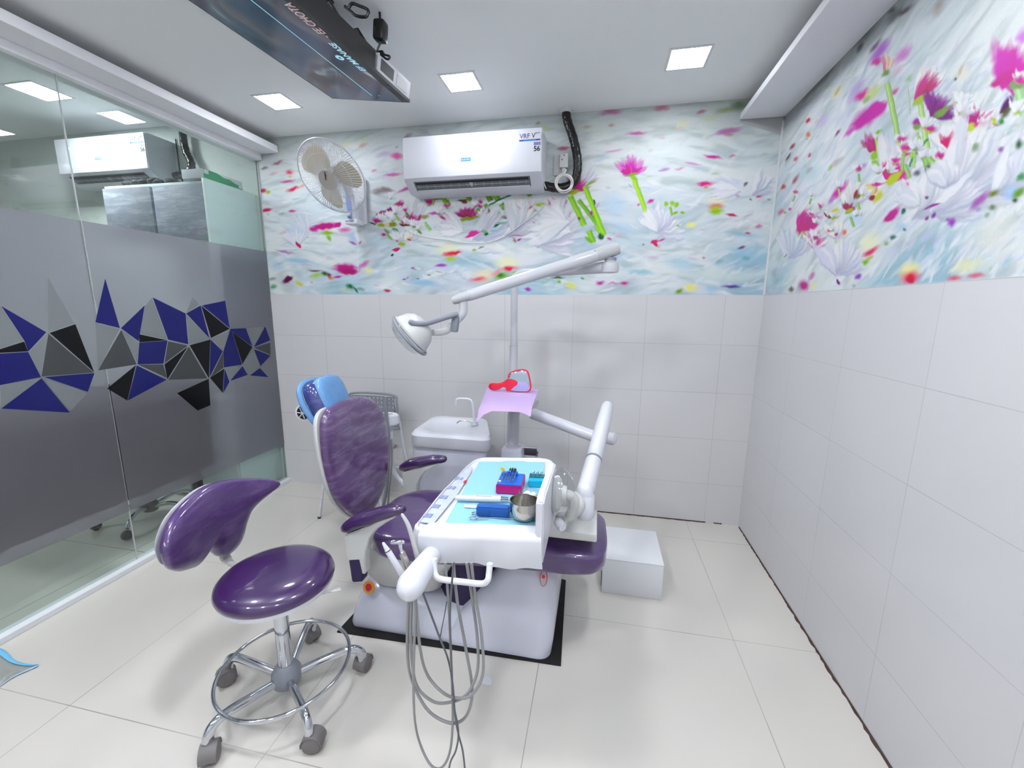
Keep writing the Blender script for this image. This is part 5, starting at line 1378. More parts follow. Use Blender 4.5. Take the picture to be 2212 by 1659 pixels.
# control panel along the patient side
cpo = [(p.x, p.y) for p in [at(u_, v_, z=.7835) for u_, v_ in ((908, 1128), (936, 1132), (990, 1066), (1018, 1020), (1020, 1008), (1008, 1012), (955, 1070))]][::-1]
pp = MB().prism(cpo, (0, 0, .7835), X, Y, 0, .0015)
pp.build('control_panel', mat('control_panel_print', (178, 186, 204), .35, var=.2, scale=45), du, smooth=False)
M['button'] = mat('button_blue', (132, 142, 176), .35)
for k in range(5):
    for j in range(2):
        bp_ = at(929 + 17 * k - 9 * j, 1114 - 20 * k - 1 * j, z=.786)
        MB().box((bp_.x, bp_.y, .786), (.011, .022, .0025), .001).build('control_button', M['button'], du)
MB().ell(at(1005, 1040, z=.787), (.006, .012, .002), 10).build('panel_indicator', M['redlabel'], du)
# clear wrap over the patient-side edge
# raised x-ray viewer along the right edge
vw = MB()
vw.prism([(-1.738, .70), (-1.42, .70), (-1.40, .84), (-1.425, .874), (-1.70, .888), (-1.738, .880)], (-1.085, 0, 0), Y, Z, 0, .022, .004)
vw.prism([(-1.715, .80), (-1.45, .80), (-1.45, .862), (-1.70, .872), (-1.715, .865)], (-1.085, 0, 0), Y, Z, -.002, 0, .0)
vw.build('film_viewer', M['white'], du)
# wrapped joint of the tray
jw = MB()
jc = Vector((-1.05, -1.48, .79))
jw.lathe([(.01, -.014), (.055, -.012), (.06, 0), (.05, .010), (.03, .016), (.028, .03)], jc, X, 28)
jw.tube(smooth_path([jc + Vector((.02, .0, .0)), jc + Vector((.045, .0, -.005)), jc + Vector((.056, .01, -.04)), jc + Vector((.04, .02, -.085))], 6), .017, 16)
jw.build('tray_joint', M['offwhite'], du)
bag = MB()
bag.ell(jc + Vector((.012, .0, .004)), (.045, .078, .078), 20)
for v in bag.bm.verts:
    n_ = math.sin(v.co.x * 90 + v.co.z * 70) * math.cos(v.co.y * 80 - v.co.z * 50)
    v.co += (v.co - jc).normalized() * n_ * .006
bag.build('plastic_bag', M['clear'], du)
kb = at(1213, 1137, y=-1.50)
MB().lathe([(.010, -.03), (.015, -.028), (.017, 0), (.012, .009), (.004, .010)], kb, Vector((.5, -.8, -.1)), 22).build('joint_knob', M['white'], du)
MB().tube(smooth_path([kb + Vector((-.01, .05, .0)), kb + Vector((.03, .12, -.01)), kb + Vector((.05, .22, -.03)), kb + Vector((.03, .32, -.04))], 5), .021, 16).build('tray_neck', M['offwhite'], du)
# handle bar
hb = [at(938, 1208, y=-1.84), at(939, 1232, y=-1.85), at(943, 1246, y=-1.86), at(957, 1252, y=-1.86), at(1000, 1257, y=-1.86), at(1040, 1261, y=-1.86), at(1053, 1254, y=-1.86), at(1056, 1240, y=-1.85), at(1058, 1218, y=-1.84)]
MB().tube([hb[0]] + smooth_path(hb, 4) + [hb[-1]], .0078, 14).build('handle_bar', M['white'], du)
# holder bar with instruments
h0 = at(932, 1200, y=-1.79); h1 = at(887, 1266, y=-1.93)
hdv = (h1 - h0)
MB().tube([h0, h0 + hdv * .5, h1], [.026, .031, .034], 22, round_ends=True).build('instrument_holder', M['white'], du)
# ring mouths of the holder
# hoses
HY = -1.84
HS = [([(876, 1290), (880, 1400), (890, 1470), (925, 1535), (975, 1562), (1008, 1545), (1020, 1490), (1006, 1400), (988, 1300), (979, 1215)], 'hose', .0042),
      ([(886, 1292), (888, 1400), (900, 1480), (935, 1515), (972, 1517), (1008, 1500), (1031, 1450), (1031, 1380), (1021, 1300), (1008, 1215)], 'hose', .0040),
      ([(904, 1290), (906, 1390), (922, 1455), (955, 1495), (988, 1508), (1020, 1500), (1043, 1455), (1040, 1370), (1027, 1290), (1018, 1215)], 'hose', .0040),
      ([(894, 1292), (893, 1480), (900, 1580), (925, 1645), (950, 1660), (970, 1630), (978, 1560), (975, 1440), (970, 1320), (962, 1215)], 'hose', .0034),
      ([(908, 1285), (945, 1365), (968, 1425), (978, 1480), (983, 1545), (990, 1585), (1000, 1625), (1004, 1680), (992, 1720)], 'hosedark', .0026),
      ([(980, 1215), (972, 1330), (976, 1450), (980, 1520), (990, 1580), (985, 1620), (972, 1650), (966, 1700)], 'hosedark', .0026)]
for i, (pp_, mt_, r0) in enumerate(HS):
    n_ = len(pp_)
    pts = [at(a, b, y=(-1.90 if k < 2 else HY) - .006 * i + .02 * math.sin(k)) for k, (a, b) in enumerate(pp_)]
    for p in pts: p.z = max(p.z, .008)
    pts[0] = h1 + Vector((-.012 + .006 * i, 0.02, .0)) if pp_[0][0] < 915 else pts[0]
    MB().tube(smooth_path(pts, 8), r0, 10).build('hose', M[mt_], du)


# the white barrier sheet over the front of the tray
def sheet(rows, name, m, thick, parent=None, label=None, cat=None):
    """cloth from a grid of points"""
    mb = MB(); bm = mb.bm
    vs = [[bm.verts.new(p) for p in r] for r in rows]
    for i in range(len(rows) - 1):
        for j in range(len(rows[0]) - 1):
            bm.faces.new((vs[i][j], vs[i][j + 1], vs[i + 1][j + 1], vs[i + 1][j]))
    bmesh.ops.recalc_face_normals(bm, faces=bm.faces)
    bmesh.ops.solidify(bm, geom=list(bm.faces), thickness=thick)
    o = mb.build(name, m, parent, angle=60)
    if label: tag(o, label, cat)
    return o


rows = []
fx0, fx1 = -1.398, -1.068
yfa = at(925, 1150, z=.782).y - .004; yfb = at(1160, 1156, z=.782).y - .004
for i in range(15):
    t_ = i / 14
    row = []
    for j in range(29):
        s_ = j / 28
        x_ = fx0 + (fx1 - fx0) * s_
        yf_ = yfa + (yfb - yfa) * s_          # front face of the tray
        if t_ < .3:
            k = t_ / .3
            row.append(Vector((x_ + .012 * (1 - s_) * (1 - k), yf_ + .045 * (1 - k) + .002, .7875 - .004 * k * k)))
        else:
            k = (t_ - .3) / .7
            drop = (.082 + .016 * s_ - .03 * max(0, .12 - s_) * 6) * k
            wv_ = .0035 * math.sin(s_ * 13 + 2 * k) * k + .002 * math.sin(s_ * 31) * k
            row.append(Vector((x_ + .010 * (s_ - .5) * k, yf_ - .006 - .004 * math.sin(k * 3.14) + wv_, .7835 - drop - .002 * math.sin(s_ * 11) * k)))
    rows.append(row)
sheet(rows, 'barrier_sheet', M['whitepaper'], .0012, None, 'white barrier sheet hanging over the front edge of the instrument tray', 'sheet')


# holder instruments
def instr(name, label, pts, rad, mt, extra=None):
    t = thing(name, label, 'dental instrument', pts[0])
    MB().tube(pts, rad, 14, round_ends=True).build('handle', mt, t)
    if extra: extra(t)
    return t


a = at(872, 1246, y=-1.86); b = at(838, 1190, y=-1.87)


def ex1(t):
    MB().tube([b, b + (b - a) * .28], [.007, .0035], 12, round_ends=True).build('tip', M['whiteprint'], t)
    MB().tube([b - (b - a) * .02, b + (b - a) * .03], .0078, 12).build('seal_ring', M['black'], t)


instr('suction_handpiece', 'white pointed handpiece standing in the holder left of the tray', [a, b], [.0085, .0078], M['white'], ex1)
a2 = at(884, 1230, y=-1.84); b2 = at(869, 1195, y=-1.84)


def ex2(t):
    MB().tube([b2, at(865, 1182, y=-1.84)], [.0045, .004], 12).tube([at(847, 1171, y=-1.845), at(870, 1171, y=-1.84)], .0055, 12, round_ends=True).tube([at(865, 1183, y=-1.84), at(864, 1172, y=-1.84)], .0052, 10).build('head', M['chrome'], t)


instr('turbine_handpiece', 'metal turbine handpiece with angled head in the tray holder', [a2, b2], [.0095, .0082], M['steel'], ex2)
a3 = at(902, 1205, y=-1.80); b3 = at(884, 1140, y=-1.80); c3 = at(869, 1112, y=-1.80)
instr('air_water_syringe', 'long slender pale syringe leaning in the tray holder beside the armrest', smooth_path([a3, b3, c3], 5), [.007, .006, .004], M['offwhite'])

# ------------------------------------------------------------------ on the tray
TT = .7865
lin_o = [at(958, 1136, z=TT), at(1162, 1143, z=TT), at(1176, 998, z=TT), at(1035, 997, z=TT)]
rows = []
for i in range(13):
    r = []
    for j in range(13):
        u_, v_ = j / 12, i / 12
        p = (lin_o[0] * (1 - u_) + lin_o[1] * u_) * (1 - v_) + (lin_o[3] * (1 - u_) + lin_o[2] * u_) * v_
        p.z = TT + .0012 * math.sin(j * 1.3 + i) * (1 if 0 < i < 12 else 0) + (.004 if i == 12 and 4 < j < 9 else 0)
        r.append(p)
    rows.append(r)
sheet(rows, 'paper_liner', M['liner'], .0006, None, 'light blue paper liner spread over the instrument tray', 'paper liner')
TB = TT + .0022


def tpt(u, v, z=TB): return at(u, v, z=z)


# bur boxes
c0 = tpt(1071, 1066); c1 = tpt(1127, 1070); U_ = (c1 - c0); U_.z = 0
bw = U_.length; U_.normalize(); V_ = Z.cross(U_).normalized()
bb = thing('bur_box', 'magenta box with blue insert full of metal burs on the tray', 'bur box', c0)
bd = .104
mb = MB(); mb.prism([(0, 0), (bw, 0), (bw, bd), (0, bd)], c0, U_, V_, 0, .030, .002); mb.build('box', M['magenta'], bb)
mb = MB(); mb.prism([(.003, .003), (bw - .003, .003), (bw - .003, bd - .003), (.003, bd - .003)], c0, U_, V_, .029, .0325, .001); mb.build('insert', M['bluebox'], bb)
mb = MB(); mb.lathe([(.014, .032), (.014, .044)], c0 + U_ * .048 + V_ * .082, Z, 18).lathe([(.010, .032), (.010, .042)], c0 + U_ * .015 + V_ * .082, Z, 16).lathe([(.005, .032), (.005, .050)], c0 + U_ * .031 + V_ * .072, Z, 12); mb.build('pots', M['bluebox'], bb)
b0 = None
rj = random.Random(4)


def proto(name, label, mt_s, mt_h, p, tilt, h, group, cat='dental bur', hr=.0022):
    t = thing(name, label, cat, p, group)
    d = (Z + Vector(tilt)).normalized()
    MB().tube([p, p + d * h * .62], .0009, 8).build('shank', mt_s, t)
    MB().tube([p + d * h * .6, p + d * h * .8, p + d * h], [hr * .7, hr, hr * .35], 8).build('head', mt_h, t)
    return t


bz_ = .0325
pos0 = c0 + U_ * .020 + V_ * .014 + Z * bz_
b0 = proto('dental_bur', 'one of the metal burs standing upright in the blue insert of the magenta box', M['chrome'], M['steel'], pos0, (0, 0, 0), .018, 'metal burs in the magenta box', hr=.0027)
for i in range(5):
    for j in range(4):
        if i == 0 and j == 0: continue
        copy_tree(b0, None, U_ * (.0088 * i + rj.uniform(-.001, .001)) + V_ * (.013 * j + rj.uniform(-.001, .001)))
yb = proto('polishing_point', 'yellow polishing point at the back left of the magenta bur box', M['yellow'], M['yellow'], c0 + U_ * .014 + V_ * .082 + Z * .038, (-.35, 0, 0), .022, 'yellow polishing points', 'polishing point', .0026)
for k, (dx, dy) in enumerate(((.004, .002), (-.003, .004), (.002, .006), (-.005, -.001), (.006, -.003))):
    copy_tree(yb, None, U_ * dx + V_ * dy)
db = proto('file_bur', 'dark maroon handled file in the back right pot of the magenta bur box', M['maroon'], M['black'], c0 + U_ * .040 + V_ * .082 + Z * .040, (.3, 0, 0), .018, 'dark files in the magenta box', 'dental file', .0032)
for k in range(7):
    copy_tree(db, None, U_ * (.010 * math.cos(k * .9)) + V_ * (.007 * math.sin(k * .9)))
MB_ = MB().lathe([(.0022, 0), (.0045, 0), (.0045, .003), (.0022, .003)], c0 + U_ * .009 + V_ * .022 + Z * .033, Z, 16)
tag(MB_.build('plastic_ring', M['whiteprint']), 'tiny white ring lying on the blue insert of the bur box', 'ring')
g0 = tpt(1141, 1052); g1 = tpt(1178, 1054)
U2 = (g1 - g0); U2.z = 0; gw = U2.length + .004; U2.normalize(); V2 = Z.cross(U2).normalized()
tb2 = thing('endo_box', 'small turquoise box with dark rack of files beside the magenta box', 'bur box', g0)
mb = MB(); mb.prism([(0, 0), (gw, 0), (gw, .03), (0, .03)], g0, U2, V2, 0, .022, .002); mb.build('box', M['teal'], tb2)
mb = MB(); mb.prism([(0, .03), (gw, .03), (gw, .06), (0, .06)], g0, U2, V2, 0, .024, .002); mb.build('rack', M['tealdark'], tb2)
f0 = proto('endo_file', 'one of the small dark files standing in the rack of the turquoise box', M['black'], M['dgrey'], g0 + U2 * .004 + V2 * .036 + Z * .024, (0, 0, 0), .012, 'files in the turquoise box', 'dental file', .0016)
for k in range(9):
    copy_tree(f0, None, U2 * (.0045 * (k + 1)) + V2 * (.009 * (k % 3)))
# steel bowl
bc = tpt(1132, 1121)
bwl = thing('steel_bowl', 'shiny round stainless steel bowl at the front right of the tray', 'bowl', bc)
MB().lathe([(r_ * 1.16, h_ * 1.2) for r_, h_ in [(.001, .0), (.018, .001), (.028, .008), (.0345, .022), (.0365, .038), (.0355, .048), (.0362, .0495), (.0345, .0490), (.0350, .038), (.033, .023), (.027, .010), (.017, .003), (.001, .003)]], bc, Z, 48, cap=False).build('bowl', M['steel'], bwl)
gc = tpt(1143, 1084)
gcup = thing('glass_cup', 'clear glass dappen cup filled with cotton behind the steel bowl', 'cup', gc)
MB().lathe([(.001, 0), (.024, .001), (.030, .012), (.033, .034), (.0315, .034), (.029, .013), (.023, .003), (.001, .003)], gc, Z, 36, cap=False).build('cup', M['clear'], gcup)
ct = thing('cotton_rolls', 'white cotton pellets inside the clear glass cup', 'cotton', gc + Z * .004)
cm = MB()
for k in range(12):
    cm.ell(gc + Vector((rj.uniform(-.015, .015), rj.uniform(-.015, .015), .012 + rj.uniform(0, .018))), (.009, .008, .007), 10)
ctt = cm.build('pellets', M['cotton'], ct)
ctt['kind'] = 'stuff'
# blue ribbed block
r0 = tpt(1028, 1116); r1 = tpt(1100, 1121)
U3 = (r1 - r0); U3.z = 0; rw = U3.length; U3.normalize(); V3 = Z.cross(U3).normalized()
rb = thing('instrument_rest', 'dark blue ribbed silicone block lying on the tray liner', 'instrument rest', r0)
mb = MB(); mb.prism([(0, 0), (rw, 0), (rw, .032), (0, .032)], r0, U3, V3, 0, .030, .004); mb.build('block', M['royal'], rb)
mb = MB()
for k in range(15):
    xx = .006 + (rw - .012) * k / 14
    mb.box(r0 + U3 * xx + Z * .013 - V3 * .0008, (.0016, .003, .02), .0004)
mb.build('ribs', M['royal'], rb)
# scissors
sc0 = tpt(1023, 1118)
sc = thing('scissors', 'metal scissors with ring handles lying half under the blue block', 'scissors', sc0)
for (u_, v_, w_) in ((1022, 1120, 0), (1027, 1109, 1)):
    p = tpt(u_, v_, TB + .0025)
    e_ = p + U3 * .012
    o1 = MB()
    rg = [p + U3 * (math.cos(t) * .0115) + V3 * (math.sin(t) * .0085) for t in [2 * math.pi * k / 28 for k in range(29)]]
    o1.tube(rg, .0016, 8)
    o1.tube([e_, p + U3 * .045 + V3 * (.004 if w_ == 0 else -.008)], .0018, 8)
    o1.build('handle', M['chrome'], sc)
MB().prism([(0, -.003), (.07, -.001), (.07, .0005), (0, .003)], tpt(1058, 1118), U3, V3, .0005, .003).build('blade', M['chrome'], sc)
# cordless lamp / curing handpiece across the tray
w0 = tpt(988, 1075, TB + .011); w1 = tpt(1080, 1078, TB + .011); w2 = tpt(1098, 1079, TB + .010); w3 = tpt(1118, 1079, TB + .008)
wh = thing('endo_motor', 'white cordless handpiece with chrome tip lying across the tray', 'handpiece', Vector((w0.x, w0.y, TB)))
MB().tube([w0, w0 + (w1 - w0) * .6, w1], [.0085, .0105, .0095], 18, round_ends=True).build('body', M['white'], wh)
MB().tube([w1, w2], [.009, .0065], 16).build('chrome_collar', M['chrome'], wh)
MB().tube(smooth_path([w2, w3, tpt(1126, 1082, TB + .004)], 4), [.005, .003, .0025], 10).build('tip', M['offwhite'], wh)
MB().box(w0 + (w1 - w0) * .62 + Z * .0098, (.05, .011, .0018), .0008, Matrix.Rotation(math.atan2((w1 - w0).y, (w1 - w0).x), 3, 'Z')).build('display', M['lgrey'], wh)
# clear sachet left of the block
sa = [tpt(1003, 1096), tpt(1030, 1098), tpt(1030, 1092), tpt(1003, 1090)]
tag(MB().prism([(p.x, p.y) for p in sa], (0, 0, TB), X, Y, 0, .001).build('paper_strip', M['whitepaper'], smooth=False), 'thin white paper strip on the liner left of the blue block', 'paper strip')

# ------------------------------------------------------------------ small napkin tray on the post with the hand mirror
NZ = .925
nt_ = du
n0 = at(1036, 882, z=NZ); n1 = at(1147, 886, z=NZ); n2 = at(1163, 842, z=NZ); n3 = at(1056, 838, z=NZ)
MB().prism([(p.x, p.y) for p in (n0 * .93 + n2 * .07, n1 * .90 + n3 * .10, n2 * .93 + n0 * .07, n3 * .93 + n1 * .07)], (0, 0, NZ - .021), X, Y, 0, .010, .003).build('side_tray', M['white'], nt_)
MB().cyl((PB.x, -.50, NZ - .05), (PB.x, -.50, NZ - .016), .035).build('side_tray_collar', M['white'], nt_)
rows = []
for i in range(9):
    r = []
    for j in range(13):
        u_, v_ = j / 12, i / 8
        p = (n0 * (1 - u_) + n1 * u_) * (1 - v_) + (n3 * (1 - u_) + n2 * u_) * v_
        p.z = NZ + .001
        if i == 0: p += Vector((0, -.006, -.010 - .03 * max(0, .25 - u_) * 4 - .02 * max(0, u_ - .8) * 5))
        if i == 1: p.z += .001
        if j == 0: p += Vector((-.012, 0, -.022 * (1 - v_) - .004))
        r.append(p)
    rows.append(r)
sheet(rows, 'napkin', M['lilac'], .0008, None, 'lilac paper napkin draped over the small side tray', 'napkin')
my = -.538
ctr = at(1118, 826, y=my)
fo = [(1098, 808), (1110, 801), (1127, 797), (1140, 801), (1145, 815), (1148, 838), (1143, 846), (1130, 849), (1112, 848), (1097, 843), (1093, 836), (1096, 822)]
hm = thing('hand_mirror', 'red hand mirror standing on the lilac napkin against the post', 'mirror', Vector((ctr.x, my, NZ + .002)))
po = []
for u_, v_ in fo:
    p = at(u_, v_, y=my); po.append((p.x - ctr.x, max(p.z, NZ + .004) - ctr.z))
MB().pillow(po, ctr, X, Z, .006, .006, p=6, n=4, nr=5).build('frame', M['red'], hm)
MB().pillow([(a * .90, b * .90) for a, b in po], ctr - Y * .0058, X, Z, .002, .002, p=8, n=4, nr=4).build('mirror_glass', M['mirror'], hm)
rn = [(at(u_, v_, y=my).x - ctr.x, at(u_, v_, y=my).z - ctr.z) for u_, v_ in ((1094, 822), (1104, 818), (1117, 823), (1118, 830), (1110, 836), (1102, 843), (1094, 842))]
MB().pillow(rn, ctr - Y * .0085, X, Z, .002, .002, p=6, n=4, nr=4).build('red_neck', M['red'], hm)
hl = [(at(u_, v_, y=my).x - ctr.x, at(u_, v_, y=my).z - ctr.z) for u_, v_ in ((1100, 838), (1088, 836), (1078, 841), (1066, 843), (1057, 839), (1056, 832), (1062, 827), (1076, 827), (1088, 824), (1098, 817), (1104, 826))]
MB().pillow(hl, ctr - Y * .002, X, Z, .008, .008, p=3, n=4, nr=6).build('handle', M['red'], hm)

# ------------------------------------------------------------------ assistant's holder and folding chair behind the backrest
AH = at(835, 905, y=-.72)
ah = thing('assistant_holder', 'white assistant holder with grey suction tubes between chair and basin', 'instrument holder', (AH.x, -.72, .60))
zz = AH.z
MB().prism([(AH.x + .068 * math.cos(t), -.72 + .05 * math.sin(t)) for t in [2 * math.pi * k / 30 for k in range(30)]], (0, 0, zz - .028), X, Y, 0, .056, .006).build('ring_holder', M['white'], ah)
MB().prism([(AH.x + .010 + .028 * math.cos(t), -.72 + .02 * math.sin(t)) for t in [2 * math.pi * k / 20 for k in range(20)]], (0, 0, zz + .0275), X, Y, 0, .002).build('holder_opening', M['lgrey'], ah)
MB().tube(smooth_path([at(845, 930, y=-.70), at(845, 985, y=-.68), at(852, 1020, y=-.66), at(872, 1046, y=-.66), at(890, 1066, y=-.66)], 6), .013, 14).build('holder_arm', M['white'], ah)
MB().tube(smooth_path([at(833, 857, y=-.79), at(834, 890, y=-.79), at(838, 940, y=-.78), at(838, 1000, y=-.76), at(834, 1060, y=-.74), at(826, 1100, y=-.72)], 6), [.008, .010, .012, .011, .010, .009], 12).build('suction_tube', M['grey'], ah)
MB().tube([at(818, 905, y=-.77), at(818, 880, y=-.77)], [.009, .009], 12, round_ends=True).build('suction_tip', M['offwhite'], ah)
MB().tube(smooth_path([at(845, 935, y=-.70), at(846, 1000, y=-.70), at(840, 1060, y=-.70), at(838, 1100, y=-.70)], 6), .006, 10).build('supply_tube', M['hose'], ah)

FC = Vector((-2.50, -.30, 0))
fc = thing('plastic_chair', 'grey perforated plastic chair with white tube legs by the back wall', 'chair', FC)
a = at(757, 857, y=-.16); b = at(858, 857, y=-.16)
x0, x1 = a.x, b.x
z1 = at(800, 850, y=-.16).z; z0 = z1 - .24
nx_, nz_ = 11, 7
pm_ = MB()
cw_, chh = (x1 - x0 - .03) / nx_, (z1 - z0 - .03) / nz_
for i in range(nx_):
    for j in range(nz_):
        cx = x0 + .015 + cw_ * (i + .5); cz = z0 + .015 + chh * (j + .5)
        sq = []; ho_ = []
        for k in range(8):
            t = math.pi / 4 * k
            m_ = max(abs(math.cos(t)), abs(math.sin(t)))
            sq.append((cx + math.cos(t) / m_ * cw_ / 2, cz + math.sin(t) / m_ * chh / 2))
            ho_.append((cx + math.cos(t) * .0085, cz + math.sin(t) * .0085))
        yb_ = lambda x_: -.16 + .35 * (x_ - (x0 + x1) / 2) ** 2 * -1
        for yy, fl in ((-.006, 1), (.004, -1)):
            V0 = [pm_.bm.verts.new((p_[0], yb_(p_[0]) + yy, p_[1])) for p_ in sq]; V1 = [pm_.bm.verts.new((p_[0], yb_(p_[0]) + yy, p_[1])) for p_ in ho_]
            for k in range(8):
                pm_.bm.faces.new((V0[k], V0[(k + 1) % 8], V1[(k + 1) % 8], V1[k]))
            if fl == 1: F0 = V1
            else:
                for k in range(8): pm_.bm.faces.new((F0[k], F0[(k + 1) % 8], V1[(k + 1) % 8], V1[k]))
bmesh.ops.remove_doubles(pm_.bm, verts=pm_.bm.verts, dist=1e-5)
fr_ = [(x0 + .02, z0), (x0, z0 + .03), (x0, z1 - .05), (x0 + .035, z1), (x1 - .035, z1), (x1, z1 - .05), (x1, z0 + .03), (x1 - .02, z0)]
pm_.tube(smooth_path([(p_[0], yb_(p_[0]) - .001, p_[1]) for p_ in fr_], 6, True) + [Vector((x0 + .02, yb_(x0 + .02) - .001, z0))], .008, 10)
pm_.build('backrest', M['grey'], fc)
MB().box2((x0, -.52, .425), (x1, -.19, .45), .010).build('seat', M['grey'], fc)
ft = at(690, 1119, z=.0)
for p_, q_ in (((x0 + .01, -.48, .43), (ft.x, ft.y, .0)), ((x1 - .01, -.48, .43), (x1 + .04, ft.y, 0)), ((x0 + .02, -.165, z0 + .05), (x0 - .03, -.10, 0)), ((x1 - .015, -.165, z1 - .03), (x1 + .055, -.08, 0))):
    lg_ = MB().tube([p_, q_], .0095, 12).build('leg', M['white'], fc)
    MB().cyl(Vector(q_), Vector(q_) + Z * .012, .0115, seg=14).build('leg_cap', M['black'], lg_)
MB().tube([(x0 - .01, -.135, .25), (x1 + .035, -.12, .25)], .008, 10).build('cross_bar', M['white'], fc)

# dark chrome box beside the post
jb = at(1145, 975, y=-.50)
jt = du
MB().box((jb.x + .004, -.50, jb.z), (.075, .03, .042), .006).build('dark_clip_box', M['dgrey'], jt)
MB().box((jb.x - .02, -.50, jb.z + .024), (.12, .034, .008), .003).box((jb.x + .044, -.50, jb.z), (.010, .034, .05), .003).build('clip_box_frame', M['chrome'], jt)
MB().tube([(jb.x + .035, -.50, jb.z - .025), (jb.x + .035, -.50, jb.z - .06)], .004, 8).build('clip_box_stem', M['chrome'], jt)

# ------------------------------------------------------------------ white step box on the floor
xb0, xb1, yb0, yb1, zb = -.873, -.590, -.850, -.535, .185
xbx = thing('white_box', 'plain white cardboard box on the floor beyond the foot end of the chair', 'box', ((xb0 + xb1) / 2, (yb0 + yb1) / 2, 0))
MB().box2((xb0, yb0, 0.001), (xb1, yb1, zb), .002).build('carton', M['whiteprint'], xbx)
MB().box2((xb0 - .001, yb0 - .0015, zb - .004), (xb1 + .001, yb1, zb + .0015), .0008).build('lid', M['whiteprint'], xbx)
MB().prism([(-.80, .02), (-.845, .03), (-.80, .085)], (xb0 - .001, 0, 0), Y, Z, -.002, .0).build('torn_flap_hole', M['black'], xbx, smooth=False)

# ------------------------------------------------------------------ scraps on the floor
pq = at(1050, 1471, z=0)
sc_ = [(.012, .016), (.020, .006), (.024, -.014), (.006, -.018), (-.020, -.012), (-.022, .004), (-.008, .010), (-.012, .020)]
tag(MB().prism(sc_, (pq.x, pq.y, .0005), X, Y, 0, .0015).build('paper_scrap', M['whitepaper'], smooth=False), 'small torn white scrap on the floor right of the hanging hoses', 'paper scrap')
# crumpled blue plastic sheet at the left edge
r1 = [at(u_, v_, z=.004) for u_, v_ in ((-40, 1400), (0, 1408), (25, 1428), (50, 1436), (82, 1438))]
r2 = [at(u_, v_, z=.004) for u_, v_ in ((-60, 1500), (0, 1482), (30, 1462), (55, 1450), (82, 1438.5))]
bsh = thing('plastic_sheet', 'crumpled translucent plastic sheet with blue rim on the floor at the left edge', 'plastic sheet', (r1[1].x, r1[1].y, 0))
rows = []
for k in range(5):
    t = k / 4
    rows.append([a_ * (1 - t) + b_ * t + Z * (.006 * math.sin(k * 2.1 + j)) * (1 if 0 < k < 4 else .2) for j, (a_, b_) in enumerate(zip(r1[:-1] + [r1[-1]], r2))])
for r in rows:
    for p in r: p.z = max(.002, p.z)
sheet([r[:-1] + [r[-1] + Vector((.0006 * i, 0, 0))] for i, r in enumerate(rows)], 'sheet', M['clear'], .0008, bsh)
MB().tube(smooth_path([p + Z * .003 for p in r1], 5), [.012, .010, .006, .004, .003], 8, asp=.4).build('blue_rim', mat('blue_plastic_rim', (110, 184, 226), .4, var=.2), bsh)
MB().tube(smooth_path([p + Z * .002 for p in r2[1:]], 5), [.003, .003, .006, .004], 8, asp=.4).build('blue_rim', mat('blue_grey_rim', (150, 180, 204), .4, var=.2), bsh)

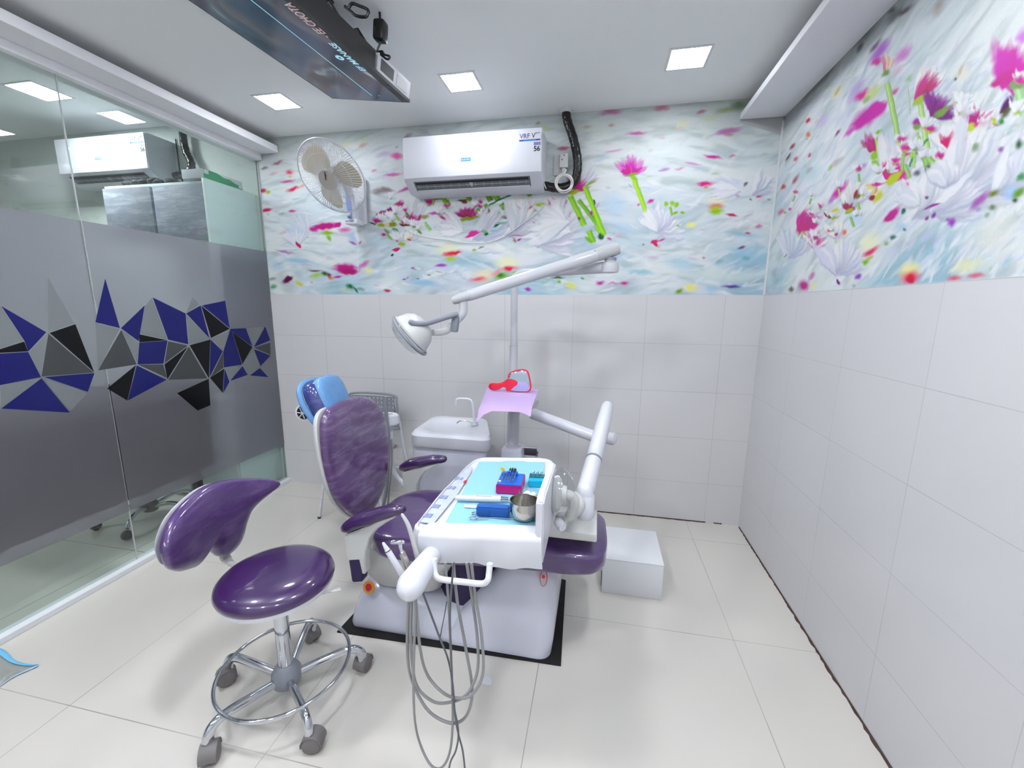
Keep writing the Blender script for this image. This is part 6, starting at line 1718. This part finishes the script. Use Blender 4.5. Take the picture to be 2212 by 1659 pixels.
# ------------------------------------------------------------------ air conditioner
def aircon(x0, x1, zt, label, sticker_right=True):
    ac = thing('air_conditioner', label, 'air conditioner', ((x0 + x1) / 2, 0, zt - .30))
    prof = [(0, zt), (-.195, zt), (-.205, zt - .008), (-.207, zt - .235), (-.198, zt - .243), (-.118, zt - .298), (-.10, zt - .302), (0, zt - .302)]
    mb = MB()
    xs_ = [x0, x0 + .004, x1 - .004, x1]
    rg = []
    for i, x_ in enumerate(xs_):
        sc__ = .985 if i in (0, 3) else 1.0
        cy, cz = -.10, zt - .15
        rg.append([Vector((x_, cy + (y_ - cy) * sc__, cz + (z_ - cz) * sc__)) for y_, z_ in prof])
    mb.rings(rg)
    mb.build('body', M['white'], ac, angle=25)
    MB().box2((x0 + .004, -.2105, zt - .233), (x1 - .004, -.2065, zt - .004), .002).build('front_panel', M['white'], ac)
    # louvre opening in the slanted front
    A = Vector((0, -.190, zt - .249)); B = Vector((0, -.132, zt - .289))
    dv = (B - A); ln = dv.length; dv.normalize(); nn = Vector((1, 0, 0)).cross(dv); nn = -nn if nn.z > 0 else nn
    xa, xb = x0 + .055, x1 - .07
    mb = MB()
    mb.prism([(xa, 0), (xb, 0), (xb, ln), (xa, ln)], A, X, dv, -.0015, .0015)
    mb.build('air_outlet', M['louvre'], ac, smooth=False)
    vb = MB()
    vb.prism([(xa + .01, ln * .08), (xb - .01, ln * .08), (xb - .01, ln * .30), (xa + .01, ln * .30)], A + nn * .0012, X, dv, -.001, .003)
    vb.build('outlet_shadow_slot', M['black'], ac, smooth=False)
    vb = MB()
    for k in range(14):
        xx = xa + (xb - xa) * (k + .5) / 14
        vb.prism([(xx - .0008, ln * .32), (xx + .0008, ln * .32), (xx + .0008, ln * .72), (xx - .0008, ln * .72)], A + nn * .002, X, dv, -.001, .003)
    vb.prism([(xa + .008, ln * .5), (xb - .008, ln * .5), (xb - .008, ln * .54), (xa + .008, ln * .54)], A + nn * .002, X, dv, -.001, .003)
    vb.prism([((xa + xb) / 2 - .012, ln * .3), ((xa + xb) / 2 + .012, ln * .3), ((xa + xb) / 2 + .006, ln * .7), ((xa + xb) / 2 - .006, ln * .7)], A + nn * .002, X, dv, -.001, .004)
    vb.build('louvre_vanes', M['lgrey'], ac, smooth=False)
    MB().tube([A + X * (xa + .006) + dv * ln * .9 + nn * .004, A + X * (xb - .006) + dv * ln * .9 + nn * .004], .0045, 10, asp=.8).build('louvre_lip', M['white'], ac)
    yf = -.2112
    mb = MB().box2(((x0 + x1) / 2 - .055, yf, zt - .155), ((x0 + x1) / 2 + .004, yf + .001, zt - .137), .0003)
    mb.build('blue_badge', M['blueprint'], ac, smooth=False)
    text_mb('BLUE STAR', ((x0 + x1) / 2 - .051, yf - .0003, zt - .150), X, Z, .050, .008, .0008, .01).build('badge_lettering', M['whiteprint'], ac, smooth=False)
    MB().box2(((x0 + x1) / 2 - .070, yf, zt - .155), ((x0 + x1) / 2 - .057, yf + .001, zt - .138), .0003).build('badge_square', M['lgrey'], ac, smooth=False)
    text_mb('VRF V', (x1 - .128, yf - .0002, zt - .056), X, Z, .090, .025, .0008).build('sticker_lettering', M['navyprint'], ac, smooth=False)
    text_mb('PLUS', (x1 - .036, yf - .0002, zt - .034), X, Z, .022, .006, .0008).build('sticker_small_lettering', M['navyprint'], ac, smooth=False)
    MB().box2((x1 - .130, yf, zt - .070), (x1 - .010, yf + .001, zt - .062), .0002).build('sticker_bar', M['navyprint'], ac, smooth=False)
    MB().box2((x1 - .105, yf - .0004, zt - .070), (x1 - .035, yf, zt - .064), .0001).build('sticker_bar_light', M['blueprint'], ac, smooth=False)
    MB().box2((x1 - .046, yf, zt - .094), (x1 - .008, yf + .001, zt - .078), .0002).build('sticker_code_bar', mat('violet_print', (110, 110, 170), .5), ac, smooth=False)
    text_mb('56', (x1 - .046, yf - .0002, zt - .126), X, Z, .036, .028, .0008, .02).build('sticker_number', M['blackprint'], ac, smooth=False)
    return ac


aircon(-2.145, -1.300, 2.383, 'white split air conditioner on the flower wallpaper with a 56 sticker')

# taped pipe bundle from the ceiling, round behind the unit
pp_ = smooth_path([at(1222, 234, y=-.045), at(1226, 262, y=-.045), at(1238, 298, y=-.045), at(1247, 340, y=-.045), at(1247, 372, y=-.045), at(1239, 394, y=-.045), at(1222, 404, y=-.045), at(1200, 406, y=-.05), at(1176, 401, y=-.05)], 7)
rr_ = [.026 + .001 * math.sin(i * 1.9) for i in range(len(pp_))]
pb_ = thing('refrigerant_pipe', 'black tape wrapped pipe curving from the ceiling down behind the air conditioner', 'pipe', Vector((pp_[0].x, -.045, pp_[-1].z)))
MB().tube(pp_, rr_, 16).build('wrapped_pipe', M['tape'], pb_)
MB().lathe([(.031, 0), (.034, .012), (.030, .026)], pp_[0] - Z * .026, Z, 20).build('foam_end', M['whitepaper'], pb_)

# socket with plug and coiled flex
sk0 = at(1207, 358, y=-.004); sk1 = at(1216, 353, y=-.035)
so_ = thing('wall_socket', 'white wall socket plate right of the air conditioner', 'socket', (sk0.x, 0, sk0.z - .03))
MB().box((sk0.x, -.006, sk0.z), (.062, .018, .115), .004).build('plate', M['offwhite'], so_)
pg = thing('plug_adapter', 'white plug box with two dark marks and a coiled flex on the socket', 'plug', (sk1.x, -.016, sk1.z - .03))
MB().box((sk1.x + .006, -.035, sk1.z + .012), (.052, .034, .078), .005).build('plug_body', M['offwhite'], pg)
MB().box((sk1.x + .008, -.053, sk1.z + .040), (.006, .002, .006), .001).box((sk1.x - .004, -.053, sk1.z + .016), (.007, .002, .007), .001).build('dark_marks', M['black'], pg)
MB().box((sk1.x + .006, -.033, sk1.z - .044), (.022, .02, .036), .004).build('plug_tail', M['offwhite'], pg)
cc = at(1219, 397, y=-.075)
cl = []
for k in range(90):
    a = k / 89 * 2 * math.pi * 3.6 + 1.6
    r_1 = .048 + .006 * math.sin(a * .7)
    cl.append(Vector((cc.x + r_1 * math.cos(a), -.088 - .010 * math.sin(a * .5), cc.z + r_1 * .95 * math.sin(a))))
MB().tube(smooth_path([Vector((sk1.x + .006, -.033, sk1.z - .060)), cl[0] + Vector((0.012, .0, .02))] + cl, 2), .0036, 8).build('coiled_flex', M['cord'], pg)
MB().tube(smooth_path([at(1172, 383, y=-.11), at(1176, 398, y=-.11), at(1180, 408, y=-.11)], 4), .0028, 8).build('loose_flex_end', M['cord'], pg)

# thin white cord sagging across the paper
wp = [at(u, v, y=-.004) for u, v in ((831, 461), (850, 476), (868, 490), (892, 504), (930, 514), (965, 518), (1000, 524), (1035, 525), (1065, 521), (1090, 510), (1115, 493), (1145, 472), (1160, 460), (1175, 444))]
tag(MB().tube(smooth_path(wp, 6), .0024, 8).build('hanging_cord', M['whiteprint']), 'thin white cord sagging across the flower wallpaper under the air conditioner', 'cord')

# ------------------------------------------------------------------ wall fan
FW = at(776, 455, y=-.02)
fn = thing('wall_fan', 'white wall mounted fan with beige blades tilted down over the chair', 'fan', (FW.x, -.02, FW.z - .10))
MB().box2((FW.x - .045, -.035, at(770, 486, y=-.03).z), (FW.x + .055, -.001, at(770, 486, y=-.03).z + .30), .014).build('wall_plate', M['white'], fn)
bz1 = at(768, 484, y=-.09)
MB().box2((bz1.x - .062, -.12, bz1.z - .004), (bz1.x + .030, -.03, bz1.z + .030), .008).build('switch_box', M['white'], fn)
text_mb('MAXX FLOW', (bz1.x - .052, -.1212, bz1.z + .009), X, Z, .060, .009, .0006).build('switch_box_lettering', M['navyprint'], fn, smooth=False)
HF = at(717, 383, y=-.36)
NFn = Vector((-.06, -.80, -.58)).normalized()
bst = MB(); nk = at(765, 400, y=-.12)
bst.tube(smooth_path([Vector((bz1.x - .015, -.095, bz1.z + .025)), Vector((bz1.x - .014, -.095, bz1.z + .10)), Vector((bz1.x - .02, -.105, bz1.z + .18)), HF - NFn * .13 - Z * .03], 6), [.026, .028, .030, .030], 16, asp=.8)
bst.build('neck', M['white'], fn)
MB().tube(smooth_path([Vector((bz1.x - .020, -.122, bz1.z + .032)), Vector((bz1.x - .020, -.124, bz1.z + .10)), Vector((bz1.x - .024, -.130, bz1.z + .165))], 5), [.018, .019, .018], 12, asp=.35, up=(0, 1, 0)).build('blue_neck_stripe', M['fanblue'], fn)
MB().lathe([(.014, 0), (.015, .012), (.010, .018), (.002, .019)], Vector((bz1.x - .020, -.125, bz1.z + .055)), -Y, 20).build('speed_knob', M['white'], fn)
MB().lathe([(.001, -.155), (.04, -.15), (.058, -.12), (.062, -.06), (.05, -.035)], HF, NFn, 28).build('motor_housing', M['white'], fn)
FR = .210
f1 = NFn.orthogonal().normalized(); f2 = NFn.cross(f1)
gr = MB()
gr.torus(HF, FR, .0052, NFn, 96, 10)
gr.build('guard_rim', M['white'], fn)
for nm_, sg in (('front_guard', 1), ('rear_guard', -1)):
    gr = MB()
    nwire = 78
    for k in range(nwire):
        a = 2 * math.pi * k / nwire; tw_ = .22
        pts = []
        for i in range(9):
            t = i / 8
            r_1 = .056 + (FR - .056) * t
            h_ = sg * .048 * (1 - t ** 3.2)
            aa = a + tw_ * (1 - t)
            pts.append(HF + NFn * h_ + (f1 * math.cos(aa) + f2 * math.sin(aa)) * r_1)
        gr.tube(pts, .0014, 4, cap=False)
    gr.torus(HF + NFn * sg * .034, .145, .0014, NFn, 60, 5)
    gr.build(nm_, M['whiteprint'], fn)
MB().lathe([(.059, .030), (.060, .044), (.056, .050), (.001, .052)], HF, NFn, 40).build('front_cap', M['hubbeige'], fn)
text_mb('Crompton', HF + NFn * .0525 - f1 * 0 + (Vector((.15, -.3, 0)).normalized() * 0), (Vector((.28, -.55, .6))).normalized(), (Vector((.28, -.55, .6))).cross(NFn) * -1, .052, .016, .0008, .02).build('cap_lettering', M['blackprint'], fn, smooth=False)
MB().lathe([(.03, -.03), (.034, .0), (.026, .02)], HF, NFn, 24).build('rotor_hub', M['hubbeige'], fn)
for k in range(3):
    a0 = math.radians(120 * k + 20)
    ra = f1 * math.cos(a0) + f2 * math.sin(a0); ta = NFn.cross(ra)
    ol = [(.028, -.030), (.055, -.070), (.10, -.098), (.145, -.095), (.175, -.055), (.184, 0.0), (.170, .055), (.13, .072), (.085, .058), (.05, .036), (.03, .022)]
    MB().pillow(ol, HF, ra, ta + NFn * .32, .0018, .0018, p=6, n=4, nr=5, bend=lambda u, v: .8 * v * v).build('blade', M['bladebeige'], fn)
ps0 = Vector((bz1.x + .005, -.10, bz1.z)); ps1 = at(770, 590, y=-.10)
MB().tube([ps0, Vector((ps0.x, -.10, ps1.z))], .0012, 6).ell(Vector((ps0.x, -.10, ps1.z - .014)), (.006, .006, .008), 10).build('pull_cord', M['white'], fn)

# ------------------------------------------------------------------ television hanging under the ceiling
A0 = at(718, 213, z=2.372); A1 = at(885, 222, z=2.300)
TU = (A1 - A0).normalized()                     # across the short side, left to right
TVd = Vector((0, -1, 0)); TVd = (TVd - TU * TVd.dot(TU)).normalized()     # along the long side, toward the camera
TN = TU.cross(TVd)
if TN.z > 0: TN = -TN                             # screen looks down
SW = (A1 - A0).length; SL = .745
tv = thing('television', 'black flat television hung screen down under the ceiling showing a film picture', 'television', (A0 + A1) / 2)
FRM = (A0, TU, TVd)


def tvp(u, v, n=0): return A0 + TU * u + TVd * v + TN * n


def tvbox(u0, u1, v0, v1, n0, n1, name, m, parent=tv):
    rg = [[tvp(u, v, n) for u, v in ((u0, v0), (u1, v0), (u1, v1), (u0, v1))] for n in (n0, n1)]
    return MB().rings(rg).build(name, m, parent, smooth=False)


tvbox(0, SW, 0, SL, -.012, 0, 'screen_frame', M['black'])
tvbox(.008, SW - .034, .008, SL - .008, 0, .0008, 'screen', M['tv'])
tvbox(.04, SW - .003, .26, SL - .02, -.075, -.012, 'rear_housing', M['black'])
tvbox(.06, SW - .002, .006, .24, -.078, -.012, 'white_receiver', M['white'])
tvbox(SW - .0018, SW - .0008, .03, .11, -.066, -.022, 'receiver_window', M['lgrey'])
tvbox(SW - .0018, SW - .0008, .135, .225, -.066, -.024, 'receiver_port_panel', M['dgrey'])
# mount to the ceiling
mc = tvp(SW * .55, SL * .55, -.075)
mtm = MB()
mtm.box2((mc.x - .12, mc.y - .10, mc.z - .004), (mc.x + .10, mc.y + .10, mc.z + .010), .002)
mtm.cyl(Vector((mc.x, mc.y, mc.z)), Vector((mc.x, mc.y, ZC - .004)), .022)
mtm.box2((mc.x - .07, mc.y - .07, ZC - .008), (mc.x + .07, mc.y + .07, ZC - .001), .002)
mtm.build('ceiling_bracket', M['black'], tv)
for v_ in (.30, .45, .60):
    p = tvp(SW - .02, v_, -.076); MB().tube([p, p + Z * .05 - X * .03, Vector((mc.x, p.y, mc.z + .01))], .008, 8).build('bracket_arm', M['black'], tv)
# picture content: white line, play mark, lettering
MB().rings([[tvp(u, v, n) for u, v in ((SW * .615, .055), (SW * .622, .055), (SW * .622, SL - .02), (SW * .615, SL - .02))] for n in (.0008, .0014)]).build('picture_line', M['cyanprint'], tv, smooth=False)


def intv(u, v):
    """(across, along) position on the screen plane of a seen point"""
    d = FX + RX * ((u - 1106) / FPX) - UX * ((v - 829.5) / FPX)
    t = (A0 - CP).dot(TN) / d.dot(TN)
    p = CP + d * t - A0
    return p.dot(TU), p.dot(TVd)


c1_ = intv(734, 124)
MB().rings([[tvp(c1_[0] + .016 * math.cos(t), c1_[1] + .016 * math.sin(t), n) for t in [2 * math.pi * k / 24 for k in range(24)]] for n in (.0008, .0016)]).build('play_disc', M['cyanprint'], tv, smooth=False)
MB().rings([[tvp(c1_[0] + a_, c1_[1] + b_, n) for a_, b_ in ((.005, -.006), (.005, .006), (-.007, 0))] for n in (.0016, .0022)]).build('play_arrow', M['black'], tv, smooth=False)
for s_, pa, pb__, h_, mt_ in (('EF MANASE', (790, 152), (722, 92), .028, 'cyanprint'), ('- EE CHOTA', (712, 80), (640, 4), .034, 'beigeglow')):
    a_ = intv(*pa); b_ = intv(*pb__)
    Lw = b_[1] - a_[1]
    text_mb(s_, tvp(a_[0] + .004, a_[1], .0012), TVd, -TU, Lw, h_, .0006, .01).build('picture_lettering', M[mt_], tv, smooth=False)
c2_ = intv(838, 186)
MB().rings([[tvp(c2_[0] + a_, c2_[1] + b_, n) for a_, b_ in ((-.008, -.006), (.006, -.006), (.006, -.002), (.0, -.002), (.0, .006), (-.004, .006), (-.004, -.002), (-.008, -.002))] for n in (.0008, .0014)]).build('corner_mark', M['blueprint'], tv, smooth=False)
c3_ = intv(819, 206)
MB().rings([[tvp(c3_[0] + .006 * math.cos(t), c3_[1] + .006 * math.sin(t), n) for t in [2 * math.pi * k / 16 for k in range(16)]] for n in (.0008, .0014)]).build('round_mark', M['lgrey'], tv, smooth=False)
# power brick and cable loops beside it
qb = at(822, 68, y=-1.02)
pk = thing('power_adapter', 'small black power adapter hanging beside the television under the ceiling', 'power adapter', (qb.x, -1.02, qb.z - .05))
MB().box(qb, (.046, .05, .072), .010, Matrix.Rotation(.1, 3, 'Y')).build('case', M['black'], pk)
MB().box(qb + Vector((-.012, -.026, -.004)), (.005, .002, .018), .0005).build('label_mark', M['dgrey'], pk)
lp_ = [qb - Z * .036, at(815, 112, y=-1.02), at(830, 118, y=-1.02), at(842, 122, y=-1.02), at(836, 128, y=-1.02), at(818, 116, y=-1.02), at(812, 126, y=-1.02), at(806, 142, y=-1.02)]
MB().tube(smooth_path(lp_, 6), .004, 8).build('power_lead', M['black'], pk)
lp_ = [qb + Z * .03, Vector((qb.x + .0, -1.02, ZC - .002))]
MB().tube(lp_, .005, 8).build('ceiling_lead', M['black'], pk)
l2 = [at(752, 20, y=-1.15), at(760, 8, y=-1.15), at(775, 12, y=-1.15), at(795, 22, y=-1.15), at(791, 36, y=-1.15), at(770, 34, y=-1.15), at(757, 24, y=-1.15), at(745, 14, y=-1.15)]
for p in l2: p.z = min(p.z, ZC - .006)
tag(MB().tube(smooth_path(l2, 6), .0055, 8).build('cable_loop', M['black']), 'black cable bundle looped beside the television mount', 'cable')
l3 = thing('usb_plug', 'small black plug sticking out above the white receiver of the television', 'plug', at(826, 118, y=-1.0))
MB().box(at(822, 118, y=-1.0), (.03, .02, .024), .004).build('plug_body', M['black'], l3)

# ================================================================== neighbouring room behind the glass
CX0, CX1, CY = -4.20, -3.385, -.385
cu = thing('storage_cabinet', 'tall white cabinet with grey marbled doors behind the glass partition', 'cabinet', ((CX0 + CX1) / 2, CY / 2, 0))
MB().box2((CX0, CY, 1.80), (CX1 - .02, -.002, 2.155), .002).build('upper_body', M['cabwhite'], cu)
MB().box2((CX1 - .02, CY - .02, 1.205), (CX1, -.002, 2.165), .001).build('side_panel', M['cabwhite'], cu)
for k in range(2):
    xa = CX0 + .005 + k * .405
    MB().box2((xa, CY - .02, 1.80), (xa + .385, CY - .001, 2.135), .002).build('door', M['marble'], cu)
MB().box2((CX0, CY - .005, 1.205), (CX1 - .02, -.002, 1.235), .002).build('lower_shelf', M['cabwhite'], cu)
MB().box2((CX0, CY, .02), (CX1, -.002, .735), .002).build('lower_body', M['cabwhite'], cu)
MB().box2((CX0 - .01, CY - .05, .735), (CX1 + .01, -.002, .765), .003).build('counter', M['whiteprint'], cu)
MB().box2((CX1 - .018, CY - .025, .02), (CX1 + .002, CY, .735), .001).build('edge_post', M['whiteprint'], cu)
MB().box2((CX1 - .016, CY - .024, .765), (CX1 - .002, CY - .004, 1.205), .001).build('edge_post', M['lgrey'], cu)
for k in range(2):
    xa = CX0 + .005 + k * .405
    MB().box2((xa, CY - .02, .04), (xa + .385, CY - .001, .72), .002).build('door', M['cabwhite'], cu)
# papers on the counter
rp_ = random.Random(8)
p0 = None
for k in range(6):
    o = MB().box((CX1 - .14 + rp_.uniform(-.015, .015), -.15 + rp_.uniform(-.02, .02), .765 + .006 + .012 * k), (.22, .25, .0105), .001, Matrix.Rotation(rp_.uniform(-.12, .12), 3, 'Z')).build('paper_stack', M['paper' if k % 2 else 'whitepaper'], smooth=False)
    tag(o, ['lowest folder in the paper pile on the counter behind the glass', 'second folder from the bottom of the pile behind the glass', 'third folder from the bottom of the pile behind the glass', 'fourth folder from the bottom of the pile behind the glass', 'folder just under the top of the pile behind the glass', 'topmost folder of the paper pile on the counter behind the glass'][k], 'folder', 'paper folders on the counter')
# green and white carton lid on top of the cabinet
gb = thing('flat_carton', 'flat white carton with green side lying on top of the cabinet behind the glass', 'carton', (CX1 - .09, -.21, 2.167))
MB().box2((CX1 - .17, -.40, 2.167), (CX1 - .008, -.10, 2.222), .002).build('carton', M['whitepaper'], gb)
gy = [(-.398, 2.168), (-.102, 2.168), (-.102, 2.186), (-.16, 2.192), (-.20, 2.207), (-.25, 2.205), (-.30, 2.220), (-.365, 2.221), (-.398, 2.221)]
MB().prism(gy, (CX1 - .008, 0, 0), Y, Z, 0, .0015).build('green_print', M['green'], gb, smooth=False)
MB().box2((CX1 - .0066, -.396, 2.195), (CX1 - .0055, -.362, 2.219), .0).build('white_label', M['whitepaper'], gb, smooth=False)
MB().box2((CX1 - .0066, -.135, 2.172), (CX1 - .0055, -.106, 2.188), .0).build('white_label', M['whitepaper'], gb, smooth=False)
# dark things on top of the marbled doors
dk = thing('dark_bag', 'dark bundle lying on top of the marbled cabinet behind the glass', 'bag', (-3.98, -.22, 2.157))
dm = MB()
for k in range(9):
    dm.ell((-4.14 + .045 * k, -.25 + .02 * math.sin(k * 2), 2.157 + .037 + .008 * math.sin(k * 3)), (.045, .06, .028), 10)
dm.build('bundle', M['darkfab'], dk)

ac2 = aircon(-4.83, -4.03, 2.545, 'white air conditioner of the neighbouring room seen through the glass')
pq_ = smooth_path([at(397, 308, y=-.05), at(403, 330, y=-.05), at(413, 350, y=-.05), at(412, 365, y=-.05), at(400, 374, y=-.05), at(378, 380, y=-.05)], 6)
p2_ = thing('refrigerant_pipe', 'dark wrapped pipe on the plain wall of the room behind the glass', 'pipe', pq_[-1])
MB().tube([pq_[0] + Z * .10] + pq_, [.022] + [.024 + .002 * math.sin(i * 2.1) for i in range(len(pq_))], 14).build('wrapped_pipe', M['tape'], p2_)
tk = thing('cable_trunking', 'thin dark cable running down the wall behind the glass', 'cable', (at(385, 340, y=-.01).x, 0, 1.9))
MB().tube([at(379, 300, y=-.008), at(388, 368, y=-.008), at(396, 400, y=-.008)], .004, 6).build('cable', M['black'], tk)

# office chair and an added dark screen behind the frosted film
HB = at(325, 1092, z=.09)
oc = thing('office_chair', 'dark office chair with chrome star base behind the frosted glass', 'office chair', (HB.x, HB.y, 0))
Hc = Vector((HB.x, HB.y, 0))
MB().lathe([(.02, .05), (.04, .06), (.045, .11), (.03, .13)], Hc, Z, 20).build('hub', M['caster'], oc)
MB().cyl(Hc + Z * .12, Hc + Z * .42, .025).build('column', M['black'], oc)
cpos = at(240, 1185, z=.03)
ang0 = math.atan2(cpos.y - Hc.y, cpos.x - Hc.x); rad0 = min(.27, max(.26, (Vector((cpos.x, cpos.y, 0)) - Hc).length))
for k in range(5):
    a = ang0 + k * 2 * math.pi / 5; d = Vector((math.cos(a), math.sin(a), 0))
    MB().tube(smooth_path([Hc + d * .03 + Z * .09, Hc + d * .14 + Z * .115, Hc + d * (rad0 - .05) + Z * .10, Hc + d * (rad0 - .01) + Z * .065], 6), [.014, .014, .013, .012], 12).build('base_leg', M['chrome'], oc)
    MB().ell(Hc + d * rad0 + Z * .03, (.03, .03, .03), 16).build('caster', M['black'], oc)
MB().box(Hc + Vector((-.10, -.10, .47)), (.44, .44, .09), .035).build('seat', M['darkfab'], oc)
MB().box(Hc + Vector((-.16, -.30, .80)), (.46, .07, .50), .03, Matrix.Rotation(-.1, 3, 'X')).build('backrest', M['darkfab'], oc)
dscr = thing('darkening_screen', 'added dark screen on legs that darkens the lower frosted film from behind', 'screen', (-3.42, -1.75, 0))  # added panel: keeps the lower film dark by blocking what shines through
MB().box2((-3.435, -3.0, .34), (-3.405, -.55, .98), .004).build('panel', M['darkwood'], dscr)
for y_ in (-2.9, -.68):
    MB().box2((-3.44, y_ - .02, 0.001), (-3.40, y_ + .02, .36), .003).build('leg', M['darkwood'], dscr)
